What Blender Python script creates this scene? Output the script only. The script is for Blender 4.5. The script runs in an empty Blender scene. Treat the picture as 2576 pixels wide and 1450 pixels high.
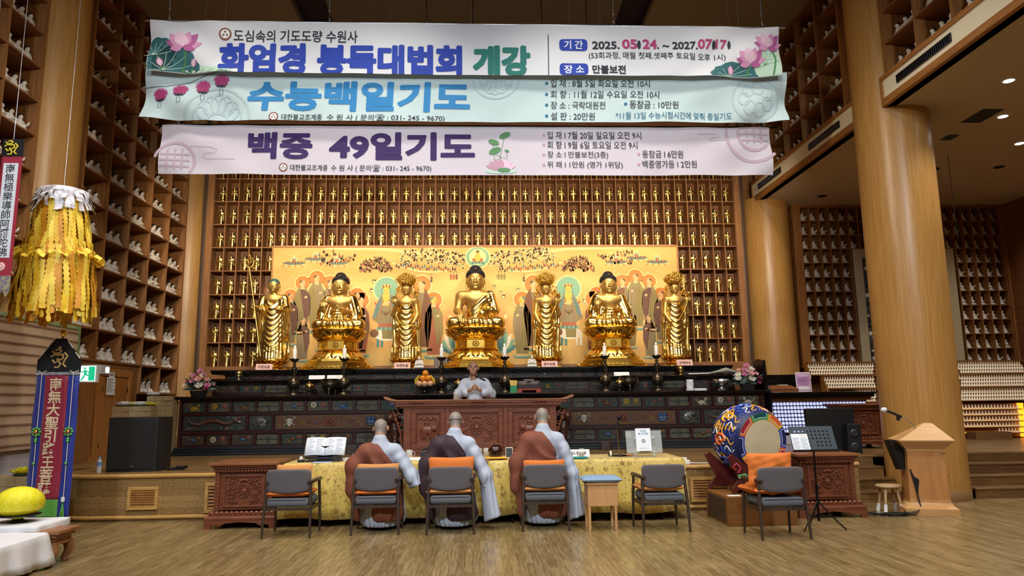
import bpy, bmesh, math, random
import numpy as np
from mathutils import Vector, Matrix
random.seed(7)
PI = math.pi
sc = bpy.context.scene
COL = sc.collection

# ------------------------------------------------------------------ camera
YAW, PITCH, ROLL, FPX = 0.0467253, 0.1589113, -0.0128169, 1815.65
def cam_axes():
    cy, sy, cp, sp = math.cos(YAW), math.sin(YAW), math.cos(PITCH), math.sin(PITCH)
    r = Vector((cy, -sy, 0)); g = Vector((sy, cy, 0)); up = Vector((0, 0, 1))
    f = g * cp + up * sp; u = up * cp - g * sp
    cr, sr = math.cos(ROLL), math.sin(ROLL)
    return r * cr + u * sr, u * cr - r * sr, f
_r, _u, _f = cam_axes()
EYE = Vector((0, 0, 1.55))
cd = bpy.data.cameras.new('camera'); cam = bpy.data.objects.new('camera', cd); COL.objects.link(cam)
cam.matrix_world = Matrix(((_r.x, _u.x, -_f.x, 0), (_r.y, _u.y, -_f.y, 0), (_r.z, _u.z, -_f.z, 1.55), (0, 0, 0, 1)))
cd.sensor_width = 36; cd.lens = FPX / 2576 * 36; cd.clip_end = 200
sc.camera = cam
def project(p):
    v = Vector(p) - EYE; d = v.dot(_f)
    return 1288 + FPX * v.dot(_r) / d, 725 - FPX * v.dot(_u) / d
# ------------------------------------------------------------------ view and world
sc.view_settings.view_transform = 'Standard'; sc.view_settings.look = 'None'
sc.view_settings.gamma = 1; sc.view_settings.use_curve_mapping = False
sc.view_settings.exposure = 0.18
cy_ = getattr(sc, 'cycles', None)
if cy_:
    cy_.max_bounces = 7; cy_.diffuse_bounces = 4; cy_.glossy_bounces = 4; cy_.transmission_bounces = 5
    cy_.caustics_reflective = False; cy_.caustics_refractive = False; cy_.sample_clamp_indirect = 6
w = bpy.data.worlds.new('world'); sc.world = w; w.use_nodes = True
w.node_tree.nodes['Background'].inputs[0].default_value = (.8, .85, 1, 1)
w.node_tree.nodes['Background'].inputs[1].default_value = 0.04
# ------------------------------------------------------------------ lights of the hall and added shelf floods
def lamp(kind, loc, power, col, target=None, size=.2, ang=60, blend=.6):
    l = bpy.data.lights.new('scene_lamp', kind); l.energy = power; l.color = col
    if kind == 'SPOT':
        l.spot_size = math.radians(ang); l.spot_blend = blend; l.shadow_soft_size = size
    elif kind == 'AREA':
        l.shape = 'DISK'; l.size = size
    else:
        l.shadow_soft_size = size
    o = bpy.data.objects.new('scene_lamp', l); COL.objects.link(o); o.location = loc
    if target is not None:
        o.rotation_euler = (Vector(target) - Vector(loc)).to_track_quat('-Z', 'Y').to_euler()
    return o
COOL, WARM, NEUT = (.86, .93, 1.0), (1.0, .84, .62), (1.0, .90, .76)
for x in (-4.2, -1.4, 1.4, 4.2):                       # ceiling lamps over the front of the hall
    for y in (2.5, 6.0, 9.2):
        lamp('SPOT', (x, y, 9.3), 430, NEUT, (x, y, 0), .35, 112, .8)
for x in (-4.5, 0, 4.5):                               # hall floods at the rear, lighting banners and altar
    lamp('SPOT', (x, -1.5, 7.4), 1650, COOL, (x * .9, 13, 1.8), .4, 70, 1)
for s in (-1, 1):                                      # added floods without a known fixture, brightening the statue shelves
    lamp('SPOT', (s * 3.5, 3.0, 8.6), 1500, NEUT, (-s * 7.0, 13.8, 3.2), .35, 48, .9)
for x in (-5.2, -3.2, -1.1, 1.1, 3.2, 5.2):            # warm spots over the altar
    lamp('SPOT', (x, 13.0, 8.9), 900, WARM, (x * .95, 16.4, 3.8), .35, 62, .8)
    lamp('SPOT', (x, 12.0, 5.5), 330, WARM, (x, 16.6, 5.4), .2, 80, .8)
# ------------------------------------------------------------------ helpers
def lin(h):
    h = h.lstrip('#'); o = []
    for i in (0, 2, 4):
        c = int(h[i:i + 2], 16) / 255
        o.append(c / 12.92 if c <= .04045 else ((c + .055) / 1.055) ** 2.4)
    return (*o, 1)
MATS = {}
def mat(name, col, rough=.5, metal=0, col2=None, scale=(1, 1, 1), nscale=4, detail=4, bump=0, bscale=None, emit=0, ecol=None, trans=0, alpha=1, coat=0, sheen=0, contrast=(.3, .7), spec=.5, wave=None):
    if name in MATS: return MATS[name]
    m = bpy.data.materials.new(name); m.use_nodes = True; n = m.node_tree; N = n.nodes; L = n.links
    b = N['Principled BSDF']; MATS[name] = m
    c = lin(col); b.inputs['Base Color'].default_value = c
    b.inputs['Roughness'].default_value = rough; b.inputs['Metallic'].default_value = metal
    b.inputs['Specular IOR Level'].default_value = spec
    b.inputs['Transmission Weight'].default_value = trans; b.inputs['Alpha'].default_value = alpha
    b.inputs['Coat Weight'].default_value = coat; b.inputs['Sheen Weight'].default_value = sheen
    if emit:
        b.inputs['Emission Color'].default_value = lin(ecol or col); b.inputs['Emission Strength'].default_value = emit
    if col2 or bump:
        tc = N.new('ShaderNodeTexCoord'); mp = N.new('ShaderNodeMapping'); L.new(tc.outputs['Object'], mp.inputs[0])
        mp.inputs['Scale'].default_value = scale
        if wave:
            nz = N.new('ShaderNodeTexWave'); nz.inputs['Scale'].default_value = nscale; nz.inputs['Distortion'].default_value = wave; fo = nz.outputs['Fac']
        else:
            nz = N.new('ShaderNodeTexNoise'); nz.inputs['Scale'].default_value = nscale; nz.inputs['Detail'].default_value = detail; fo = nz.outputs['Fac']
        L.new(mp.outputs[0], nz.inputs['Vector'])
        if col2:
            cr = N.new('ShaderNodeValToRGB'); cr.color_ramp.elements[0].color = c; cr.color_ramp.elements[1].color = lin(col2)
            cr.color_ramp.elements[0].position, cr.color_ramp.elements[1].position = contrast
            L.new(fo, cr.inputs[0]); L.new(cr.outputs[0], b.inputs['Base Color'])
        if bump:
            bp = N.new('ShaderNodeBump'); bp.inputs['Strength'].default_value = bump; bp.inputs['Distance'].default_value = .02
            if bscale:
                n2 = N.new('ShaderNodeTexNoise'); n2.inputs['Scale'].default_value = bscale; n2.inputs['Detail'].default_value = 3
                L.new(tc.outputs['Object'], n2.inputs['Vector']); L.new(n2.outputs['Fac'], bp.inputs['Height'])
            else:
                L.new(fo, bp.inputs['Height'])
            L.new(bp.outputs[0], b.inputs['Normal'])
    return m
def plank_mat(name, c1, c2, c3, bw, rh, rot, rough=.3, axes='XY', mortar='#3a2a18'):
    """boards: brick texture over object coordinates, with grain"""
    m = bpy.data.materials.new(name); m.use_nodes = True; n = m.node_tree; N = n.nodes; L = n.links; MATS[name] = m
    b = N['Principled BSDF']; b.inputs['Roughness'].default_value = rough
    tc = N.new('ShaderNodeTexCoord'); mp = N.new('ShaderNodeMapping'); L.new(tc.outputs['Object'], mp.inputs[0])
    mp.inputs['Rotation'].default_value = rot
    br = N.new('ShaderNodeTexBrick'); L.new(mp.outputs[0], br.inputs['Vector'])
    br.inputs['Color1'].default_value = lin(c1); br.inputs['Color2'].default_value = lin(c2); br.inputs['Mortar'].default_value = lin(mortar)
    br.inputs['Scale'].default_value = 1; br.inputs['Brick Width'].default_value = bw; br.inputs['Row Height'].default_value = rh
    br.inputs['Mortar Size'].default_value = .0012; br.inputs['Bias'].default_value = 0; br.offset = .37; br.squash = .8; br.squash_frequency = 3
    m2 = N.new('ShaderNodeMapping'); L.new(mp.outputs[0], m2.inputs[0]); m2.inputs['Scale'].default_value = (1.5, 22, 22)
    nz = N.new('ShaderNodeTexNoise'); nz.inputs['Scale'].default_value = 2.2; nz.inputs['Detail'].default_value = 5; L.new(m2.outputs[0], nz.inputs['Vector'])
    cr = N.new('ShaderNodeValToRGB'); cr.color_ramp.elements[0].color = (.55, .55, .55, 1); cr.color_ramp.elements[1].color = (1.25, 1.25, 1.25, 1)
    cr.color_ramp.elements[0].position = .3; cr.color_ramp.elements[1].position = .72
    L.new(nz.outputs['Fac'], cr.inputs[0])
    mx = N.new('ShaderNodeMixRGB'); mx.blend_type = 'MULTIPLY'; mx.inputs[0].default_value = 1; L.new(br.outputs['Color'], mx.inputs[1]); L.new(cr.outputs[0], mx.inputs[2])
    L.new(mx.outputs[0], b.inputs['Base Color'])
    n3 = N.new('ShaderNodeTexNoise'); n3.inputs['Scale'].default_value = 1.3; L.new(tc.outputs['Object'], n3.inputs['Vector'])
    mr = N.new('ShaderNodeMapRange'); mr.inputs[3].default_value = rough - .08; mr.inputs[4].default_value = rough + .12; L.new(n3.outputs['Fac'], mr.inputs[0]); L.new(mr.outputs[0], b.inputs['Roughness'])
    return m

class MB:
    """collects simple shapes and links them as one mesh object"""
    def __init__(s): s.v = []; s.f = []; s.m = []; s.s = []
    def add(s, vs, fs, mi=0, sm=False, M=None):
        o = len(s.v)
        if M is not None: vs = [tuple(M @ Vector(p)) for p in vs]
        s.v += [tuple(p) for p in vs]
        for q in fs: s.f.append(tuple(i + o for i in q)); s.m.append(mi); s.s.append(sm)
        return s
    def box(s, x0, y0, z0, x1, y1, z1, mi=0, M=None):
        return s.add([(x0, y0, z0), (x1, y0, z0), (x1, y1, z0), (x0, y1, z0), (x0, y0, z1), (x1, y0, z1), (x1, y1, z1), (x0, y1, z1)],
                     [(0, 3, 2, 1), (4, 5, 6, 7), (0, 1, 5, 4), (1, 2, 6, 5), (2, 3, 7, 6), (3, 0, 4, 7)], mi, False, M)
    def cb(s, cx, cy, cz, w, d, h, mi=0, M=None): return s.box(cx - w / 2, cy - d / 2, cz - h / 2, cx + w / 2, cy + d / 2, cz + h / 2, mi, M)
    def rings(s, R, mi=0, sm=True, cap=True, closed=True, M=None):
        n = len(R[0]); vs = [p for r in R for p in r]; fs = []
        for i in range(len(R) - 1):
            for j in range(n if closed else n - 1):
                k = (j + 1) % n; fs.append((i * n + j, i * n + k, (i + 1) * n + k, (i + 1) * n + j))
        s.add(vs, fs, mi, sm, M)
        if cap and closed:
            s.add(R[0], [tuple(range(n))[::-1]], mi, False, M); s.add(R[-1], [tuple(range(n))], mi, False, M)
        return s
    def lathe(s, prof, n=16, c=(0, 0, 0), mi=0, sm=True, cap=True, M=None, sq=1.0):
        return s.rings([[(c[0] + r * math.cos(2 * PI * j / n), c[1] + sq * r * math.sin(2 * PI * j / n), c[2] + z) for j in range(n)] for r, z in prof], mi, sm, cap, True, M)
    def tube(s, path, r, n=8, mi=0, cap=True, M=None):
        P = [Vector(p) for p in path]; rs = r if isinstance(r, (list, tuple)) else [r] * len(P); R = []; prev = None
        for i, p in enumerate(P):
            t = (P[min(i + 1, len(P) - 1)] - P[max(i - 1, 0)])
            if t.length < 1e-9: t = Vector((0, 0, 1))
            t.normalize()
            if prev is None: a = t.orthogonal().normalized()
            else:
                a = prev - t * prev.dot(t)
                a = a.normalized() if a.length > 1e-6 else t.orthogonal().normalized()
            prev = a; b = t.cross(a)
            R.append([tuple(p + (a * math.cos(2 * PI * j / n) + b * math.sin(2 * PI * j / n)) * rs[i]) for j in range(n)])
        return s.rings(R, mi, True, cap, True, M)
    def ball(s, c, r, n=10, k=7, mi=0, M=None):
        r = (r, r, r) if not isinstance(r, (tuple, list)) else r
        R = [[(c[0] + r[0] * math.sin(PI * i / k) * math.cos(2 * PI * j / n), c[1] + r[1] * math.sin(PI * i / k) * math.sin(2 * PI * j / n), c[2] - r[2] * math.cos(PI * i / k)) for j in range(n)] for i in range(k + 1)]
        R[0] = [(c[0] + 1e-4 * r[0] * math.cos(2 * PI * j / n), c[1] + 1e-4 * r[1] * math.sin(2 * PI * j / n), c[2] - r[2]) for j in range(n)]
        R[-1] = [(c[0] + 1e-4 * r[0] * math.cos(2 * PI * j / n), c[1] + 1e-4 * r[1] * math.sin(2 * PI * j / n), c[2] + r[2]) for j in range(n)]
        return s.rings(R, mi, True, False, True, M)
    def prism(s, poly, h, mi=0, M=None, sm=False):
        """poly in local xy, extruded in z from 0 to h"""
        n = len(poly)
        s.add([(x, y, 0) for x, y in poly] + [(x, y, h) for x, y in poly], [tuple(range(n))[::-1], tuple(range(n, 2 * n))], mi, False, M)
        return s.add([(x, y, 0) for x, y in poly] + [(x, y, h) for x, y in poly], [(i, (i + 1) % n, n + (i + 1) % n, n + i) for i in range(n)], mi, sm, M)
    def grid(s, fn, nu, nv, mi=0, sm=True):
        vs = [fn(i / nu, j / nv) for j in range(nv + 1) for i in range(nu + 1)]
        return s.add(vs, [(j * (nu + 1) + i, j * (nu + 1) + i + 1, (j + 1) * (nu + 1) + i + 1, (j + 1) * (nu + 1) + i) for j in range(nv) for i in range(nu)], mi, sm)
    def rim(s, x0, z0, x1, z1, d, y0, y1, mi=0, M=None):
        """four butted boards round an opening"""
        s.box(x0, y0, z0, x1, y1, z0 + d, mi, M); s.box(x0, y0, z1 - d, x1, y1, z1, mi, M); s.box(x0, y0, z0 + d, x0 + d, y1, z1 - d, mi, M); return s.box(x1 - d, y0, z0 + d, x1, y1, z1 - d, mi, M)
    def build(s, name, mats, parent=None, loc=None, bevel=0, solid=0, sub=0, rz=0):
        me = bpy.data.meshes.new(name); me.from_pydata(s.v, [], s.f)
        for q in (mats if isinstance(mats, (list, tuple)) else [mats]): me.materials.append(q if not isinstance(q, str) else MATS[q])
        me.polygons.foreach_set('material_index', s.m); me.polygons.foreach_set('use_smooth', s.s); me.update()
        o = bpy.data.objects.new(name, me); COL.objects.link(o)
        if parent is not None: o.parent = parent
        if loc is not None: o.location = loc
        if rz: o.rotation_euler.z = rz
        if solid: q = o.modifiers.new('solid', 'SOLIDIFY'); q.thickness = solid; q.offset = 0
        if bevel:
            q = o.modifiers.new('bevel', 'BEVEL'); q.width = bevel; q.segments = 2; q.limit_method = 'ANGLE'; q.angle_limit = .7; q.use_clamp_overlap = True
        if sub: q = o.modifiers.new('sub', 'SUBSURF'); q.levels = sub; q.render_levels = sub
        return o
def tag(o, label, cat, group=None, kind=None):
    if label: o['label'] = label
    if cat: o['category'] = cat
    if group: o['group'] = group
    if kind: o['kind'] = kind
    return o
def struct(o, label=None): o['kind'] = 'structure'; return tag(o, label, None)
def thing(name, label, cat, loc=(0, 0, 0), rz=0, group=None):
    o = bpy.data.objects.new(name, None); COL.objects.link(o); o.location = loc; o.rotation_euler.z = rz; o.empty_display_size = .1
    return tag(o, label, cat, group)
def dup(root, loc, label=None, group=None, rz=None, parent=None, scale=None):
    r = root.copy(); COL.objects.link(r)
    if loc is not None: r.location = loc
    if rz is not None: r.rotation_euler.z = rz
    if parent is not None: r.parent = parent
    if label: r['label'] = label
    if group: r['group'] = group
    if scale: r.scale = (scale,) * 3
    for ch in root.children:
        c = ch.copy(); COL.objects.link(c); c.parent = r
        for g in ch.children:
            d = g.copy(); COL.objects.link(d); d.parent = c
    return r
def RotZ(a): return Matrix.Rotation(a, 4, 'Z')
def T(x, y, z): return Matrix.Translation((x, y, z))
def frame_to(o, ex, ey, ez): return Matrix(((ex[0], ey[0], ez[0], o[0]), (ex[1], ey[1], ez[1], o[1]), (ex[2], ey[2], ez[2], o[2]), (0, 0, 0, 1)))
FRONT = lambda x, y, z: frame_to((x, y, z), (1, 0, 0), (0, 0, 1), (0, -1, 0))     # local xy drawn on a plane that faces the camera
ORD = 'first second third fourth fifth sixth seventh eighth ninth tenth eleventh twelfth thirteenth fourteenth fifteenth sixteenth seventeenth eighteenth nineteenth twentieth'.split()
def ordn(i):
    if i <= 20: return ORD[i - 1]
    t = {2: 'twenty', 3: 'thirty', 4: 'forty', 5: 'fifty'}
    if i % 10 == 0: return {3: 'thirtieth', 4: 'fortieth', 5: 'fiftieth'}[i // 10]
    return t[i // 10] + '-' + ORD[i % 10 - 1]
BANNER_RECTS = ((372, 66, 1955, 180), (366, 190, 1970, 300), (405, 322, 1935, 430))
def seen(p, m=6):
    x, y = project(p)
    return -m < x < 2576 + m and -m < y < 1450 + m and not any(a + 8 < x < c - 8 and b + 4 < y < d - 4 for a, b, c, d in BANNER_RECTS)

# ------------------------------------------------------------------ signed-distance modelling: one continuous surface
def smin(a, b, k):
    h = np.clip(.5 + .5 * (b - a) / k, 0, 1); return b + (a - b) * h - k * h * (1 - h)
def rc(P, a, b, r1, r2=None):
    r2 = r1 if r2 is None else r2
    a = np.array(a, float); b = np.array(b, float); d = b - a; L = d @ d
    t = np.clip(((P - a) @ d) / L, 0, 1) if L > 1e-12 else np.zeros(len(P))
    return np.linalg.norm(P - a - t[:, None] * d, axis=1) - (r1 + (r2 - r1) * t)
def el(P, c, r, R=None):
    q = P - np.array(c, float)
    if R is not None: q = q @ R
    r = np.array(r, float); k0 = np.linalg.norm(q / r, axis=1); k1 = np.linalg.norm(q / r ** 2, axis=1)
    return k0 * (k0 - 1) / np.maximum(k1, 1e-9)
def rot(ax, a): return np.array(Matrix.Rotation(a, 3, ax))
def union(ds, k):
    d = ds[0]
    for e in ds[1:]: d = smin(d, e, k)
    return d
def surf(fn, lo, hi, h):
    """surface nets over fn < 0; returns vertices and quads"""
    ax = [np.arange(lo[i] - h, hi[i] + 2 * h, h) for i in range(3)]
    nx, ny, nz = map(len, ax)
    q = 5; ca = [a[::q] + h * (q - 1) / 2 for a in ax]                    # coarse look first, then only the blocks near the surface
    C = np.stack(np.meshgrid(*ca, indexing='ij'), -1); cdv = fn(C.reshape(-1, 3)).reshape(C.shape[:3])
    D = np.repeat(np.repeat(np.repeat(np.where(cdv < 0, -1.0, 1.0), q, 0), q, 1), q, 2)[:nx, :ny, :nz].copy()
    near = np.repeat(np.repeat(np.repeat(np.abs(cdv) < h * q * 1.75 + .012, q, 0), q, 1), q, 2)[:nx, :ny, :nz]
    W0 = np.argwhere(near); G = np.stack([ax[i][W0[:, i]] for i in range(3)], 1); D[near] = fn(G); I = D < 0
    acc = np.zeros((nx - 1, ny - 1, nz - 1, 3)); cnt = np.zeros((nx - 1, ny - 1, nz - 1))
    cor = [(i, j, k) for i in (0, 1) for j in (0, 1) for k in (0, 1)]
    sl = lambda c: (slice(c[0], nx - 1 + c[0]), slice(c[1], ny - 1 + c[1]), slice(c[2], nz - 1 + c[2]))
    for a in cor:
        for ax_ in range(3):
            if a[ax_] == 1: continue
            b = list(a); b[ax_] = 1
            da, db = D[sl(a)], D[sl(b)]; m = (da < 0) != (db < 0)
            t = np.where(m, da / np.where(m, da - db, 1), 0)
            p = np.zeros(da.shape + (3,)); p[..., :] = a; p[..., ax_] = t
            acc += p * m[..., None]; cnt += m
    ok = cnt > 0; idx = -np.ones(ok.shape, int); idx[ok] = np.arange(ok.sum())
    W = np.argwhere(ok); V = (acc[ok] / cnt[ok][:, None] + W) * h + np.array([a[0] for a in ax]); F = []
    for ax_ in range(3):
        u, v = (ax_ + 1) % 3, (ax_ + 2) % 3
        A = [slice(None)] * 3; B = [slice(None)] * 3; A[ax_] = slice(0, -1); B[ax_] = slice(1, None)
        ch = I[tuple(A)] != I[tuple(B)]
        E = np.argwhere(ch); E = E[(E[:, u] > 0) & (E[:, v] > 0) & (E[:, u] < D.shape[u] - 1) & (E[:, v] < D.shape[v] - 1)]
        if not len(E): continue
        q = []
        for du, dv in ((1, 1), (0, 1), (0, 0), (1, 0)):
            e = E.copy(); e[:, u] -= du; e[:, v] -= dv; q.append(idx[e[:, 0], e[:, 1], e[:, 2]])
        q = np.stack(q, 1); flip = ~I[E[:, 0], E[:, 1], E[:, 2]]; q[flip] = q[flip][:, ::-1]; F.append(q)
    return V, np.concatenate(F)
def sdf_obj(name, fn, lo, hi, h, mats, parent=None, loc=None, matfn=None, smooth_it=0):
    V, F = surf(fn, lo, hi, h)
    me = bpy.data.meshes.new(name); me.from_pydata(V.tolist(), [], F.tolist())
    for q in (mats if isinstance(mats, (list, tuple)) else [mats]): me.materials.append(MATS[q])
    me.polygons.foreach_set('use_smooth', [True] * len(F))
    if matfn is not None: me.polygons.foreach_set('material_index', matfn(V[F].mean(1)).astype(int))
    me.update(); o = bpy.data.objects.new(name, me); COL.objects.link(o)
    if parent is not None: o.parent = parent
    if loc is not None: o.location = loc
    return o

# ------------------------------------------------------------------ flat drawing: lettering and pictures that lie on a surface
def text_geo(body, size=1, bold=0, spacing=1.0):
    cu = bpy.data.curves.new('lettering', 'FONT'); cu.body = body; cu.size = size; cu.offset = bold; cu.space_character = spacing; cu.resolution_u = 3
    o = bpy.data.objects.new('lettering', cu); COL.objects.link(o)
    dg = bpy.context.evaluated_depsgraph_get(); me = bpy.data.meshes.new_from_object(o.evaluated_get(dg), depsgraph=dg)
    V = [(v.co.x, v.co.y) for v in me.vertices]; F = [tuple(p.vertices) for p in me.polygons]
    bpy.data.objects.remove(o); bpy.data.curves.remove(cu); bpy.data.meshes.remove(me)
    return V, F
class Draw:
    """polygons on a sheet with coordinates (u, v); put(u, v, layer) lifts them onto the real surface"""
    def __init__(s): s.b = MB(); s.k = 0
    def poly(s, pts, mi, lay=None):
        s.k += 1; l = s.k if lay is None else lay
        s.b.add([(x, y, l) for x, y in pts], [tuple(range(len(pts)))], mi); return s
    def ell(s, cx, cy, rx, ry, mi, n=20, a=0, lay=None):
        ca, sa = math.cos(a), math.sin(a)
        return s.poly([(cx + rx * math.cos(2 * PI * i / n) * ca - ry * math.sin(2 * PI * i / n) * sa, cy + rx * math.cos(2 * PI * i / n) * sa + ry * math.sin(2 * PI * i / n) * ca) for i in range(n)], mi, lay)
    def rect(s, x0, y0, x1, y1, mi, lay=None): return s.poly([(x0, y0), (x1, y0), (x1, y1), (x0, y1)], mi, lay)
    def ring(s, cx, cy, r0, r1, mi, n=28, a0=0, a1=2 * PI, sq=1, lay=None):
        s.k += 1; l = s.k if lay is None else lay
        vs = []; fs = []
        for i in range(n + 1):
            a = a0 + (a1 - a0) * i / n
            vs += [(cx + r0 * math.cos(a), cy + sq * r0 * math.sin(a), l), (cx + r1 * math.cos(a), cy + sq * r1 * math.sin(a), l)]
            if i: fs.append((2 * i - 2, 2 * i - 1, 2 * i + 1, 2 * i))
        s.b.add(vs, fs, mi); return s
    def line(s, pts, w, mi, lay=None):
        s.k += 1; l = s.k if lay is None else lay; vs = []; fs = []; n = len(pts)
        for i, (x, y) in enumerate(pts):
            a = pts[max(i - 1, 0)]; b = pts[min(i + 1, n - 1)]; dx, dy = b[0] - a[0], b[1] - a[1]; q = math.hypot(dx, dy) or 1
            ww = w[i] if isinstance(w, (list, tuple)) else w
            vs += [(x - dy / q * ww / 2, y + dx / q * ww / 2, l), (x + dy / q * ww / 2, y - dx / q * ww / 2, l)]
            if i: fs.append((2 * i - 2, 2 * i - 1, 2 * i + 1, 2 * i))
        s.b.add(vs, fs, mi); return s
    def petal(s, bx, by, tx, ty, w, mi, lay=None, n=7):
        dx, dy = tx - bx, ty - by; L = []; R = []
        for i in range(n + 1):
            t = i / n; ww = w * math.sin(PI * min(1, t ** .8)) * (1.0 if t < .6 else 1.0)
            x, y = bx + dx * t, by + dy * t; q = math.hypot(dx, dy)
            L.append((x - dy / q * ww / 2, y + dx / q * ww / 2)); R.append((x + dy / q * ww / 2, y - dx / q * ww / 2))
        return s.poly(L + R[::-1][1:-1], mi, lay)
    def text(s, body, x, y, h, mi, width=None, bold=0, align='l', spacing=1.0, lay=None, sx=1.0, fit=False):
        """baseline at y, cap height h; fitted to width when given"""
        s.k += 1; l = s.k if lay is None else lay
        heavy = max(0, bold - .018); V, F = text_geo(body, 1, min(bold, .018), spacing)
        if not V: return s
        x0 = min(p[0] for p in V); x1 = max(p[0] for p in V); sy = h / .78; q = sy * sx
        if width: q = width / (x1 - x0)
        if fit:
            ya, yb = min(p[1] for p in V), max(p[1] for p in V); sy = h / (yb - ya); y -= ya * sy
        off = {'l': 0, 'c': -(x1 - x0) / 2, 'r': -(x1 - x0)}[align]
        for k in range(8 if heavy else 1):
            hx, hy = (heavy * math.cos(PI * k / 4), heavy * math.sin(PI * k / 4)) if heavy else (0, 0)
            s.b.add([(x + (p[0] - x0 + off) * q + hx * sy, y + p[1] * sy + hy * sy, l + .01 * k) for p in V], F, mi)
        return s
    def build(s, name, mats, put, parent=None, cut=0, lift=.0004):
        me = bpy.data.meshes.new(name); b = s.b; me.from_pydata(b.v, [], b.f)
        for q in mats: me.materials.append(MATS[q])
        me.polygons.foreach_set('material_index', b.m); me.update()
        if cut:
            bm = bmesh.new(); bm.from_mesh(me)
            for ax in (0, 1):
                lo = min(v.co[ax] for v in bm.verts); hi = max(v.co[ax] for v in bm.verts); no = [0, 0, 0]; no[ax] = 1
                for i in range(1, int((hi - lo) / cut) + 1):
                    co = [0, 0, 0]; co[ax] = lo + i * cut
                    bmesh.ops.bisect_plane(bm, geom=bm.verts[:] + bm.edges[:] + bm.faces[:], plane_co=co, plane_no=no, dist=1e-5)
            bm.to_mesh(me); bm.free()
        for v in me.vertices: v.co = put(v.co.x, v.co.y, v.co.z * lift)
        me.update(); o = bpy.data.objects.new(name, me); COL.objects.link(o)
        if parent is not None: o.parent = parent
        return o
# ------------------------------------------------------------------ materials of the hall
mat('wood_gold', '#b98d50', .34, col2='#a4773c', scale=(14, 14, .55), nscale=3, detail=6, bump=.03)
mat('wood_shelf', '#9c6b3b', .45, col2='#7d5029', scale=(9, 9, .8), nscale=3, detail=5)
mat('wood_shelf_y', '#8f5f35', .45, col2='#74482a', scale=(9, .8, 9), nscale=3, detail=5)
mat('wood_shelf_x', '#95653a', .45, col2='#7a4d2a', scale=(.8, 9, 9), nscale=3, detail=5)
mat('wood_trim', '#a9743c', .4, col2='#8d5c2b', scale=(6, .6, 6), nscale=3)
mat('plaster', '#b9ab97', .9, bump=.05, nscale=60)
mat('fascia_cream', '#e6dcc0', .85, bump=.25, nscale=70)
mat('ceiling_tan', '#8b7f70', .9); mat('ceiling_grey', '#6f6a68', .9); mat('navy', '#1d1b3a', .7)
mat('black', '#0a0a0c', .55); mat('black_metal', '#111114', .35, .6); mat('steel', '#c8ccd2', .3, 1); mat('dark_steel', '#4a4b50', .4, 1)
mat('white_paint', '#dcdad4', .6); mat('paper', '#eceef2', .7); mat('ink', '#23252c', .7)
mat('white_plaster', '#c9c7cc', .8)
plank_mat('floor_oak', '#94805a', '#7c6844', '', .75, .075, (0, 0, PI / 2), .24)
plank_mat('stage_oak', '#94754a', '#7d5f38', '', .8, .08, (0, 0, 0), .3)
plank_mat('front_oak', '#a38353', '#8a6a3e', '', .42, .085, (PI / 2, PI / 2, 0), .42)
plank_mat('step_oak', '#7d5c36', '#64472a', '', .9, .3, (0, 0, 0), .4)
# ------------------------------------------------------------------ shell of the hall
struct(MB().box(-9, -4, -.12, 14, 17.4, 0).build('floor', 'floor_oak'))
struct(MB().box(-9, 17.35, 0, 14, 17.5, 12).build('wall_rear', 'wood_shelf'))
struct(MB().box(-7.62, -4, 0, -7.5, 17.35, 12).build('wall_left', 'wood_shelf_y'))
struct(MB().box(13.1, -4, 0, 13.25, 17.35, 12).build('wall_right', 'wood_shelf_y'))
struct(MB().box(-9, -4.2, 0, 14, -4, 12).build('wall_front', 'plaster'))
b = MB(); b.box(-7.6, -4, 9.6, -3.75, 17.35, 9.75, 0); b.box(3.6, -4, 9.6, 13.2, 17.35, 9.75, 0); b.box(-3.05, -4, 9.6, 2.95, 17.35, 9.75, 1); b.box(-3.8, -4, 9.95, 3.7, 17.35, 10.1, 2)
b.box(-3.75, 15.6, 9.6, -3.05, 17.35, 9.75, 2); b.box(2.95, 15.6, 9.6, 3.6, 17.35, 9.75, 2)
struct(b.build('ceiling', ['ceiling_tan', 'ceiling_grey', 'navy']))
mat('skirting', '#7c5c38', .5)
def column(x, y, r, z1, label):
    o = thing('column', label, None, (x, y, 0)); o['kind'] = 'structure'
    MB().lathe([(r, 0), (r, z1)], 64, cap=False).build('shaft', 'wood_gold', o)
    MB().lathe([(r + .012, 0), (r + .012, .15), (r, .155)], 64, cap=False).build('baseboard', 'skirting', o)
column(7.1, 11.5, .585, 9.6, 'huge golden wood clad round column in front of the balcony')
column(-7.1, 11.5, .585, 9.6, 'golden wood clad round column between the two white statue shelves')
column(7.05, 17.0, .55, 6.4, 'golden wood column under the far end of the balcony')
column(-6.9, 17.27, .55, 9.6, 'golden wood column beside the gold statue wall')
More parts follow.
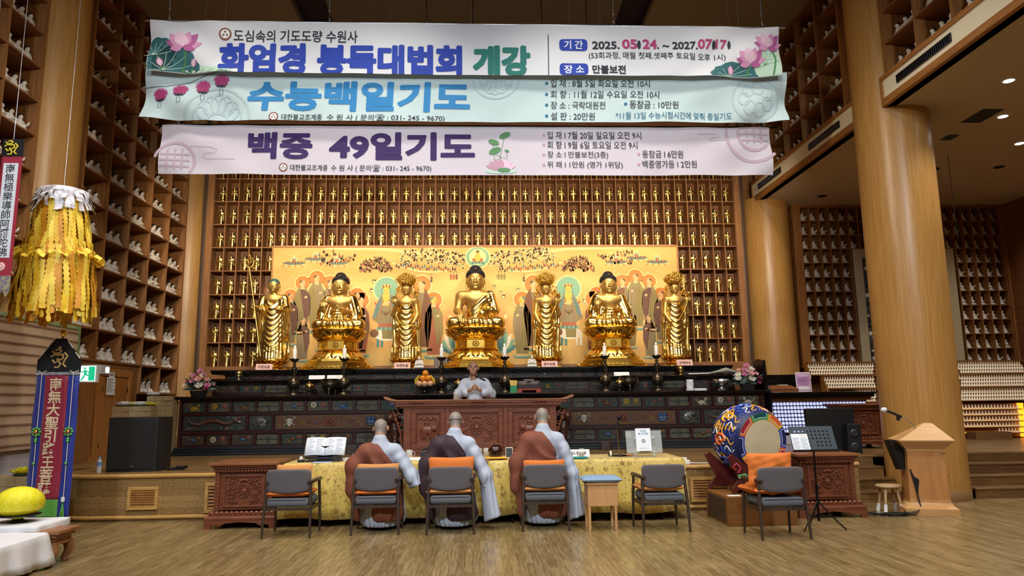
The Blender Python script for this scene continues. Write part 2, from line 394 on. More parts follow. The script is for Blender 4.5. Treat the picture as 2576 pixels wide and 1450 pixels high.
# balcony on the right
b = MB(); b.box(6.75, -4, 6.32, 13.1, 17.35, 6.5, 0)
struct(b.build('ceiling_balcony', 'plaster'))
for y0, y1 in ((-3.9, 11.03), (11.97, 16.8)):
    o = thing('balcony_fascia', 'cream balcony edge band framed in wood, ' + ('close to camera' if y0 < 0 else 'beyond the huge column'), 'balcony'); o['kind'] = 'structure'
    MB().box(6.70, y0, 6.44, 6.9, y1, 6.75).build('cream_band', 'fascia_cream', o)
    b = MB(); b.box(6.675, y0, 6.32, 6.9, y1, 6.44); b.box(6.675, y0, 6.75, 7.3, y1, 6.83)
    b.box(6.675, y1 - .07, 6.44, 6.9, y1, 6.75); b.build('wood_border', 'wood_trim', o, bevel=.008)
def grille(loc, w, h, axis, label, n=26, name='air_grille'):
    """louvred grille: frame, dark back, thin slats"""
    o = thing(name, label, 'vent', loc)
    MX = Matrix.Identity(4) if axis == 'y' else Matrix.Rotation(PI / 2 if axis == 'x' else -PI / 2, 4, 'Z')
    f = MB(); t = .025; f.rim(-w / 2, -h / 2, w / 2, h / 2, t, -.02, .01, 0, MX)
    f.build('frame', 'dark_steel', o); MB().box(-w / 2 + t, .0, -h / 2 + t, w / 2 - t, .012, h / 2 - t, 0, MX).build('backing', 'black', o)
    s = MB()
    for i in range(n):
        x = -w / 2 + t + (w - 2 * t) * (i + .5) / n; s.box(x - .004, -.012, -h / 2 + t, x + .004, 0, h / 2 - t, 0, MX)
    s.build('slats', 'steel', o); return o
for yc, ww, q in ((9.9, 1.35, 'close to camera, before the huge column'), (13.06, 1.25, 'just beyond the huge column'), (15.72, 1.3, 'at the far end near the gold wall')):
    grille((6.70, yc, 6.595), ww, .13, 'x-', 'black air grille in the cream balcony band, ' + q)
b = MB(); b.box(8.45, 11.08, 6.31, 8.8, 11.66, 6.318); tag(b.build('ceiling_hatch', 'black'), 'dark square air hatch in the balcony underside', 'vent')
tag(MB().box(8.62, 12.25, 6.305, 8.82, 12.5, 6.318).build('ceiling_hatch', 'dark_steel'), 'small grey grille in the balcony underside beyond the dark hatch', 'vent')
mat('led', '#ffffff', .5, emit=28, ecol='#eaf2ff')
for i, (x, y, q) in enumerate(((8.08, 10.0, 'first recessed ceiling lamp from the camera under the balcony'), (9.0, 11.37, 'glowing recessed lamp next to the dark hatch'), (10.28, 12.66, 'glowing recessed lamp at the picture edge under the balcony'), (8.1, 6.2, None), (10.3, 8.4, None), (11.8, 11.0, None), (12.2, 14.6, None))):  # last two are added out of view to brighten the space under the balcony
    if q:
        o = thing('recessed_lamp', q, 'ceiling lamp', (x, y, 6.318), group='recessed lamps under the balcony')
        MB().lathe([(.075, -.008), (.075, 0)], 24).build('diffuser', 'led', o); MB().lathe([(.076, 0), (.1, 0), (.1, -.01), (.076, -.012)], 24, cap=False).build('trim_ring', 'white_paint', o)
    l = lamp('SPOT', (x, y, 6.28), 170, NEUT, (x, y, 0), .07, 130, .7)
for x, y, q in ((9.6, 14.2, 'unlit recessed downlight under the balcony near the smoke rod'), (10.9, 14.05, 'unlit grey downlight close to the picture edge under the balcony'), (8.15, 16.2, 'small unlit downlight under the balcony by the far column')):
    tag(MB().lathe([(.11, 0), (.1, -.012), (.05, -.004)], 20, (x, y, 6.32)).build('downlight', 'dark_steel'), q, 'ceiling lamp')
b = MB(); b.tube([(9.3, 13.3, 6.32), (9.3, 13.3, 4.6)], .006, 6); tag(b.build('hanging_rod', 'dark_steel'), 'thin dark rod hanging from the underside of the balcony', 'rod')
# ------------------------------------------------------------------ stage, steps
Z0 = .64
o = thing('stage', 'raised oak stage with rounded corner and louvred vents along its front', None); STG = o; o['kind'] = 'structure'
arc = [(-5.4 - .57 * math.sin(a), 11.2 - .57 * math.cos(a)) for a in [i * PI / 24 for i in range(13)]]
out = arc + [(-5.97, 12.05), (-7.5, 12.05), (-7.5, 17.35), (13.1, 17.35), (13.1, 12.13), (7.6, 12.13), (7.6, 11.96), (5.55, 11.96), (5.55, 10.63)]
MB().prism(out, .035, M=T(0, 0, Z0 - .035)).build('deck', 'stage_oak', o)
b = MB(); nz = MB(); nb = MB(); fr = [(5.55, 10.64)] + [(x, y + .012) for x, y in arc] + [(-5.955, 12.05)]
for (xa, ya), (xb, yb) in zip(fr, fr[1:]):
    b.add([(xa, ya, 0), (xb, yb, 0), (xb, yb, Z0 - .035), (xa, ya, Z0 - .035)], [(0, 1, 2, 3)], sm=True)
nz_path = [(x, y - .006 if y < 11 else y, Z0 - .03) for x, y in fr]; nz.tube(nz_path, .032, 8); nb.tube([(x, y - .004, .05) for x, y in fr], .03, 6)
b.build('front_boards', 'front_oak', o); mat('nosing', '#c29a5c', .35, col2='#ab8145', scale=(.8, 9, 9), nscale=3)
nz.build('nosing', 'nosing', o); nb.build('skirting_strip', 'nosing', o)
def louvre(x0, x1, z0, z1, parent):
    y = 10.63; t = .045
    f = MB(); f.rim(x0 - t, z0 - t, x1 + t, z1 + t, t, y - .025, y + .01)
    q = f.build('louvre_frame', 'nosing', parent, bevel=.004); MB().box(x0, y - .008, z0, x1, y - .004, z1).build('louvre_back', 'black', q)
    s = MB(); n = 7
    for i in range(n):
        z = z0 + (z1 - z0) * (i + .5) / n; s.add([(x0, y - .022, z - .012), (x1, y - .022, z - .012), (x1, y - .006, z + .016), (x0, y - .006, z + .016)], [(0, 1, 2, 3)]); s.box(x0, y - .024, z - .016, x1, y - .016, z - .006)
    s.build('louvre_slats', 'wood_trim', q)
louvre(-4.86, -4.53, .2, .42, o); louvre(-3.80, -3.55, .14, .46, o); louvre(3.08, 3.58, .16, .42, o)
def steps(name, x0, x1, y0, dy, label, n=4, sk=True):
    o = thing(name, label, 'stairs')
    for i in range(n):
        z1 = Z0 * (i + 1) / n
        if i < n - 1:
            MB().box(x0, y0 + dy * i - .012, z1 - .03, x1, y0 + dy * (i + 1) + .02, z1).build('tread', 'step_oak', o, bevel=.006)
        MB().box(x0, y0 + dy * i, Z0 * i / n, x1, y0 + dy * i + .02, z1 - .03).build('riser', 'step_oak', o)
    return o
struct(steps('stair_flight', 5.56, 6.5, 11.06, .3, 'four dark oak steps onto the stage between carved pedestal and column'), 'four dark oak steps onto the stage between carved pedestal and column')
struct(steps('stair_flight', 7.69, 13.09, 11.23, .3, 'wide oak steps beyond the huge column'), 'wide oak steps beyond the huge column at the picture edge')
struct(steps('stair_flight', -6.5, -5.98, 11.15, .3, 'narrow dark steps'), 'narrow dark steps between the standing banner and the rounded stage')
# ------------------------------------------------------------------ the shelves
ROWS = [1.866 + .552 * k for k in range(15)]
def big_shelf(name, label, xf, sgn, ys, zr, zfun=None, ztop=9.6, depth=.55):
    """xf: front plane, sgn: +1 when the shelf opens towards +x"""
    o = thing(name, label, 'shelf'); xb = xf - sgn * depth; lo, hi = min(xf, xb), max(xf, xb); t = .014
    MB().box(min(xb, xb - sgn * .03), ys[0], zr[0], max(xb, xb - sgn * .03), ys[-1], ztop).build('back_panel', 'wood_shelf_y', o)
    for j, y in enumerate(ys):
        z0 = min(zfun(max(j - 1, 0)), zfun(min(j, len(ys) - 2))) if zfun else zr[0]
        e = .03 if j in (0, len(ys) - 1) else t
        MB().box(lo, y - e, z0 - .02, hi, y + e, ztop).build('divider', 'wood_shelf', o)
    for z in zr:
        ya = ys[0]
        if zfun:
            for j in range(len(ys) - 1):
                if zfun(j) <= z + .01: ya = ys[j]; break
        MB().box(lo + .004, ya, z - .03, hi - .004, ys[-1], z).build('shelf_board', 'wood_shelf_y', o)
    return o
YF = [12.30 + .88 * j for j in range(6)]; YN = [10.93 - .84 * j for j in range(4)][::-1]
zf = lambda j: ROWS[1] if j < 3 else ROWS[0]
big_shelf('statue_shelf', 'tall wooden pigeonhole shelf of white statues beyond the wall column', -6.8, 1, YF, ROWS, zf)
big_shelf('statue_shelf', 'tall wooden shelf of white statues before the wall column at picture edge', -6.8, 1, YN, ROWS[3:])
RU = [6.83 + .555 * k for k in range(6)]
big_shelf('statue_shelf', 'wooden statue shelf up on the balcony beyond the huge column', 6.75, -1, YF, RU)
big_shelf('statue_shelf', 'wooden statue shelf up on the balcony nearer than the huge column', 6.75, -1, [8.41, 9.25, 10.09, 10.93], RU)
# gold statue wall
GX = [-6.2 + .2884 * i for i in range(44)]; GZ = [2.46 + .5537 * k for k in range(9)]
o = thing('gold_statue_shelf', 'wide wooden niche wall of small golden standing statues behind the altar', 'shelf', (0, 16.7, 0)); D = .3
MB().box(-6.3, D, 2.3, 6.3, D + .03, 9.6).build('back_panel', 'wood_shelf_x', o)
MX0, MX1, MZ1 = -4.76, 4.72, 5.225
for x in GX:
    z0 = MZ1 if MX0 + .05 < x < MX1 - .05 else GZ[0]
    MB().box(x - .011, 0, z0, x + .011, D, 7.45).build('divider', 'wood_shelf', o)
for i, z in enumerate(GZ + [7.445]):
    for a, c in ([(-6.2, MX0), (MX1, 6.2)] if z < MZ1 - .1 else [(-6.2, 6.2)]):
        MB().box(a, .003, z - .022, c, D, z).build('shelf_board', 'wood_shelf_x', o)
for a in (-6.34, 6.2): MB().box(a, -.03, 2.3, a + .14, D, 9.6).build('side_post', 'wood_shelf', o, bevel=.01)
MB().box(-6.34, -.035, 2.18, 6.34, D, 2.44).build('plinth_rail', 'wood_shelf_x', o)
mat('dark_strip', '#4a3524', .4)
for a in (-6.45, 6.345): MB().box(a, .0, 2.3, a + .1, .25, 9.6).build('dark_side_strip', 'dark_strip', o, bevel=.02)
b = MB(); b.box(MX0 - .04, -.03, 2.44, MX0, .1, MZ1 + .03); b.box(MX1, -.03, 2.44, MX1 + .04, .1, MZ1 + .03); b.box(MX0, -.03, MZ1 - .02, MX1, .1, MZ1 + .03); b.build('mural_border', 'wood_trim', o, bevel=.006)
# niche shelf at the rear on the right
RX = [7.94 + .2425 * i for i in range(22)]; RZ = [2.385 + .3545 * k for k in range(11)]
o = thing('niche_shelf', 'wooden shelf of small niches each with one white statue under the balcony', 'shelf', (0, 17.0, 0))
MB().box(7.9, .28, 2.3, 13.1, .3, 6.32).build('back_panel', 'wood_shelf_x', o)
for i, x in enumerate(RX):
    z0 = RZ[8] if 5 < i < 16 else RZ[0]
    MB().box(x - .01, 0, z0, x + .01, .28, 6.27).build('divider', 'wood_shelf', o)
for k, z in enumerate(RZ + [6.275]):
    for a, c in ([(RX[0], RX[5]), (RX[16], RX[21])] if k < 8 else [(RX[0], RX[21])]): MB().box(a, .002, z - .016, c, .28, z).build('shelf_board', 'wood_shelf_x', o)
for a, c in ((7.72, 7.93), (13.04, 13.1)): MB().box(a, -.05, 2.3, c, .28, 6.32).build('side_post', 'wood_shelf', o)
MB().box(7.72, -.04, 6.25, 13.1, .0, 6.32).build('top_rail', 'wood_shelf_x', o)
mat('pale_frame', '#a89a7c', .6); mat('relief', '#4b4943', .6, col2='#141312', nscale=9, detail=8, bump=1.0, contrast=(.35, .6))
o = thing('carved_relief', 'dark carved relief panel in pale frame between the niche columns', 'relief', (10.46, 16.98, 0))
b = MB(); b.box(-1.27, 0, 2.36, -1.05, .06, 5.2); b.box(1.05, 0, 2.36, 1.28, .06, 5.2); b.box(-1.05, 0, 4.98, 1.05, .06, 5.2); b.build('frame', 'pale_frame', o, bevel=.01)
b = MB(); b.box(-1.05, .03, 2.36, 1.05, .06, 4.98); b.build('panel', 'relief', o)
mat('relief_white', '#d8d2c4', .5); b = MB(); random.seed(3)
for i in range(150):
    x, z = random.choice((-1, 1)) * random.uniform(.62, 1.03), random.uniform(2.5, 4.9); r = random.uniform(.025, .06); b.ball((x, .03, z), (r, .025, r * random.uniform(.8, 1.6)), 7, 5, 0 if random.random() < .45 else 1)
b.build('carved_figures', ['relief_white', 'relief'], o)
# left lower wall: door, blinds
struct(MB().box(-7.5, 12.3, Z0, -6.86, 14.94, 2.39).build('wall_door_side', 'wood_shelf'))
mat('wood_door', '#b27a3c', .4, col2='#96602a', scale=(10, 10, .7), nscale=3, detail=5)
o = thing('door_1', 'double leaf wooden service door under the white statue shelf', None, (-6.86, 0, 0)); o['kind'] = 'structure'
b = MB(); b.box(0, 13.36, Z0, .05, 13.5, 2.28); b.box(0, 14.5, Z0, .05, 14.64, 2.28); b.box(0, 13.5, 2.14, .05, 14.5, 2.28); b.build('door_frame', 'wood_door', o, bevel=.008)
for y in (13.505, 14.005): MB().box(0, y, Z0 + .06, .03, y + .49, 2.13).build('door_leaf', 'wood_door', o, bevel=.006)
b = MB(); b.box(0, 13.3, Z0, .09, 14.7, Z0 + .06); b.build('door_sill', 'wood_door', o)
b = MB()
for y in (13.53, 14.47):
    for z in (.9, 1.9): b.cb(.034, y, z, .01, .02, .1)
b.build('hinge', 'black_metal', o)
# ------------------------------------------------------------------ altar
mat('mahogany', '#3d1512', .35, col2='#2a0d0c', scale=(.8, 8, 8), nscale=3); mat('black_lacquer', '#08080a', .22, coat=.3); mat('plinth_black', '#161a22', .4)
mat('panel_dark', '#1f2322', .6, col2='#2c3330', nscale=14); mat('scroll_pale', '#77735f', .6); mat('scroll_gold', '#7a6628', .55); mat('scroll_green', '#3c5144', .6)
mat('relief_pink', '#7d3b3a', .6); mat('relief_blue', '#2f4f78', .6); mat('relief_yellow', '#8f7420', .55); mat('relief_brown', '#5a3424', .6); mat('mask_silver', '#8f9088', .3, .7, col2='#3a3b38', nscale=9)
mat('relief_bone', '#a9a493', .6)
PM = ['panel_dark', 'scroll_pale', 'relief_bone', 'relief_pink', 'scroll_gold', 'scroll_green', 'relief_blue', 'relief_brown', 'mask_silver', 'relief_yellow']
def spiral(cx, cz, r, turns, a0, sgn=1, n=14):
    return [(cx + sgn * r * (1 - .75 * i / n) * math.cos(a0 + turns * 2 * PI * i / n), 0, cz + r * (1 - .75 * i / n) * math.sin(a0 + turns * 2 * PI * i / n)) for i in range(n + 1)]
def flower(b, x, z, r, mi, n=8, core=4):
    for i in range(n):
        a = 2 * PI * i / n; b.ball((x + .62 * r * math.cos(a), -.004, z + .62 * r * math.sin(a)), (r * .42, .008, r * .42), 6, 4, mi)
    b.ball((x, -.008, z), (r * .4, .012, r * .4), 8, 5, core)
def carved(kind, w, h, seed):
    """one carved and painted panel, centred, facing -y"""
    rd = random.Random(seed); b = MB(); b.box(-w / 2, 0, -h / 2, w / 2, .02, h / 2, 0); t = .0055 if h < .25 else .007
    def scr(x, z, r, a0, sg, mi): b.tube([(p[0], -.004, p[2]) for p in spiral(x, z, r, rd.uniform(.8, 1.2), a0, sg)], t, 5, mi)
    if kind in ('scroll', 'vine', 'lotus', 'beast'):
        cols = 5 if kind == 'scroll' else 4; mm = 1 if kind == 'scroll' else rd.choice((1, 5, 5, 7))
        for i in range(cols):
            for j in (-1, 1):
                x = w * (.1 + .36 * i / (cols - 1)); z = j * h * .22
                r = h * .19
                for sg in (-1, 1): scr(sg * x, z, r, rd.choice((0, PI / 2, PI)) if kind != 'scroll' else j * PI / 2, sg, mm if rd.random() < .75 else 4)
        b.tube([(-w * .42, -.003, -h * .38), (-w * .2, -.003, -h * .3), (0, -.003, -h * .4), (w * .2, -.003, -h * .3), (w * .42, -.003, -h * .38)], t, 5, mm)
        b.tube([(-w * .42, -.003, h * .38), (-w * .2, -.003, h * .3), (0, -.003, h * .4), (w * .2, -.003, h * .3), (w * .42, -.003, h * .38)], t, 5, mm)
    if kind == 'lotus':
        flower(b, -w * .22, rd.uniform(-.1, .1) * h, h * .3, rd.choice((2, 3, 9))); flower(b, w * .25, h * .12, h * .24, rd.choice((3, 9, 3)))
    if kind == 'vine': flower(b, w * .28, h * .2, h * .17, 3); b.ball((0, -.006, 0), (w * .16, .012, h * .14), 8, 5, rd.choice((6, 7, 6)))
    if kind == 'beast':
        m = rd.choice((2, 7, 9, 7, 6)); sg = rd.choice((-1, 1))
        b.ball((0, -.008, -h * .12), (w * .2, .02, h * .2), 12, 6, m); b.ball((sg * w * .2, -.014, h * .14), (w * .075, .02, h * .17), 9, 6, m)
        b.tube([(-sg * w * .18, -.01, -h * .1), (-sg * w * .3, -.01, h * .1), (-sg * w * .26, -.01, h * .3)], t * 1.6, 6, m)
        for x in (-.14, -.04, .1, .2): b.tube([(sg * w * x, -.012, -h * .15), (sg * w * (x + .04), -.012, -h * .4)], [t * 2.4, t * 1.8], 6, m)
        for e in (-1, 1): b.ball((sg * w * .2 + e * w * .045, -.016, h * .31), (w * .018, .008, h * .06), 5, 4, m); b.ball((sg * w * .2 + e * w * .03, -.034, h * .16), (.006, .004, .006), 5, 4, 0)
    if kind == 'mask':
        b.ball((0, -.01, 0), (w * .36, .05, h * .4), 16, 10, 8)
        for i in range(16):
            a = 2 * PI * i / 16; b.ball((w * .34 * math.cos(a), -.012, h * .37 * math.sin(a)), (w * .06, .03, h * .075), 7, 5, 8)
        for e in (-1, 1): b.ball((e * w * .14, -.05, h * .08), (w * .07, .02, h * .06), 8, 5, 8); b.ball((e * w * .14, -.066, h * .08), (w * .03, .008, h * .025), 6, 4, 0); b.tube([(e * w * .03, -.05, h * .13), (e * w * .15, -.056, h * .2), (e * w * .26, -.04, h * .13)], .008, 5, 8)
        b.ball((0, -.064, -h * .03), (w * .06, .022, h * .07), 8, 5, 8); b.tube([(-w * .16, -.045, -h * .14), (0, -.06, -h * .2), (w * .16, -.045, -h * .14)], .012, 6, 8); b.tube([(-w * .14, -.048, -h * .2), (0, -.055, -h * .27), (w * .14, -.048, -h * .2)], .007, 5, 0)
    if kind == 'dragon':
        P = [(-w * .42, -.01, h * .2), (-w * .36, -.01, -.02 * h), (-w * .24, -.012, -.1 * h), (-w * .1, -.016, h * .14), (w * .05, -.018, h * .16), (w * .16, -.018, -.04 * h), (w * .26, -.018, -.02 * h), (w * .33, -.02, h * .12)]
        Q = []
        for i in range(len(P) - 1):
            for k in range(4): Q.append(tuple(Vector(P[i]).lerp(Vector(P[i + 1]), k / 4)))
        n = len(Q); b.tube(Q, [.012 + .026 * math.sin(PI * i / n) for i in range(n)], 8, 7)
        b.tube([(p[0], p[1] - .025, p[2] + .018) for p in Q], .006, 5, 1)
        for i in range(2, n, 2): b.ball((Q[i][0], -.035, Q[i][2] - .01), (.011, .008, .011), 5, 4, 6)
        b.ball((w * .36, -.024, h * .14), (w * .045, .03, h * .13), 9, 6, 7); b.ball((w * .41, -.026, h * .08), (w * .03, .02, h * .07), 7, 5, 2)
        for e in (-1, 1): b.tube([(w * .35, -.03, h * .24), (w * (.33 + e * .03), -.03, h * .38)], .006, 5, 2)
        b.ball((w * .38, -.052, h * .18), (.008, .006, .008), 5, 4, 2)
        for i in range(16):
            x = rd.uniform(-.46, .46) * w; z = rd.choice((-.36, -.32, .36)) * h
            scr(x, z, h * rd.uniform(.07, .11), rd.uniform(0, 6), rd.choice((-1, 1)), rd.choice((1, 1, 3, 5)))
    if kind == 'garland':
        b.box(-w / 2 + .02, -.004, -h / 2 + .015, w / 2 - .02, 0, h / 2 - .015, 7)
        def cart(x, a, c, mi=4): b.tube([(x + a * math.cos(2 * PI * i / 28) * (1 + .06 * math.cos(8 * PI * i / 28)), -.008, c * math.sin(2 * PI * i / 28)) for i in range(29)], .008, 5, mi)
        cart(-w * .37, w * .1, h * .42); cart(w * .37, w * .1, h * .42); cart(0, w * .25, h * .4)
        for i in range(34):
            x = rd.uniform(-.46, .46) * w; z = rd.uniform(-.38, .38) * h; scr(x, z, h * rd.uniform(.05, .1), rd.uniform(0, 6), rd.choice((-1, 1)), rd.choice((4, 1, 4, 5, 6)))
        for i in range(8):
            a = 2 * PI * i / 8; b.ball((.065 * math.cos(a), -.016, .065 * math.sin(a)), (.024, .012, .024), 7, 5, 3)
        b.ball((0, -.02, 0), (.045, .018, .045), 9, 6, 7)
        for x in (-.19, .19): flower(b, w * x, 0, h * .13, 7, 7, 4)
        x = -w * .37; b.ball((x, -.014, h * .02), (w * .032, .03, h * .26), 10, 6, 2); b.ball((x, -.03, -h * .2), (w * .018, .02, h * .12), 8, 5, 2)
        for e in (-1, 1): b.tube([(x + e * w * .02, -.02, h * .1), (x + e * w * .055, -.02, h * .32), (x + e * w * .03, -.02, h * .4)], .009, 5, 2); b.tube([(x + e * w * .01, -.02, -h * .05), (x + e * w * .05, -.02, -h * .2)], .008, 5, 2); b.ball((x + e * w * .016, -.042, h * .06), (.01, .006, .008), 5, 4, 0)
        x = w * .37; b.ball((x, -.014, -h * .08), (w * .045, .03, h * .24), 10, 6, 6)
        for e in (-1, 1): b.ball((x + e * w * .022, -.018, h * .2), (w * .024, .02, h * .12), 8, 5, 6); b.ball((x + e * w * .018, -.044, -h * .02), (.018, .006, .016), 7, 5, 2); b.ball((x + e * w * .018, -.05, -h * .02), (.008, .004, .008), 5, 4, 0)
        b.tube([(x - w * .025, -.04, -h * .2), (x, -.046, -h * .24), (x + w * .025, -.04, -h * .2)], .006, 5, 2)
    return b
AL = thing('altar', 'long black lacquered three tier altar with rows of carved painted panels', 'altar', (0, 14.5, 0))
b = MB(); AX0, AX1 = -5.83, 5.75
b.box(AX0 - .12, -.17, Z0, AX1 + .12, .4, Z0 + .06); b.box(AX0 - .08, -.13, Z0 + .06, AX1 + .08, .4, Z0 + .1); b.box(AX0 - .04, -.07, Z0 + .1, AX1 + .04, .4, Z0 + .155)
b.build('plinth', 'plinth_black', AL, bevel=.012)
b = MB(); b.box(AX0, .05, Z0 + .15, AX1, .5, 1.7); b.build('carcass', 'mahogany', AL)
for z0, z1, n in ((.79, .815, 0), (1.035, 1.095, 0), (1.395, 1.445, 0), (1.665, 1.7, 0)): MB().box(AX0 + .002, 0, z0, AX1 - .002, .06, z1).build('rail', 'mahogany', AL, bevel=.005)
PW = .4773; NP = 24; X0 = -5.79
kinds1 = ['beast', 'lotus', 'beast', 'scroll', 'vine', 'lotus', 'beast', 'scroll', 'vine', 'scroll']; kinds3 = ['vine', 'lotus', 'vine', 'scroll', 'vine', 'lotus', 'vine', 'scroll']
for i in range(NP):
    for zc, hh, ks in ((1.555, .22, kinds1), (.925, .22, kinds3)):
        k = ks[(i if i < 12 else NP - 1 - i) % len(ks)]
        carved(k, PW - .075, hh - .015, i * 7 + int(zc * 100)).build('carved_panel', PM, AL, (X0 + PW * (i + .5), .03, zc))
    for zc, hh in ((1.555, .225), (.925, .225)):
        if i: MB().box(X0 + PW * i - .022, .0, zc - hh / 2, X0 + PW * i + .022, .06, zc + hh / 2).build('stile', 'mahogany', AL)
mids = [('dragon', -5.15, 1.2), ('mask', -4.27, .43), ('garland', -2.92, 2.16), ('mask', -1.56, .43), ('dragon', -.05, 2.5), ('mask', 1.56, .43), ('garland', 2.87, 2.16), ('mask', 4.22, .43), ('dragon', 5.1, 1.2)]
for k, x, ww in mids:
    carved(k, ww - .02, .285, int(x * 10) + 90).build('carved_panel', PM, AL, (x, .03, 1.245))
    MB().box(x + ww / 2, 0, 1.095, x + ww / 2 + .05, .06, 1.395).build('stile', 'mahogany', AL)
for s in (AX0, AX1 - .05): MB().box(s, -.005, .79, s + .05, .07, 1.7).build('corner_post', 'mahogany', AL, bevel=.006)
b = MB(); b.box(-5.9, -.12, 1.7, 5.82, .55, 1.725); b.box(-5.92, -.14, 1.72, 5.84, .55, 1.76); b.build('ledge', 'black_lacquer', AL, bevel=.012)
for zb, yf, x0, x1, pz, ph, pw, zl0, zl1, lx0, lx1, yb in ((1.76, .5, -5.4, 5.35, 1.905, .15, .505, 2.03, 2.09, -5.46, 5.42, .95), (2.09, .9, -5.3, 5.25, 2.165, .075, .48, 2.225, 2.31, -5.55, 5.42, 2.12)):
    MB().box(x0, yf + .04, zb, x1, yf + .4, zl0).build('riser', 'mahogany', AL)
    MB().box(x0, yf, zb + .02, x1, yf + .05, zb + .05).build('rail', 'mahogany', AL); MB().box(x0, yf, zl0 - .04, x1, yf + .05, zl0).build('rail', 'black_lacquer', AL)
    n = int((x1 - x0) / pw)
    for i in range(n):
        x = x0 + (x1 - x0) * (i + .5) / n
        carved(('vine', 'lotus', 'scroll', 'vine')[i % 4], pw - .08, ph, i * 5 + int(zb * 10)).build('carved_panel', PM, AL, (x, yf + .025, pz))
        if i: MB().box(x0 + (x1 - x0) * i / n - .016, yf, zb + .03, x0 + (x1 - x0) * i / n + .016, yf + .05, zl0 - .02).build('stile', 'mahogany', AL)
    b = MB(); b.box(lx0, yf - .07, zl0, lx1, yb, zl0 + (zl1 - zl0) * .45); b.box(lx0 - .02, yf - .09, zl0 + (zl1 - zl0) * .4, lx1 + .02, yb, zl1); b.build('ledge', 'black_lacquer', AL, bevel=.012)
b = MB(); b.prism([(.0, 1.7), (.55, 1.7), (.55, 2.36), (.3, 2.4), (.05, 2.36), (.02, 2.1)], .06, M=frame_to((5.78, 0, 0), (0, 1, 0), (0, 0, 1), (1, 0, 0))); b.prism([(-.02, 1.72), (.4, 1.72), (.4, .66), (-.1, .66), (.0, 1.2)], .05, M=frame_to((5.85, 0, 0), (0, 1, 0), (0, 0, 1), (1, 0, 0)))
b.build('end_panel', 'black_lacquer', AL, bevel=.01)
# ------------------------------------------------------------------ great gilded statues
mat('gold_robe', '#f4d27c', .2, 1); mat('gold_skin', '#c19c58', .4, .8); mat('gold_base', '#f0c45c', .22, 1); mat('gold_dark', '#6d5630', .45, .7)
mat('hair_black', '#0c0b0d', .5); mat('lip_red', '#a3543c', .5); mat('cap_green', '#1f4a40', .6)
def fwin(x, a, b, s): return 1 / (1 + np.exp(-(x - a) / s)) * 1 / (1 + np.exp((x - b) / s))
def face(P, c, s):
    """head with features; c = centre of the skull, s = half height of the face"""
    q = (P - np.array(c)) / s
    d = [el(q, (0, 0, 0), (.86, .84, 1.0)), el(q, (0, -.12, -.42), (.74, .68, .62)), el(q, (0, -.62, -.82), (.24, .18, .16))]
    h = union(d, .2)
    h = smin(h, rc(q, (0, -.80, .16), (0, -1.02, -.22), .06, .12), .1)
    for e in (-1, 1):
        h = smin(h, el(q, (e * .34, -.70, .12), (.22, .12, .1)), .06); h = smin(h, rc(q, (e * .12, -.84, .3), (e * .52, -.68, .32), .045), .07)
        h = smin(h, el(q, (e * .12, -.9, -.24), (.1, .1, .08)), .05)
        h = smin(h, el(q, (e * .89, .0, -.05), (.09, .2, .36)), .05); h = smin(h, rc(q, (e * .91, -.02, -.3), (e * .87, -.04, -.88), .1, .1), .05)
        h = np.maximum(h, -el(q, (e * .34, -.86, .06), (.2, .1, .018)))
    h = smin(h, el(q, (0, -.80, -.5), (.24, .12, .07)), .05); h = np.maximum(h, -rc(q, (-.2, -.93, -.5), (.2, -.93, -.5), .022))
    h = smin(h, el(q, (0, -.88, .42), (.05, .05, .05)), .03)
    return h * s
def curls(b, c, rx, ry, rz, z0, step, r, mi=0):
    n = int(PI * rz / step)
    for i in range(n + 1):
        ph = -PI / 2 + PI * i / n; z = c[2] + rz * math.sin(ph)
        if z < z0(0) and False: continue
        k = max(1, int(2 * PI * rx * math.cos(ph) / step))
        for j in range(k):
            a = 2 * PI * (j + .5 * (i % 2)) / k; x, y = c[0] + rx * math.cos(ph) * math.cos(a), c[1] + ry * math.cos(ph) * math.sin(a)
            if z < z0(y): continue
            b.ball((x, y, z), r, 6, 4, mi)
def hand_open(P, w, tip, nrm, s, curl=.25):
    """palm at wrist w towards tip; nrm = palm normal; five fingers"""
    w = np.array(w, float); d = np.array(tip, float) - w; L = np.linalg.norm(d); d /= L; n = np.array(nrm, float); n -= d * (n @ d); n /= np.linalg.norm(n); sd = np.cross(d, n)
    pc = w + d * L * .26; o = [rc(P, w, pc, .2 * L * s, .24 * L * s)]
    for k, (a, l) in enumerate(((-.27, .86), (-.09, .98), (.09, .93), (.26, .76))):
        b0 = pc + sd * a * L + d * L * .14; b1 = b0 + d * L * (l - .42) * .55 + n * curl * L * .06; b2 = b1 + d * L * (l - .42) * .5 + n * curl * L * .3
        o.append(np.minimum(rc(P, b0, b1, .082 * L * s, .075 * L * s), rc(P, b1, b2, .075 * L * s, .062 * L * s)))
    t0 = w + sd * -.2 * L + d * .12 * L; t1 = t0 + d * .22 * L - sd * .16 * L + n * .1 * L; t2 = t1 + d * .18 * L + n * .06 * L
    o.append(np.minimum(rc(P, t0, t1, .095 * L * s, .085 * L * s), rc(P, t1, t2, .085 * L * s, .065 * L * s)))
    return union(o, .06 * L)
def petal_ring(b, n, r, z, out, hgt, wd, mi=0, off=0, up=1, bulge=.5):
    for i in range(n):
        a = 2 * PI * (i + off) / n; M = T(0, 0, z) @ RotZ(a)
        def fn(u, v, r=r):
            wv = wd * max(.02, math.sin(PI * min(.999, .28 + v * .72))) ** .55
            x = (u - .5) * wv; rr = r + out * v ** .8 + .12 * wd * math.sin(PI * u) * bulge * 2
            return tuple(M @ Vector((rr, x, up * hgt * v + .0)))
        b.grid(fn, 4, 5, mi)
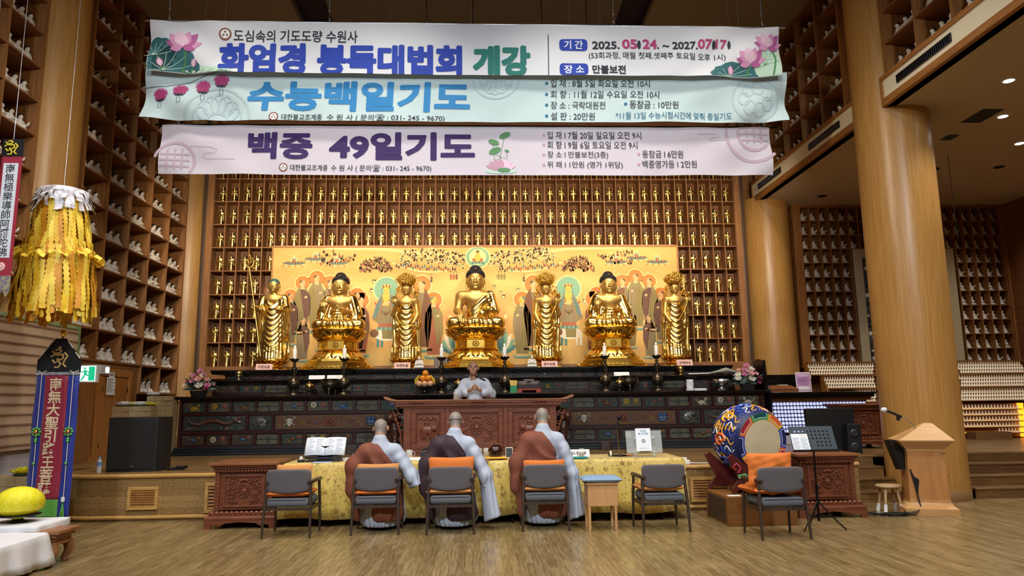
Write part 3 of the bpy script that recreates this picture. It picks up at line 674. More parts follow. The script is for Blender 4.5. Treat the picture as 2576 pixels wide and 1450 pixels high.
def lotus_pedestal(par, s, full=True):
    """octagonal gilt throne: upper lotus, waist with medallions, lower lotus, stepped plinth; top at z = 0"""
    b = MB(); b.lathe([(.6 * s, -.03), (.66 * s, -.03), (.67 * s, -.005), (.6 * s, .0)], 48); b.lathe([(.47 * s, -.23), (.6 * s, -.12), (.64 * s, -.03)], 48, cap=False)
    petal_ring(b, 22, .475 * s, -.235, .175 * s, .175, .17 * s); petal_ring(b, 22, .47 * s, -.24, .15 * s, .12, .15 * s, 0, .5); b.build('upper_lotus', 'gold_base', par)
    b = MB(); oc = lambda r, z: [(r * s / math.cos(PI / 8) * math.cos(PI / 8 + PI * k / 4), r * s / math.cos(PI / 8) * math.sin(PI / 8 + PI * k / 4), z) for k in range(8)]
    for r0, z0, r1, z1 in ((.5, -.23, .47, -.255), (.435, -.255, .435, -.44), (.47, -.44, .5, -.465)): b.rings([oc(r0, z0), oc(r1, z1)], 0, False)
    for k in range(8):
        M = RotZ(-PI / 2 + PI * k / 4) @ frame_to((.435 * s, 0, -.348), (0, 1, 0), (0, 0, 1), (1, 0, 0)); w2 = .435 * s * math.tan(PI / 8)
        for i in range(8):
            a = PI * i / 4; b.ball((w2 * .34 * math.cos(a), .05 * math.sin(a), .006), (.02, .02, .014), 6, 4, 0, M)
        b.ball((0, 0, .01), (.026, .026, .02), 7, 5, 0, M)
        for sx in (-1, 1): b.box(sx * w2 * .88 - .012, -.085, 0, sx * w2 * .88 + .012, .085, .014, 0, M)
        for sz in (-1, 1): b.box(-w2 * .85, sz * .075 - .008, 0, w2 * .85, sz * .075 + .008, .014, 0, M)
    b.build('waist', 'gold_base', par)
    b = MB(); petal_ring(b, 20, .44 * s, -.455, .2 * s, .2, .22 * s, 0, 0, -1, .6); b.lathe([(.43 * s, -.45), (.55 * s, -.53), (.63 * s, -.655)], 48, cap=False); b.build('lower_lotus', 'gold_base', par)
    b = MB(); b.rings([oc(.66, -.65), oc(.67, -.7)], 0, False); b.rings([oc(.62, -.7), oc(.62, -.72)], 0, False); b.rings([oc(.72, -.72), oc(.74, -.78)], 0, False); b.rings([oc(.8, -.78), oc(.83, -.87)], 0, False)
    for k in range(8):
        M = RotZ(-PI / 2 + PI * k / 4) @ frame_to((.815 * s, 0, -.825), (0, 1, 0), (0, 0, 1), (1, 0, 0))
        b.tube([M @ Vector((x * s * .24 + 0, .014 * math.sin(x * 14), .004)) for x in [-1 + .1 * i for i in range(21)]], .009, 5); b.ball((0, 0, .004), (.03, .022, .012), 7, 5, 0, M)
    b.build('plinth', 'gold_base', par)
def seated(name, label, x, y, s, ps, pose):
    t = thing(name, label, 'statue', (x, y, 2.31 + .87), 0, 'great gilded statues on the altar')
    def skin(P):
        d = [rc(P, (0, .02, .62), (0, .03, .3), .2, .19), el(P, (0, -.02, .7), (.34, .18, .17)), rc(P, (-.24, 0, .745), (.24, 0, .745), .115), rc(P, (0, 0, .78), (0, -.02, .95), .115, .11)]
        if pose == 'earth':
            d += [rc(P, (-.34, .0, .74), (-.39, -.04, .42), .112, .088), rc(P, (-.39, -.04, .42), (-.32, -.33, .3), .075, .058)]
            r = union(d, .08); r = smin(r, hand_open(P, (-.32, -.34, .3), (-.26, -.5, .1), (0, -.2, -1), 1.1, .1), .03)
        else:
            d += [rc(P, (-.33, 0, .74), (-.4, -.04, .45), .09, .08), rc(P, (-.4, -.04, .45), (-.33, -.26, .52), .065, .055), rc(P, (.33, -.02, .44), (.16, -.28, .46), .06, .05)]
            r = union(d, .07); r = np.minimum(r, hand_open(P, (-.32, -.28, .5), (-.32, -.3, .76), (.1, -1, 0), 1.05, .2)); r = np.minimum(r, hand_open(P, (.17, -.29, .45), (-.03, -.36, .56) if pose == 'teach' else (.02, -.4, .46), (0, -.3, 1), 1.05, .3))
        r = np.maximum(r, -np.abs(1.0 * (P[:, 2] - .9) ** 2 + .001) - .002) if False else r
        return smin(r, face(P, (0, -.03, 1.085), .222), .03)
    sdf_obj('body', lambda P: skin(P / s) * s, (-.55 * s, -.55 * s, .1 * s), (.5 * s, .28 * s, 1.34 * s), .0125 * s, 'gold_skin', t)
    def robe(P):
        x, yv, z = P.T
        legs = [rc(P, (-.12, .05, .14), (-.5, -.12, .13), .14, .135), rc(P, (.12, .05, .14), (.5, -.12, .13), .14, .135), rc(P, (-.5, -.12, .12), (.02, -.34, .13), .125, .1), rc(P, (.5, -.12, .12), (-.08, -.36, .1), .125, .1), el(P, (0, -.05, .08), (.55, .34, .1))]
        L = union(legs, .07)
        ang = np.arctan2(x, -(yv + .1)); L = L + .008 * np.sin(ang * 22 + z * 9) * fwin(z, -.1, .3, .02) * fwin(np.abs(x), -.1, .42, .04)
        L = np.maximum(L, -(z + .005))
        tor = [rc(P, (0, .03, .6), (0, .03, .22), .215, .22)]
        if pose == 'earth':
            sh = [rc(P, (.32, .01, .74), (.42, -.02, .42), .125, .11), rc(P, (.42, -.02, .42), (.14, -.26, .33), .1, .085)]
            T_ = union(tor + [el(P, (.02, -.0, .66), (.37, .205, .235)), rc(P, (.1, .02, .8), (.3, .01, .74), .125, .12)], .05); g = (z - .5) - .95 * (x - .05); T_ = np.maximum(T_, (g - .12) * .7)
            D_ = smin(T_, union(sh, .06), .06); D_ = D_ + .0075 * np.sin((z - 1.05 * x + .5 * x * x) * 2 * PI / .092) * fwin(x, -.4, .3, .04) + .006 * np.sin((x + .25 * z) * 2 * PI / .1) * fwin(x, .28, .9, .03)
        else:
            sh = []
            for e in (-1, 1): sh += [rc(P, (e * .29, .02, .75), (e * .4, .0, .42), .135, .14), rc(P, (e * .4, .0, .45), (e * .36, -.08, .2), .14, .12), rc(P, (e * .2, .06, .72), (e * .3, .05, .3), .15, .16), rc(P, (e * .17, .03, .83), (e * .29, .02, .76), .09, .11)]
            T_ = union(tor, .05); T_ = np.maximum(T_, z - .5)
            D_ = smin(T_, union(sh, .05), .05); D_ = D_ + .0075 * np.sin(np.abs(x) * 55 + z * 16) * fwin(z, .2, .8, .05) + .008 * np.sin(z * 90) * fwin(np.abs(x), -.2, .16, .03) * fwin(z, .1, .5, .03)
        return smin(L, D_, .06)
    sdf_obj('robe', lambda P: robe(P / s) * s, (-.68 * s, -.52 * s, -.03 * s), (.68 * s, .34 * s, .95 * s), .0145 * s, 'gold_robe', t)
    b = MB(); c = (0, .02 * s, 1.2 * s); z0 = lambda y: (1.245 * s if y < -.08 * s else (1.06 * s if y < .05 * s else 1.0 * s))
    b.ball((0, .012 * s, 1.18 * s), (.2 * s, .19 * s, .19 * s), 20, 12); curls(b, c, .203 * s, .194 * s, .17 * s, z0, .032 * s, .0175 * s)
    b.ball((0, .02 * s, 1.34 * s), (.12 * s, .12 * s, .09 * s), 14, 8); curls(b, (0, .02 * s, 1.34 * s), .122 * s, .12 * s, .095 * s, lambda y: 1.31 * s, .032 * s, .0165 * s)
    b.build('hair', 'hair_black', t)
    b = MB(); b.ball((0, -.208 * s, .972 * s), (.048 * s, .02 * s, .013 * s), 10, 6); b.ball((0, -.16 * s, 1.335 * s), (.022 * s, .02 * s, .015 * s), 8, 5); b.build('lips_and_jewel', 'lip_red', t)
    lotus_pedestal(t, ps); return t
seated('buddha_statue', 'largest gilded seated Buddha at the altar centre, hand touching its knee', -.07, 15.92, 1.0, 1.0, 'earth')
seated('buddha_statue', 'gilded seated Buddha with raised hand between monk statue and crowned statue', -3.06, 15.95, .9, .9, 'teach')
seated('buddha_statue', 'gilded seated Buddha with raised hand, behind the pair of candles by the drum side', 2.92, 15.95, .9, .9, 'give')
def standing(label, x, y, kind, mir=1):
    t = thing('bodhisattva_statue' if kind != 'monk' else 'monk_statue', label, 'statue', (x, y, 2.31), 0, 'great gilded statues on the altar')
    H = 1.52 if kind != 'monk' else 1.60                                  # shoulder line
    hc = (0, -.04, H + .265)
    def skin(P):
        P = P * np.array([mir, 1, 1]); d = [el(P, (0, -.02, H - .03), (.2, .12, .13)), rc(P, (0, 0, H + .02), (0, -.02, H + .17), .078, .07), rc(P, (-.16, 0, H + .0), (.16, 0, H + .0), .07)]
        r = union(d, .05)
        if kind == 'monk':
            r = np.minimum(r, rc(P, (-.27, -.2, H - .24), (-.32, -.26, H - .22), .04, .035)); r = np.minimum(r, hand_open(P, (-.3, -.24, H - .25), (-.33, -.35, H - .17), (-.5, -1, .2), 1.2, .9)); r = np.minimum(r, hand_open(P, (.17, -.16, H - .3), (.06, -.26, H - .27), (0, -.3, 1), 1.1, .5))
        else:
            r = smin(r, union([rc(P, (-.2, 0, H), (-.29, -.02, H - .3), .06, .052), rc(P, (-.29, -.02, H - .3), (-.22, -.18, H - .1), .048, .038)], .04), .04); r = np.minimum(r, hand_open(P, (-.22, -.19, H - .09), (-.25, -.23, H + .1), (0, -1, .1), 1.05, .3))
            r = smin(r, union([rc(P, (.2, 0, H), (.24, -.03, H - .32), .06, .052), rc(P, (.24, -.03, H - .32), (.17, -.17, H - .5), .05, .038)], .04), .04); r = np.minimum(r, hand_open(P, (.17, -.17, H - .5), (.11, -.24, H - .58), (0, -.5, -.5), 1.1, .8))
        return smin(r, face(P, hc, .132 if kind != 'monk' else .145), .02)
    sdf_obj('body', skin, (-.4, -.38, H - .7), (.4, .16, H + .44), .0095, 'gold_skin', t)
    def robe(P):
        P = P * np.array([mir, 1, 1]); Q = P * np.array([1, 1.35, 1]); x, yv, z = P.T
        w = .0 if kind != 'monk' else .045
        d = [rc(Q, (0, .02, 1.18), (0, .02, .75), .17 + w, .19 + w), rc(Q, (0, .02, .8), (0, .02, .36), .19 + w, .235 + w), rc(Q, (0, .02, .36), (0, .02, .27), .24 + w, .27 + w), rc(Q, (0, .0, 1.25), (0, 0, H - .12), .175 + w * .6, .17 + w)]
        for e in (-1, 1): d += [rc(Q, (e * .21, .03, H - .02), (e * .25, .04, 1.0), .078 + w * .7, .066 + w * .8), rc(Q, (e * .25, .05, 1.0), (e * (.27 + w), .05, .4), .055 + w * .6, .05), rc(Q, (e * .27, .05, .42), (e * .31, .04, .28), .05, .035)]
        r = union(d, .06)
        if kind == 'monk':
            for e in (-1, 1): r = smin(r, union([rc(P, (e * .25, .0, H - .06), (e * .3, -.05, H - .28), .085, .085), rc(P, (e * .3, -.05, H - .28), (e * .24, -.16, H - .26), .075, .06), rc(P, (e * .28, -.08, H - .35), (e * .3, .0, .7), .06, .03)], .05), .04)
            r = np.maximum(r, -el(P, (0, -.2, H - .03), (.13, .12, .15)))
        f = fwin(np.abs(x), -.3, .17, .025) * fwin(yv, -1, .02, .02)
        ph = z - 5.5 * x * x
        fold = .009 * np.sin(ph * 2 * PI / .115) * f * fwin(z, .42, H - .16, .04) + .008 * np.sin(x * 2 * PI / .062) * fwin(z, .2, .5, .03) + .008 * np.sin(x * 2 * PI / .07 + z * 6) * (1 - f) * fwin(z, .3, 1.4, .05)
        return np.maximum(r + fold, -(z - .235))
    sdf_obj('robe', robe, (-.46, -.4, .22), (.46, .36, H + .1), .0125, 'gold_robe', t)
    b = MB(); b.lathe([(.2, .135), (.3, .2), (.31, .235), (.2, .245)], 36); petal_ring(b, 14, .2, .125, .17, .1, .13); petal_ring(b, 14, .2, .12, .14, .05, .12, 0, .5); b.build('lotus_stand', 'gold_base', t)
    b = MB(); b.lathe([(.22, .07), (.19, .1), (.21, .14)], 32, cap=False); petal_ring(b, 14, .2, .09, .17, .085, .13, 0, 0, -1, .7); b.lathe([(.2, .09), (.32, .05), (.36, 0)], 36, cap=False); b.build('pedestal', 'gold_base', t)
    if kind == 'monk':
        b = MB(); b.ball((hc[0], hc[1] + .014, hc[2] + .032), (.127, .124, .135), 20, 12); o = b.build('cap', 'cap_green', t)
        b = MB(); p0, p1 = (-.12, -.42, .3), (-.47, -.32, 2.24); b.tube([p0, p1], .013, 8)
        c = Vector(p1); ring = lambda r, dz: [tuple(c + Vector((r * math.cos(2 * PI * i / 16), 0, dz + r * 1.2 * math.sin(2 * PI * i / 16)))) for i in range(17)]
        b.tube(ring(.09, .1), .01, 6); b.tube(ring(.035, .13), .008, 6); b.ball(tuple(c + Vector((0, 0, .25))), (.02, .02, .045), 8, 6)
        for e in (-1, 1): b.tube([tuple(c + Vector((e * .1 + .03 * math.cos(2 * PI * i / 10), 0, .0 + .03 * math.sin(2 * PI * i / 10)))) for i in range(11)], .006, 5)
        b.build('ring_staff', 'gold_base', t)
    else:
        b = MB(); rd = random.Random(5); hz = hc[2] + .08
        b.lathe([(.122, hz - .0), (.136, hz + .02), (.134, hz + .045), (.146, hz + .06)], 24, (0, -.03, 0), cap=False)
        for i in range(15):
            a = -PI / 2 + (i - 7) * .24; r = .14; h2 = .21 * (1 - .4 * abs(i - 7) / 7)
            for k in range(6):
                z = hz + .05 + h2 * k / 5.6; rr = r + .022 * k - .0035 * k * k
                b.ball((rr * math.cos(a) + rd.uniform(-.012, .012), rr * math.sin(a) - .03, z + rd.uniform(-.01, .01)), rd.uniform(.018, .034), 6, 5)
            b.tube([(r * math.cos(a), r * math.sin(a) - .03, hz), ((r + .1) * math.cos(a + .1), (r + .08) * math.sin(a) - .03, hz + h2 + .05)], [.012, .004], 5)
        for e in (-1, 1):
            for i in range(34): b.ball((e * (.15 + rd.uniform(0, .1)), -.05 + rd.uniform(-.04, .04), hc[2] - .06 + rd.uniform(-.12, .12)), rd.uniform(.012, .026), 6, 4)
            b.tube([(e * .13, -.05, hz), (e * .21, -.06, hz + .05), (e * .245, -.06, hz + .12), (e * .2, -.06, hz + .16)], .013, 6)
        b.build('crown', 'gold_base', t)
        MB().ball((hc[0], hc[1] + .016, hc[2] + .03), (.12, .114, .125), 18, 10).build('hair', 'hair_black', t)
        b = MB(); st = [(mir * .11, -.26, H - .56), (mir * .0, -.27, H - .5), (mir * -.1, -.26, H - .35), (mir * -.2, -.24, H - .15), (mir * -.25, -.26, H + .05)] if mir < 0 else [(.3, -.22, H - .58), (.12, -.26, H - .57), (-.05, -.26, H - .55), (-.16, -.24, H - .45), (-.22, -.2, H - .3)]
        b.tube(st, .009, 6)
        if mir < 0: b.ball((.26, -.26, H + .1), .045, 12, 8)
        b.tube([(-.13, -.09, H - .05), (-.08, -.135, H - .1), (0, -.15, H - .13), (.08, -.135, H - .1), (.13, -.09, H - .05)], .008, 6)
        for i in range(5): b.ball(((i - 2) * .035, -.145, H - .11 - .01 * (2 - abs(i - 2))), .011, 6, 4)
        b.build('ornaments', 'gold_base', t)
    return t
standing('gilded standing monk statue with green cap and long ringed staff', -4.5, 15.95, 'monk')
standing('gilded crowned standing statue with raised hand, beside the painted monk in red', -1.6, 15.98, 'crown')
standing('gilded crowned standing statue holding a ball topped stem beside the central Buddha', 1.5, 15.98, 'crown', -1)
standing('gilded crowned standing statue at the drum end of the altar', 4.42, 15.98, 'crown', -1)
# ------------------------------------------------------------------ painted mural behind the statues
mat('mural_ochre', '#c98f4c', .7, col2='#d8b264', scale=(.32, 1, .9), nscale=1.6, detail=3); mat('m_line', '#7a5634', .8); mat('m_cloud', '#e2bd82', .8); mat('m_halo', '#c47a3a', .8); mat('m_halo_rim', '#ecd08f', .8)
mat('m_green', '#7fa486', .8); mat('m_skin', '#d9ab74', .8); mat('m_gold', '#d8ac3e', .6); mat('m_robe_olive', '#8a7b48', .8); mat('m_robe_brown', '#7d553a', .8); mat('m_robe_red', '#a85f42', .8); mat('m_robe_grey', '#8d7c58', .8); mat('m_teal', '#58807a', .8); mat('m_white', '#e3d6bb', .8)
mat('m_robe_plum', '#65453a', .8); mat('m_hair', '#5d4a36', .8)
MU = ['mural_ochre', 'm_line', 'm_cloud', 'm_halo', 'm_halo_rim', 'm_green', 'm_skin', 'm_gold', 'm_robe_olive', 'm_robe_brown', 'm_robe_red', 'm_robe_grey', 'm_teal', 'm_white', 'm_robe_plum', 'm_hair']
D = Draw(); rd = random.Random(11)
MW, MH = MX1 - MX0, MZ1 - 2.44
D.rect(0, 0, MW, MH, 0, 0)
def px(x, y):            # mural coordinates from (fraction across, fraction down)
    return x * MW, (1 - y) * MH
def disciple(x, y, h, robe, robe2, look, halo=True, gold=False):
    """robed figure with halo: head at (x, y), h = head-to-hem height"""
    hr = h * .062
    if halo: D.ell(x, y + .01, hr * 2.5, hr * 2.5, 4, 28, 0, 3); D.ell(x, y + .01, hr * 2.25, hr * 2.25, 3, 28, 0, 4)
    bw = h * .13
    D.poly([(x - bw * .5, y - hr * 1.1), (x + bw * .5, y - hr * 1.1), (x + bw * 1.15, y - h * .25), (x + bw * 1.25, y - h * .5), (x + bw * .95, y - h * .78), (x + bw * .8, y - h * .93), (x - bw * .8, y - h * .93), (x - bw * .95, y - h * .7), (x - bw * 1.25, y - h * .45), (x - bw * 1.1, y - h * .22)], robe, 5)
    D.poly([(x - bw * .4 * look, y - hr * 1.2), (x + bw * 1.05 * look, y - h * .2), (x + bw * 1.2 * look, y - h * .55), (x + bw * .5 * look, y - h * .8), (x + bw * .1 * look, y - h * .45)], robe2, 6)
    for i in range(5):
        u = (i - 2) * .32; D.line([(x + bw * u * .8, y - h * .2), (x + bw * u * 1.15, y - h * .5), (x + bw * u * 1.1, y - h * .9)], .008, 1, 7)
    D.poly([(x - hr * .45, y - hr * .6), (x + hr * .45, y - hr * .6), (x + hr * .7, y - hr * 1.9), (x - hr * .7, y - hr * 1.9)], 6, 7)
    D.ell(x, y, hr * .82, hr * 1.05, 7 if gold else 6, 16, 0, 8); D.ell(x - look * hr * .3, y + hr * .45, hr * .62, hr * .5, 15 if not gold else 12, 12, 0, 9)
    D.ell(x + look * hr * .12, y - hr * .02, hr * .66, hr * .72, 7 if gold else 6, 12, 0, 10)
    for e in (-.1, .45): D.line([(x + look * hr * (e + .0), y + hr * .15), (x + look * hr * (e + .22), y + hr * .12)], .009, 1, 11)
    D.line([(x + look * hr * .35, y + hr * .1), (x + look * hr * .48, y - hr * .25), (x + look * hr * .3, y - hr * .28)], .007, 1, 11); D.line([(x + look * hr * .15, y - hr * .5), (x + look * hr * .45, y - hr * .5)], .009, 10, 11)
    D.ell(x + look * bw * .55, y - h * .27, hr * .5, hr * .35, 6, 10, .5, 9)
    for e in (-1, 1): D.ell(x + e * bw * .35, y - h * .955, bw * .4, h * .02, 6, 10, 0, 6)
    D.ell(x, y - h * .985, bw * 1.2, h * .028, 12, 16, 0, 4)
    for i in range(7): D.ell(x + (i - 3) * bw * .36, y - h * .975, bw * .2, h * .02, 5, 8, 0, 5)
def bodhi(x, y, h):
    hr = h * .075
    D.ell(x, y + hr * .3, hr * 3.3, hr * 3.3, 4, 36, 0, 3); D.ell(x, y + hr * .3, hr * 3.0, hr * 3.0, 5, 36, 0, 4)
    D.poly([(x - hr * 1.2, y - hr), (x + hr * 1.2, y - hr), (x + hr * 2.6, y - hr * 4), (x + hr * 3.4, y - hr * 7), (x + hr * 1.6, y - hr * 8.4), (x - hr * 1.6, y - hr * 8.4), (x - hr * 3.4, y - hr * 7), (x - hr * 2.6, y - hr * 4)], 11, 5)
    for e in (-1, 1):
        D.poly([(x + e * hr * .7, y - hr * 1), (x + e * hr * 2.5, y - hr * 3.6), (x + e * hr * 3.3, y - hr * 6.8), (x + e * hr * 2.3, y - hr * 6.6), (x + e * hr * 1.4, y - hr * 3.5)], 12, 6)
        for k in range(4): D.line([(x + e * hr * (.6 + .4 * k), y - hr * 2), (x + e * hr * (1 + .6 * k), y - hr * 5), (x + e * hr * (1 + .7 * k), y - hr * 7.6)], .009, 10 if k % 2 else 1, 7)
        D.ell(x + e * hr * 2.6, y - hr * 3.2, hr * .5, hr * .22, 10, 8, e, 7)
    D.poly([(x - hr * .9, y - hr * .9), (x + hr * .9, y - hr * .9), (x + hr * .8, y - hr * 3.8), (x - hr * .8, y - hr * 3.8)], 7, 7); D.ell(x, y - hr * 3.2, hr * 1.1, hr * .35, 6, 12, .3, 8)
    D.ell(x, y, hr * .8, hr, 7, 18, 0, 8); D.ell(x, y + hr * .75, hr * .95, hr * .45, 15, 14, 0, 7)
    for i in range(7):
        a = PI * (i + .5) / 7; D.petal(x + hr * .7 * math.cos(a), y + hr * .7, x + hr * 1.2 * math.cos(a), y + hr * (.9 + .9 * math.sin(a)), hr * .4, 10 if i % 2 else 7, 9)
    for e in (-1, 1): D.line([(x + e * hr * .15, y + hr * .1), (x + e * hr * .5, y + hr * .1)], .01, 1, 10); D.line([(x + e * hr * 1, y + hr * .6), (x + e * hr * 1.1, y - hr * .8)], .014, 12, 8)
    D.line([(x - hr * .2, y - hr * .5), (x + hr * .2, y - hr * .5)], .012, 10, 10)
    for i in range(5): D.line([(x - hr * 1.4 + hr * .3 * i, y - hr * 5 - hr * .5 * (i % 2)), (x, y - hr * 5.8 - .2 * hr * i), (x + hr * 1.4 - hr * .3 * i, y - hr * 5 - hr * .5 * (i % 2))], .01, 1, 8)
    D.poly([(x - hr * 1.7, y - hr * 8.2), (x + hr * 1.7, y - hr * 8.2), (x + hr * 2, y - hr * 9.4), (x - hr * 2, y - hr * 9.4)], 10, 6)
    for i in range(9): D.petal(x + (i - 4) * hr * .5, y - hr * 9.0, x + (i - 4) * hr * .55, y - hr * 10, hr * .5, 12 if i % 2 else 5, 7)
    # the beast below
    D.ell(x + hr * .2, y - hr * 11, hr * 3, hr * 1.5, 13, 18, 0, 5); D.ell(x - hr * 2.8, y - hr * 10.6, hr * 1.1, hr * 1.0, 9, 14, 0, 6); D.poly([(x - hr, y - hr * 9.6), (x + hr * 1.8, y - hr * 9.6), (x + hr * 1.6, y - hr * 12), (x - hr * .8, y - hr * 12)], 8, 6)
    for k in (-2.2, -1.2, 1.5, 2.5): D.poly([(x + hr * k, y - hr * 11.5), (x + hr * (k + .7), y - hr * 11.5), (x + hr * (k + .6), y - hr * 14), (x + hr * k, y - hr * 14)], 13 if k > 0 else 12, 4)
# cloud bands and crowds of tiny seated figures across the top
for sg in (0, 1):
    fx = (lambda u: u) if not sg else (lambda u: 1 - u)
    band = lambda pts, w, mi, l: D.line([px(fx(u), v) for u, v in pts], w, mi, l)
    band([(.24, .0), (.30, .035), (.40, .05), (.46, .10), (.50, .15)] if False else [(.12 + .24 * t, .01 + .02 * t + .09 * max(0, t - .6) ** 1.2) for t in [i / 10 for i in range(11)]], .07, 2, 1)
    band([(.29 + .15 * t, .14 + .05 * math.sin(t * 3) + .05 * t) for t in [i / 10 for i in range(11)]], .03, 4, 1)
    band([(.44 + .03 * t * math.cos(t * 7), .17 + .03 * math.sin(t * 7)) for t in [i / 16 for i in range(17)]], .018, 2, 2)
    for i in range(3):                                                       # three small throned figures on clouds
        x, y = px(fx(.05 + .052 * i), .12 if i != 1 else .085)
        D.ell(x, y - .05, .26, .04, 12, 16, 0, 2); D.ell(x, y + .02, .075, .08, 4, 16, 0, 3); D.ell(x, y + .02, .06, .065, 5, 16, 0, 4); D.ell(x, y, .04, .05, 10, 12, 0, 5); D.ell(x, y + .055, .02, .022, 6, 10, 0, 6)
        for k in range(8): D.ell(x + (k - 3.5) * .055, y - .035, .02, .03, 9 if k % 2 else 10, 8, 0, 3); D.line([(x + (k - 3.5) * .06, y - .07), (x + (k - 3.5) * .075, y - .14), (x + (k - 3.5) * .075 + .03, y - .12)], .012, 13 if k % 2 else 10, 2)
        for k in range(7): D.line([(x, y + .1), (x + (k - 3) * .12, y + .26)], .004, 4, 1)
    for cx, cy, n in ((.13, .06, 14), (.137, .13, 16), (.177, .1, 18)):
        for k in range(n):
            x, y = px(fx(cx + rd.uniform(-.022, .022)), cy + rd.uniform(-.025, .025)); D.ell(x, y, .024, .034, rd.choice((8, 9, 10, 14)), 8, 0, 2); D.ell(x, y + .036, .013, .015, rd.choice((15, 6)), 7, 0, 3)
    for k in range(150):                                                     # dense crowd
        a = rd.uniform(0, PI); r = rd.uniform(.1, 1) ** .6; u = .25 + .042 * r * math.cos(a); v = .215 - .12 * r * math.sin(a)
        x, y = px(fx(u), v); D.ell(x, y, .026, .036, rd.choice((14, 9, 9, 10, 8)), 8, 0, 2 + k % 4); D.ell(x, y + .04, .013, .015, rd.choice((15, 6)), 7, 0, 6)
    for k in range(300):
        u = rd.uniform(.31, .475); v = rd.uniform(.03, .15) + .02 * math.sin(u * 30); x, y = px(fx(u), v)
        if rd.random() < .2: D.ell(x, y - .03, .026, .04, rd.choice((9, 10, 12, 8)), 8, 0, 2)
        D.ell(x, y, .024, .028, 4, 9, 0, 3); D.ell(x, y, .013, .016, 15 if rd.random() < .6 else 6, 7, 0, 4)
    for k in range(26):
        t = k / 26; u = .30 + .15 * t; v = .165 + .04 * t + .012 * math.sin(k * 2); x, y = px(fx(u), v); D.ell(x, y, .026, .036, rd.choice((9, 10, 12, 14)), 8, 0, 2); D.ell(x, y + .04, .013, .016, 15, 7, 0, 3)
    for u, v in ((.434, .25), (.441, .25), (.448, .25), (.386, .27)):
        x, y = px(fx(u), v); D.poly([(x - .02, y - .1), (x + .02, y - .1), (x + .03, y), (x, y + .05), (x - .03, y)], rd.choice((9, 10, 8)), 3); D.ell(x, y + .065, .018, .022, 6, 9, 0, 4); D.ell(x, y + .08, .018, .012, 15, 8, 0, 5)
    for k in range(22):                                                      # floating jewels
        u, v = rd.uniform(.02, .47), rd.uniform(.26, .52); x, y = px(fx(u), v); r = rd.uniform(.03, .055)
        D.ell(x, y, r, r * .8, 8, 10, 0, 1); D.ell(x, y, r * .6, r * .5, 4, 8, 0, 2)
        for e in (-1, 0, 1): D.petal(x, y, x + e * r * 1.2 + r * .3, y + r * 1.6, r * .5, 8, 1)
    for k in range(110): x, y = px(fx(rd.uniform(.02, .49)), rd.uniform(.2, .6)); D.ell(x, y, .014, .009, 13 if k % 3 else 2, 6, rd.uniform(0, 3), 1)
    L = 1 if not sg else -1
    for u, v, h, r1, r2 in ((.073, .31, 1.2, 8, 14), (.107, .27, 1.25, 8, 11), (.14, .31, 1.2, 11, 9), (.045, .42, 1.15, 11, 14), (.125, .52, 1.0, 8, 9), (.172, .30, 1.2, 8, 10), (.02, .57, 1.0, 9, 14), (.215, .46, 1.3, 10, 9), (.078, .62, .95, 11, 14), (.205, .42, 1.3, 9, 10)):
        x, y = px(fx(u), v); disciple(x, y, h, r1, r2, L)
    bodhi(*px(fx(.276), .375), 1.25)
    x, y = px(fx(.362), .33); disciple(x, y, 1.55, 9, 11, -L); x, y = px(fx(.392), .46); disciple(x, y, 1.35, 10 if not sg else 8, 8 if not sg else 11, L, True, True)
    for k in range(4): D.ring(*px(fx(.425 + .012 * (k % 2)), .86 + .04 * k), .05, .062, 2, 16, 0, 5, 1, 2)
    for k in range(5):                                                       # great lotus petals beside the centre throne
        a = .25 + k * .32; x, y = px(fx(.445), .9); D.petal(x, y, x - L * .42 * math.cos(a), y + .5 * math.sin(a) + .05, .16, (12, 5, 13, 5, 12)[k], 2 + k)
x, y = px(.5, .095)
D.ell(x, y, .3, .27, 4, 36, 0, 7); D.ell(x, y, .27, .24, 5, 36, 0, 8); D.ell(x, y + .01, .2, .19, 4, 30, 0, 9); D.ell(x, y - .06, .13, .06, 10, 20, 0, 10); D.ell(x, y, .075, .1, 7, 18, 0, 11); D.ell(x, y + .1, .045, .05, 7, 14, 0, 12); D.ell(x, y + .14, .04, .03, 15, 12, 0, 13)
for i in range(9): D.petal(x + (i - 4) * .035, y - .16, x + (i - 4) * .045, y - .09, .05, 12 if i % 2 else 5, 11)
for e in (-1, 1): D.ell(x + e * .64, px(0, .60)[1], .045, .05, 4, 18, 0, 2)
o = thing('painted_mural', 'wide orange and gold temple painting of haloed disciples behind the gilded statues', 'painting', (MX0, 16.68, 2.44))
D.build('picture', MU, lambda u, v, l: (u, -.001 - l, v), o, lift=.0007)
MB().box(0, 0, 0, MW, .03, MH).build('board', 'wood_shelf_x', o)
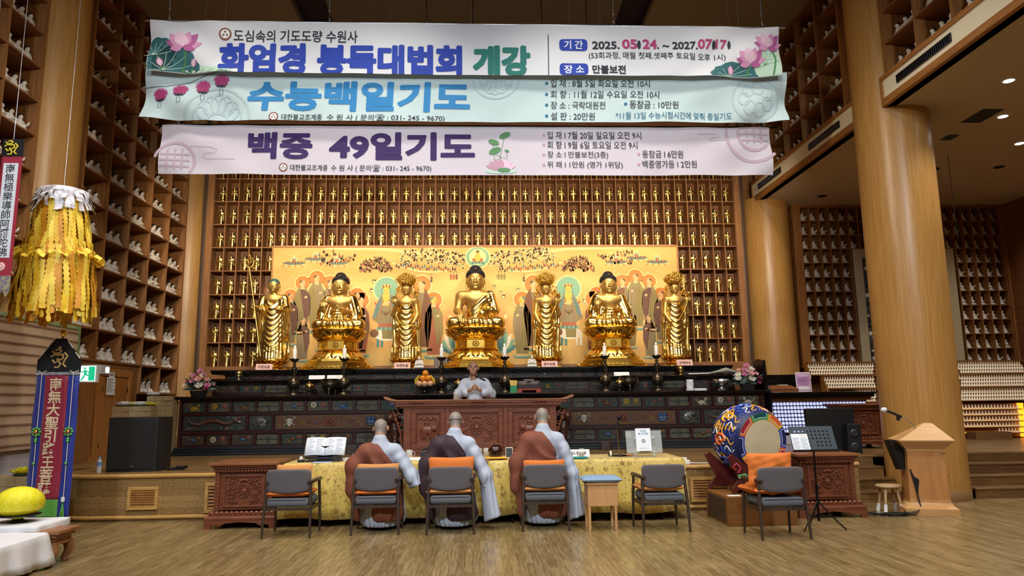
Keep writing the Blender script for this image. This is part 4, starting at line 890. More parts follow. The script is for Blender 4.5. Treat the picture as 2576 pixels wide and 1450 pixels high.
# ------------------------------------------------------------------ small golden statues, one in each niche
def small_gold():
    t = thing('golden_figurine', '-', 'figurine')
    def f(P):
        Q = P * np.array([1, 1.15, 1]); x, y, z = P.T
        d = [rc(Q, (0, 0, .29), (0, 0, .2), .042, .05), rc(Q, (0, 0, .2), (0, 0, .075), .048, .058), el(P, (0, 0, .375), (.024, .026, .032)), rc(P, (0, 0, .3), (0, 0, .345), .022)]
        for e in (-1, 1): d += [rc(P, (e * .048, 0, .3), (e * .066, -.01, .22), .02, .018), rc(P, (e * .066, -.01, .22), (e * .03, -.05, .245), .017, .014), rc(P, (e * .062, 0, .22), (e * .06, 0, .11), .014, .01)]
        r = union(d, .022) + .0035 * np.sin((z - 9 * x * x) * 2 * PI / .035) * (y < .01)
        return smin(r, union([el(P, (0, 0, .04), (.07, .066, .028)), el(P, (0, 0, .008), (.068, .064, .02))], .008), .008)
    sdf_obj('robed_figure', f, (-.09, -.08, -.005), (.09, .08, .41), .0085, 'gold_robe', t)
    b = MB(); b.tube([(-.075, -.045, .03), (-.07, -.045, .44)], .0035, 5); b.ball((-.07, -.045, .46), (.016, .007, .022), 7, 5); b.build('staff', 'gold_dark', t)
    return t
g0 = small_gold(); first = True
for k, z in enumerate(GZ):
    for i in range(43):
        x = (GX[i] + GX[i + 1]) / 2
        if z < MZ1 - .1 and MX0 - .02 < x < MX1 + .02: continue
        if k < 5 and -4.75 > x > -4.95 and k < 4: continue
        if k == 8 and not seen((x, 16.85, z + .05)): continue
        side = 'middle' if abs(x) < .2 else None
        if k >= 5: lab = f'small golden standing figurine, {ordn(k - 4)} full row above the painting, {ordn(i + 1)} niche from left'
        else: lab = f'small golden standing figurine {"left" if x < 0 else "right"} of the painting, {ordn(k + 1)} row up, {ordn(i + 1 if x < 0 else 43 - i)} niche from edge'
        loc = (x + random.uniform(-.015, .015), 16.85, z)
        if first: g0.location = loc; g0['label'] = lab; g0['group'] = 'golden figurines in the niche wall'; first = False
        else: dup(g0, loc, lab, 'golden figurines in the niche wall', rz=random.uniform(-.15, .15))
# ------------------------------------------------------------------ white seated statuettes
mat('porcelain', '#d8d3cb', .45); mat('dark_hair', '#17130f', .55)
def small_white(v):
    t = thing('white_buddha_statuette', '-', 'statuette')
    def f(P):
        d = [rc(P, (-.015, .01, .03), (-.085, -.03, .028), .036, .03), rc(P, (.015, .01, .03), (.085, -.03, .028), .036, .03), rc(P, (-.08, -.035, .025), (.03, -.075, .027), .028, .024), rc(P, (.08, -.035, .025), (-.03, -.075, .025), .028, .024), el(P, (0, 0, .016), (.105, .08, .018)),
             rc(P, (0, .012, .05), (0, .012, .14), .056, .05), rc(P, (-.05, .01, .155), (.05, .01, .155), .027), rc(P, (0, .008, .16), (0, .002, .2), .02), el(P, (0, -.002, .222), (.033, .036, .042))]
        for e in (-1, 1):
            d += [rc(P, (e * .066, .012, .15), (e * .082, 0, .09), .025, .022)]
            if v == 0: d += [rc(P, (e * .08, 0, .088), (e * .02, -.06, .068), .02, .014)]
            elif v == 1: d += [rc(P, (e * .08, 0, .088), (e * .015, -.062, .11), .02, .014)]
            else: d += [rc(P, (e * .08, 0, .088), (.02, -.055, .07), .02, .014)] if e < 0 else [rc(P, (.08, 0, .088), (.09, -.06, .13), .02, .014), rc(P, (.09, -.06, .13), (.092, -.07, .165), .014, .01)]
        r = union(d, .016); r = smin(r, rc(P, (0, -.034, .222), (0, -.042, .212), .006, .008), .006)
        for e in (-1, 1): r = smin(r, el(P, (e * .034, .004, .212), (.006, .01, .02)), .004)
        return r + .0016 * np.sin((P[:, 2] - P[:, 0]) * 230) * (P[:, 2] < .16) * (P[:, 2] > .05)
    sdf_obj('seated_figure', f, (-.125, -.115, -.002), (.125, .08, .27), .0085, 'porcelain', t)
    b = MB(); b.ball((0, .006, .236), (.0365, .0375, .036), 12, 8); b.ball((0, .008, .272), (.016, .016, .014), 8, 5)
    for e in (-1, 1): b.ball((e * .013, -.034, .226), (.005, .003, .0018), 5, 4)
    b.build('hair', 'dark_hair', t); return t
W = [small_white(v) for v in range(3)]; used = [False] * 3
def put_white(p, rz, lab, grp, sc_=1.0):
    v = random.choice((0, 0, 1, 1, 2))
    if not used[v]:
        used[v] = True; W[v].location = p; W[v].rotation_euler.z = rz; W[v]['label'] = lab; W[v]['group'] = grp; W[v].scale = (sc_,) * 3; return W[v]
    return dup(W[v], p, lab, grp, rz=rz, scale=sc_)
POS = ('first', 'second', 'third')
for j in range(5):
    for k, z in enumerate(ROWS[:14]):
        if z < zf(j) - .01 or z > 9.3: continue
        for q in range(3):
            y = YF[j] + .24 + .23 * q + random.uniform(-.02, .02); p = (-6.95, y, z)
            if not seen((-6.9, y, z + .15), 0): continue
            put_white(p, PI / 2 + random.uniform(-.25, .25), f'white seated statuette, left wall beyond column, {ordn(k + 1)} shelf up, {ordn(j + 1)} bay, {POS[q]} in bay', 'statuettes in the shelf beyond the wall column', random.uniform(.98, 1.06))
        if k < 4:
            p = (-7.2, YF[j] + .33, z); put_white(p, PI / 2, f'white seated statuette half hidden behind the row in {ordn(j + 1)} bay, {ordn(k + 1)} shelf up, left wall', 'statuettes in the shelf beyond the wall column')
for j in range(3):
    for k, z in enumerate(ROWS[3:14]):
        for q in range(3):
            y = YN[j] + .22 + .22 * q; p = (-6.95, y, z)
            if not seen((-6.9, y, z + .15), 0): continue
            put_white(p, PI / 2 + random.uniform(-.25, .25), f'white seated statuette before wall column, {ordn(k + 1)} shelf up, {ordn(3 - j)} bay from column, {POS[q]} in bay', 'statuettes in the shelf at the left picture edge')
for j in range(5):
    for k, z in enumerate(RU[:5]):
        for q in range(3):
            y = YF[j] + .22 + .23 * q; p = (6.9, y, z)
            if not seen((6.85, y, z + .15), 0): continue
            put_white(p, -PI / 2 + random.uniform(-.2, .2), f'white seated statuette on balcony beyond column, {ordn(k + 1)} shelf up, {ordn(j + 1)} bay, {POS[q]} in bay', 'statuettes in the balcony shelf')
for j, ya in enumerate((8.41, 9.25, 10.09)):
    for k, z in enumerate(RU[:5]):
        for q in range(3):
            y = ya + .2 + .22 * q; p = (6.9, y, z)
            if not seen((6.85, y, z + .15), 0): continue
            put_white(p, -PI / 2 + random.uniform(-.3, .3), f'white seated statuette on balcony before column, {ordn(k + 1)} shelf up, {ordn(3 - j)} bay away, {POS[q]} in bay', 'statuettes in the balcony shelf')
n0 = None
for k, z in enumerate(RZ):
    for i in range(21):
        if k < 8 and 4 < i < 16: continue
        p = (RX[i] + .11, 17.13, z); x, y = project((p[0], p[1], z + .1))
        if 2150 + (y - 520) * .13 < x < 2352 + (y - 520) * .13 or x > 2540: continue
        lab = f'small white statuette alone in niche, under balcony, {ordn(k + 1)} niche row up, {ordn(i + 1) if i < 10 else ordn(21 - i)} niche from {"left" if i < 10 else "right"}'
        v = random.choice((0, 0, 1, 2))
        r = dup(W[v], p, lab, 'statuettes in the niches under the balcony', rz=random.uniform(.1, .5), scale=.85); r.name = 'niche_statuette'; r['category'] = 'statuette'
# ------------------------------------------------------------------ things on the altar
mat('bronze_dark', '#3b352c', .32, .85, col2='#5a5142', nscale=12); mat('wax', '#efece8', .5, emit=.05, ecol='#fff2e0'); mat('flame', '#ffd9a0', .5, emit=30, ecol='#ffb060'); mat('brass', '#c9a45a', .22, 1); mat('silver_gold', '#d8c9a6', .2, 1)
LZ, LZ2, LZ3 = 1.76, 2.09, 2.31
def candlestick(x, lab):
    t = thing('candlestick', lab, 'candlestick', (x, 14.72, LZ), 0, 'tall candlesticks on the altar')
    MB().lathe([(.12, 0), (.115, .03), (.06, .06), (.045, .1), (.055, .13), (.11, .18), (.12, .24), (.1, .29), (.04, .34), (.022, .37), (.032, .39), (.03, .41), (.045, .43), (.05, .52), (.06, .55), (.03, .57), (.022, .61), (.04, .63), (.02, .65), (.03, .67)], 24).build('stem', 'bronze_dark', t)
    b = MB(); b.lathe([(.03, .66), (.07, .69), (.095, .73), (.09, .73), (.03, .695)], 20); petal_ring(b, 8, .06, .69, .045, .05, .07); b.build('drip_dish', 'bronze_dark', t)
    MB().lathe([(.037, .70), (.037, .93), (.03, .935)], 18).build('candle', 'wax', t)
    b = MB(); b.ball((0, 0, .975), (.011, .011, .028), 8, 6); b.build('flame', 'flame', t)
    l = lamp('POINT', (x, 14.72, LZ + .98), .8, (1, .7, .4), None, .02)
for x, q in ((-3.7, 'first from the left, before the monk statue'), (-2.71, 'before the left seated Buddha'), (-.76, 'on the left of the lecturing monk'), (.52, 'on the right of the lecturing monk'), (2.57, 'before the right seated Buddha'), (3.64, 'last one at the right')):
    candlestick(x, 'lit white candle on tall bronze candlestick, ' + q)
def censer(x, lab):
    t = thing('incense_burner', lab, 'incense burner', (x, 14.7, LZ), 0, 'bronze incense burners on the altar')
    b = MB(); b.lathe([(.05, .1), (.13, .13), (.165, .2), (.155, .26), (.12, .29), (.12, .3), (.16, .31), (.16, .325), (.11, .325), (.1, .28)], 28); b.build('bowl', 'bronze_dark', t)
    for k in range(3):
        a = PI / 2 + 2 * PI * k / 3 + PI; MB().tube([(.09 * math.cos(a), .09 * math.sin(a), .14), (.12 * math.cos(a), .12 * math.sin(a), .08), (.1 * math.cos(a), .1 * math.sin(a), .03), (.125 * math.cos(a), .125 * math.sin(a), .0)], [.035, .03, .018, .024], 8).build('foot', 'bronze_dark', t)
    for e in (-1, 1): MB().tube([(e * (.15 + .05 * math.sin(PI * i / 8)), 0, .16 + .13 * i / 8) for i in range(9)], .016, 7).build('handle', 'bronze_dark', t)
    MB().box(-.15, .28, .32, .15, .3, .36).build('rim_plate', 'bronze_dark', t) if False else None
censer(-2.98, 'dark bronze three legged incense burner before the left seated Buddha'); censer(3.04, 'dark bronze three legged incense burner before the right seated Buddha')
def covered_cup(name, x, y, z, s, lab, m2='bronze_dark'):
    t = thing(name, lab, 'covered cup', (x, y, z)); t.scale = (s,) * 3
    MB().lathe([(.08, 0), (.05, .03), (.025, .09), (.12, .12), (.125, .135), (.03, .14)], 22).build('stand', m2, t)
    MB().lathe([(.04, .14), (.085, .17), (.09, .21), (.088, .215)], 22).build('cup', 'silver_gold', t); MB().lathe([(.092, .215), (.075, .25), (.03, .27), (.012, .275), (.018, .295), (.004, .31)], 22).build('lid', 'brass', t)
covered_cup('covered_cup', -3.38, 14.68, LZ, .9, 'gilt covered cup on dark stand, left of the left incense burner'); covered_cup('covered_cup', 2.85, 14.68, LZ, .9, 'gilt covered cup on dark stand, left of the right incense burner')
covered_cup('covered_cup', -.42, 14.72, LZ, 1.0, 'gilt covered cup partly behind the shoulder of the lecturing monk')
covered_cup('water_cup', -4.92, 15.12, LZ2, .72, 'small silver lidded cup alone on the left of the second tier', 'silver_gold'); covered_cup('water_cup', 4.24, 15.12, LZ2, .72, 'small gilt lidded cup by the white whisk', 'brass')
t = thing('fruit_stand', 'dark footed fruit plate heaped with oranges left of the lecturing monk', 'plate', (-1.09, 14.68, LZ))
MB().lathe([(.1, 0), (.05, .03), (.04, .1), (.12, .12), (.17, .135), (.17, .142), (.04, .13)], 24).build('footed_dish', 'dark_steel', t)
mat('orange', '#e8921e', .45, bump=.1, nscale=90); mat('peach', '#d9956a', .5, col2='#e2b080', nscale=6); mat('banana', '#e3bf3a', .5)
for i, (x, y, z, m, q) in enumerate(((-.11, -.05, .205, 'peach', 'pinkish apple at left end of lower row'), (0, -.075, .205, 'peach', 'pinkish apple in middle of lower row'), (.11, -.05, .205, 'peach', 'pinkish apple at right end of lower row'), (-.04, -.02, .315, 'orange', 'orange left in the upper row'), (.07, -.02, .315, 'orange', 'orange right in the upper row'), (.01, .0, .415, 'orange', 'topmost orange of the heap'))):
    b = MB(); b.ball((0, 0, 0), (.066, .066, .06), 14, 9); o = b.build('apple' if m == 'peach' else 'orange', m); tag(o, q + ' on the dark fruit plate', 'fruit', 'fruit on the altar plate'); o.location = (-1.09 + x, 14.68 + y, LZ + z)
for e, q in ((-1, 'left'), (1, 'right')):
    b = MB(); b.tube([(e * .19, .03, .2), (e * .18, .0, .28), (e * .13, -.01, .36)], [.018, .03, .01], 7); b.tube([(e * .15, .05, .2), (e * .15, .02, .3), (e * .11, .01, .38)], [.018, .03, .01], 7); o = b.build('banana', 'banana'); o.location = (-1.09, 14.68, LZ); tag(o, f'yellow bananas at the {q} side of the orange heap', 'fruit')
mat('green_bag', '#2e9a5c', .5); mat('yellow_bag', '#d9b23a', .5); mat('red_lacquer', '#a33a26', .4); mat('dark_cloth', '#3a2d2c', .8, col2='#a89a93', wave=3, nscale=14, scale=(1, 1, 6)); mat('white_cloth', '#e6e6ea', .8, bump=.2, nscale=9)
t = thing('gift_bag', 'small green and yellow bag beside the red box', 'bag', (.69, 14.66, LZ)); MB().rings([[(-.075, -.03, 0), (.075, -.03, 0), (.075, .03, 0), (-.075, .03, 0)], [(-.065, -.03, .15), (.07, -.03, .15), (.07, .03, .15), (-.065, .03, .15)]], 0, False).build('lower_half', 'green_bag', t, bevel=.008); MB().rings([[(-.065, -.03, .15), (.07, -.03, .15), (.07, .03, .15), (-.065, .03, .15)], [(-.085, -.012, .26), (.08, -.012, .25), (.08, .012, .25), (-.085, .012, .26)]], 0, False).build('upper_half', 'yellow_bag', t, bevel=.006)
t = thing('red_stand', 'low red lacquered stand holding a dark box on the altar', 'stand', (1.0, 14.68, LZ)); b = MB(); b.box(-.24, -.1, .05, .24, .1, .08); b.box(-.24, -.1, 0, -.14, .1, .06); b.box(.14, -.1, 0, .24, .1, .06); b.build('tray', 'red_lacquer', t, bevel=.006)
o = MB().box(-.23, -.09, 0, .23, .09, .085).build('lacquer_box', 'mahogany', None, (1.0, 14.68, LZ + .08), bevel=.004); tag(o, 'dark red box on the red lacquered stand', 'box')
for k in range(5):
    b = MB(); b.rings([[( (-1) ** 0 * w * math.cos(2 * PI * i / 18), .075 * math.sin(2 * PI * i / 18), z) for i in range(18)] for w, z in ((.1, 0), (.115, .012), (.115, .028), (.09, .036))]); o = b.build('folded_cloth', 'dark_cloth', None, (1.0 + (-.11, .1, -.11, .11, 0)[k], 14.68, LZ + .165 + (0, 0, .036, .036, .072)[k])); tag(o, ('folded grey cloth at lower left on the dark box', 'folded grey cloth at lower right on the dark box', 'folded grey cloth at upper left on the dark box', 'folded grey cloth at upper right on the dark box', 'topmost folded grey cloth on the dark box')[k], 'cloth', 'folded cloths on the dark box')
t = thing('white_towel', 'standing folded white towel on the altar edge', 'towel', (4.29, 14.66, LZ)); b = MB(); b.rings([[(.075 * c * (1 + .1 * math.sin(z * 60)), .05 * s_ * (1 + .15 * math.sin(z * 44 + c)), z) for c, s_ in [(math.cos(2 * PI * i / 20), math.sin(2 * PI * i / 20)) for i in range(20)]] for z in (0, .03, .07, .11, .15, .19, .225, .23)]); b.build('cloth', 'white_cloth', t)
o = MB().rings([[(.13 * math.cos(2 * PI * i / 20) + .01 * math.sin(7 * i), .06 * math.sin(2 * PI * i / 20), z) for i in range(20)] for z in (0, .02, .04, .052)]).build('flat_towel', 'white_cloth', None, (4.5, 14.66, LZ)); tag(o, 'flat folded white towel lying beside the standing towel', 'towel')
t = thing('steel_bowl', 'wide stainless steel footed bowl next to the flowers at the drum end', 'bowl', (4.95, 14.68, LZ)); MB().lathe([(.1, 0), (.06, .04), (.05, .09), (.09, .1)], 26).build('foot', 'steel', t); MB().lathe([(.04, .09), (.12, .11), (.155, .17), (.165, .23), (.16, .23), (.11, .13), (.03, .11)], 30).build('basin', 'steel', t)
t = thing('horsehair_whisk', 'white handled pale whisk lying on the upper tier', 'whisk', (4.4, 15.1, LZ2)); MB().tube([(0, 0, .03), (.5, 0, .04)], .014, 8).build('handle', 'white_paint', t); mat('hair_pale', '#a8aaa4', .7, col2='#6d766c', wave=2, nscale=9)
MB().rings([[(x, w * math.cos(2 * PI * i / 14), h + hh * math.sin(2 * PI * i / 14)) for i in range(14)] for x, w, h, hh in ((.45, .02, .04, .015), (.62, .05, .07, .03), (.8, .08, .1, .06), (1.0, .06, .06, .03), (1.05, .01, .05, .005))]).build('hair', 'hair_pale', t)
mat('rose_pink', '#d58bb0', .6); mat('rose_pale', '#e9b3b0', .6); mat('rose_white', '#eee9dc', .6); mat('rose_magenta', '#a83878', .6); mat('rose_wine', '#6b1433', .6); mat('peach_flower', '#e39a86', .6); mat('leaf_grey', '#6f857c', .6); mat('leaf_dark', '#22362a', .6); mat('leaf_mint', '#9fb8b4', .6); mat('basket', '#1e1c1e', .7, bump=.4, wave=1, nscale=30)
def bloom(b, c, r, mi, n, rd):
    ax = Vector((c[0] * .8, -.3 + c[1], .35)).normalized(); Mx = T(*c) @ ax.to_track_quat('Z', 'Y').to_matrix().to_4x4()
    for ring, (k, rr, tl) in enumerate(((6, .95, 1.15), (5, .7, .8), (4, .42, .45))):
        for i in range(k):
            a = 2 * PI * (i + .5 * ring) / k
            def fn(u, v, a=a, rr=rr, tl=tl):
                w = (u - .5) * 1.5 * math.sin(PI * (.15 + .8 * v)); rad = r * rr * math.sin(v * tl + .05) * 1.1; h = r * (.75 * v ** 1.2) * (1.25 - .3 * rr)
                return tuple(Mx @ Vector((rad * math.cos(a + w * .7), rad * math.sin(a + w * .7), h - r * .25)))
            b.grid(fn, 4, 4, mi)
def bouquet(x, lab, seed, cols):
    rd = random.Random(seed); t = thing('flower_arrangement', lab, 'flowers', (x, 14.62, LZ), 0, 'flower baskets at the altar ends')
    MB().lathe([(.13, 0), (.16, .1), (.17, .12), (.14, .11)], 20).build('basket', 'basket', t)
    gr = MB()
    for i in range(70):
        a = rd.uniform(0, 2 * PI); r0 = rd.uniform(.02, .12); L = rd.uniform(.16, .33); el_ = rd.uniform(-.15, 1.3); d = Vector((math.cos(a) * math.cos(el_), math.sin(a) * math.cos(el_) * .7, math.sin(el_)))
        p = Vector((r0 * math.cos(a), r0 * math.sin(a) * .7, .14)); q = p + d * L; sd = d.cross(Vector((0, 1, .2))).normalized(); w = rd.uniform(.015, .03)
        gr.add([tuple(p), tuple(p.lerp(q, .5) + sd * w + Vector((0, 0, .02))), tuple(q), tuple(p.lerp(q, .5) - sd * w + Vector((0, 0, .02)))], [(0, 1, 2, 3)], rd.choice((0, 0, 1, 1, 2)))
    gr.build('leaves', ['leaf_grey', 'leaf_dark', 'leaf_mint'], t)
    spots = [(0, .0, .5, .075, 0), (.08, -.06, .41, .07, 2), (-.08, -.06, .40, .065, 0), (-.2, -.04, .32, .07, 5), (-.1, -.1, .3, .07, 0), (.03, -.12, .33, .075, 1), (.05, -.15, .22, .08, 2), (.18, -.06, .32, .06, 1), (.2, -.1, .22, .07, 3), (-.22, -.08, .22, .07, 2), (.12, -.05, .42, .05, 4), (-.03, -.05, .38, .06, 5), (.27, -.02, .25, .05, 3), (.17, -.14, .15, .05, 4), (-.15, .0, .42, .05, 1)]
    for k, (a, b_, c, r, m) in enumerate(spots):
        q = MB(); bloom(q, (a + rd.uniform(-.02, .02), b_, c + rd.uniform(-.015, .015)), r, 0, 6, rd); q.build('blossom', cols[m], t)
bouquet(-5.52, 'basket of pink white and peach blossoms at the left end of altar', 3, ['rose_pink', 'rose_pale', 'rose_white', 'rose_pink', 'rose_magenta', 'peach_flower'])
bouquet(5.47, 'basket of pink white and wine red blossoms at the right end of altar', 8, ['rose_pink', 'rose_pale', 'rose_white', 'rose_wine', 'rose_magenta', 'rose_white'])
mat('plaque_pink', '#e2b3a8', .6); mat('plaque_white', '#e9e6ea', .6)
def plaque(x, y, z, w, h, txt, lab, m='plaque_pink', name='name_plaque'):
    t = thing(name, lab, 'name plaque', (x, y, z)); MB().rings([[(-w / 2, -.04, 0), (w / 2, -.04, 0), (w / 2, .04, 0), (-w / 2, .04, 0)], [(-w / 2, .0, h), (w / 2, .0, h), (w / 2, .01, h), (-w / 2, .01, h)]], 0, False).build('board', m, t)
    if txt:
        d = Draw(); d.text(txt, 0, h * .3, h * .42, 0, width=w * .72, bold=.02, align='c'); d.build('lettering', ['ink'], lambda u, v, l: (u, -.04 + .04 * v / h - .002, v), t)
for x, txt, q in ((-4.5, '지장보살', 'below the standing monk statue'), (-3.03, '아미타불', 'below the left seated Buddha'), (-1.62, '보현보살', 'below the crowned statue left of centre'), (.1, '석가모니불', 'behind the head of the lecturing monk'), (1.5, '문수보살', 'below the crowned statue right of centre'), (2.86, '약사여래불', 'below the right seated Buddha'), (4.42, '관세음보살', 'below the crowned statue at right end')):
    plaque(x, 15.42, LZ3, .34 if x != .1 else .6, .13 if x != .1 else .17, txt, 'pale pink name plaque with dark lettering ' + q)
for x, q in ((-3.33, 'left white card on the tier ledge, above the gilt cup'), (-2.96, 'white card on the tier ledge above the left incense burner'), (2.98, 'white card on the tier ledge above the right incense burner')):
    plaque(x, 15.1, LZ2, .32, .085, '', q, 'plaque_white', 'offering_card')
r = dup(W[0], (-.13, 15.5, LZ3), 'small white seated figure just above the head of the lecturing monk', rz=0, scale=1.2); r.name = 'white_buddha_statuette_altar'; del r['group']
def tiny_gold(x, lab):
    t = thing('seated_gold_statuette', lab, 'statuette', (x, 15.45, LZ3)); o = W[1].children[0].copy(); o.data = o.data.copy(); o.data.materials[0] = MATS['gold_robe']; o.name = 'seated_figure'; COL.objects.link(o); o.parent = t; c = W[1].children[1].copy(); COL.objects.link(c); c.parent = t; t.scale = (.95,) * 3
tiny_gold(-1.27, 'small golden seated figure at the foot of the crowned statue left of centre'); tiny_gold(1.13, 'small golden seated figure at the foot of the crowned statue right of centre')
mat('grey_box', '#8b8073', .6, col2='#5e564c', wave=.0, nscale=9, scale=(2, .01, .01))
tag(MB().box(-.14, -.1, 0, .14, .1, .24).build('slatted_box', 'grey_box', None, (-.82, 15.6, LZ3)), 'grey slatted box behind the candle left of the central Buddha', 'box')
tag(MB().box(-.1, -.1, 0, .1, .1, .17).build('slatted_box', 'dark_steel', None, (-.55, 15.6, LZ3)), 'darker slatted box at the central Buddha pedestal', 'box')
# ------------------------------------------------------------------ carved wood furniture
mat('redwood', '#7b452e', .38, col2='#643421', scale=(1.2, 6, 6), nscale=3); mat('redwood_carve', '#74402b', .36); mat('redwood_top', '#8f5c3a', .32, col2='#7a4a2c', scale=(.8, 7, 7), nscale=3); mat('lion_dark', '#3c1f18', .4)
def wheel_ornament(b, w, h, big=True):
    """lotus wheel and tendrils, centred in the xz plane, raised towards -y"""
    r = min(w, h) * .2
    for q in (r * 1.15, r * .55): b.tube([(q * math.cos(2 * PI * i / 24), -.006, q * math.sin(2 * PI * i / 24)) for i in range(25)], r * .1, 6)
    for i in range(8): a = 2 * PI * i / 8; b.ball((r * .85 * math.cos(a), -.01, r * .85 * math.sin(a)), r * .16, 7, 5)
    b.ball((0, -.008, 0), (r * .45, .02, r * .45), 12, 6)
    for sx in (-1, 1):
        for sz in (-1, 1):
            for k, (x, z, q, a) in enumerate(((.3, .16, .1, 0), (.38, .3, .09, 2), (.2, .38, .09, 4), (.42, .08, .07, 1), (.33, .42, .06, 3))):
                p = spiral(sx * w * x, sz * h * z, min(w, h) * q, .95, a if sx > 0 else PI - a, sx * (1 if sz > 0 else 1)); n = len(p)
                b.tube([(u, -.008, v) for u, _, v in p], [min(w, h) * .022 * (1 - .6 * i / n) for i in range(n)], 6)
                b.petal_ = None
                b.ball((sx * w * (x + .04), -.008, sz * h * (z - .03)), (min(w, h) * .035, .012, min(w, h) * .02), 6, 4)
        b.tube([(sx * r * 1.1, -.006, 0), (sx * w * .3, -.012, -h * .12), (sx * w * .36, -.01, -h * .3), (sx * w * .2, -.008, -h * .42)], min(w, h) * .014, 5); b.tube([(sx * r * .8, -.006, r * .9), (sx * w * .2, -.012, h * .3), (sx * w * .4, -.01, h * .4)], min(w, h) * .014, 5)
    for k in range(5): a = PI / 2 + (k - 2) * .5; b.ball((w * .1 * math.cos(a), -.012, h * .34 + h * .05 * math.sin(a)), (w * .035, .014, h * .05), 7, 5)
def pedestal(loc, lab, s=1.0, rz=0, grp=None):
    t = thing('carved_pedestal', lab, 'pedestal', loc, rz, grp); t.scale = (s,) * 3
    MB().box(-.44, -.38, .795, .44, .38, .83).build('top', 'redwood_top', t, bevel=.006)
    b = MB()
    for z0, z1, e in ((.77, .797, .415), (.745, .772, .395), (.705, .748, .375)): b.box(-e, -e + .06, z0, e, e - .06, z1)
    b.build('cornice', 'redwood', t, bevel=.008)
    b = MB()
    for i in range(18): b.ball((-.36 + .72 * i / 17, -.33, .722), (.02, .014, .018), 6, 4)
    for i in range(14): b.ball((.39, -.28 + .56 * i / 13, .722), (.014, .02, .018), 6, 4); b.ball((-.39, -.28 + .56 * i / 13, .722), (.014, .02, .018), 6, 4)
    b.build('cornice_carving', 'redwood_carve', t)
    MB().box(-.34, -.28, .22, .34, .28, .71).build('body', 'redwood', t, bevel=.01)
    for sx in (-1, 1):
        b = MB(); b.box(sx * .34 - .03, -.31, .22, sx * .34 + .03, -.25, .71)
        for i in range(9): p = spiral(sx * .34, .25 + .053 * i, .02, .8, i, sx); b.tube([(u, -.313, v) for u, _, v in p], .006, 5)
        b.build('corner_post', 'redwood_carve', t)
    f = MB().rim(-.27, .255, .27, .675, .033, -.3, -.27); pf = f.build('front_frame', 'redwood', t, bevel=.006)
    b = MB(); wheel_ornament(b, .46, .36); o = b.build('front_carving', 'redwood_carve', t, (0, -.285, .465))
    for sx in (-1, 1): b = MB(); wheel_ornament(b, .4, .36); o = b.build('side_carving', 'redwood_carve', t, (sx * .345, 0, .465)); o.rotation_euler.z = sx * PI / 2
    b = MB(); b.box(-.42, -.36, .15, .42, .36, .2)
    for i in range(13): b.ball((-.38 + .76 * i / 12, -.345, .195), (.03, .03, .025), 8, 5)
    for i in range(10):
        for sx in (-1, 1): b.ball((sx * .405, -.3 + .6 * i / 9, .195), (.03, .03, .025), 8, 5)
    b.build('lotus_moulding', 'redwood_carve', t)
    MB().box(-.46, -.4, .1, .46, .4, .155).build('base', 'redwood', t, bevel=.015)
    prof = [(-.46, .11), (-.46, .0), (-.38, .0), (-.36, .05), (-.3, .055), (-.26, .035), (-.2, .07), (0, .085), (.2, .07), (.26, .035), (.3, .055), (.36, .05), (.38, .0), (.46, .0), (.46, .11)]
    for y in (-.395, .375): MB().prism(prof, .025, M=frame_to((0, y + .025, 0), (1, 0, 0), (0, 0, 1), (0, -1, 0))).build('skirt', 'redwood', t)
    for x in (-.455, .43): MB().prism([(a * .86, b_) for a, b_ in prof], .025, M=frame_to((x, 0, 0), (0, 1, 0), (0, 0, 1), (1, 0, 0))).build('skirt', 'redwood', t)
    return t
P1 = pedestal((-3.09, 10.2, 0), 'carved redwood pedestal with wheel panel on the floor beside the left chair')
dup(P1, (4.68, 10.1, 0), 'carved redwood pedestal with wheel panel behind the music stand')
dup(P1, (7.2, 13.75, Z0), 'carved redwood pedestal up on the stage near the huge column')
# lecture table of the speaking monk
t = thing('lecture_table', 'long carved redwood lecture table with wheel and elephant panels before the altar', 'table', (0, 12.95, Z0)); zt = 1.02
MB().box(-1.5, -.08, .965, 1.5, .62, .995).build('table_top', 'redwood_top', t, bevel=.008)
for sx in (-1, 1):
    MB().rings([[(sx * (1.46 + x), y, z) for y, z in ((-.09, .965 + h), (-.09, 1.0 + h), (.62, 1.0 + h), (.62, .965 + h))] for x, h in ((0, 0), (.1, .012), (.17, .035), (.21, .06))], 0, True).build('upturned_end', 'redwood_top', t)
b = MB(); b.box(-1.56, -.07, .93, 1.54, .6, .966); b.box(-1.48, -.05, .87, 1.46, .58, .93); b.box(-1.4, -.03, .845, 1.4, .57, .875); b.build('apron', 'redwood', t, bevel=.006)
b = MB()
for i in range(60): b.ball((-1.44 + 2.86 * i / 59, -.052, .893), (.022, .012, .02), 6, 4)
for x in (-1.1, -.02, 1.07):
    for k in range(7): b.ball((x + (k - 3) * .035, -.078, .95), (.02, .012, .014), 6, 4)
b.build('apron_carving', 'redwood_carve', t)
MB().box(-1.33, .02, .14, 1.34, .5, .85).build('body', 'redwood', t)
for x0, x1 in ((-1.33, -1.2), (-.6, -.52), (.42, .5), (1.24, 1.36)): MB().box(x0, -.02, .14, x1, .05, .85).build('post', 'redwood', t, bevel=.006)
for x0, x1 in ((-1.2, -.6), (-.52, .42), (.5, 1.24)):
    f = MB().rim(x0, .14, x1, .85, .09, -.01, .04).rim(x0 + .09, .23, x1 - .09, .76, .02, .005, .04)
    f.build('panel_frame', 'redwood', t, bevel=.012)
b = MB(); wheel_ornament(b, .74, .5); b.build('wheel_carving', 'redwood_carve', t, (-.05, .02, .5))
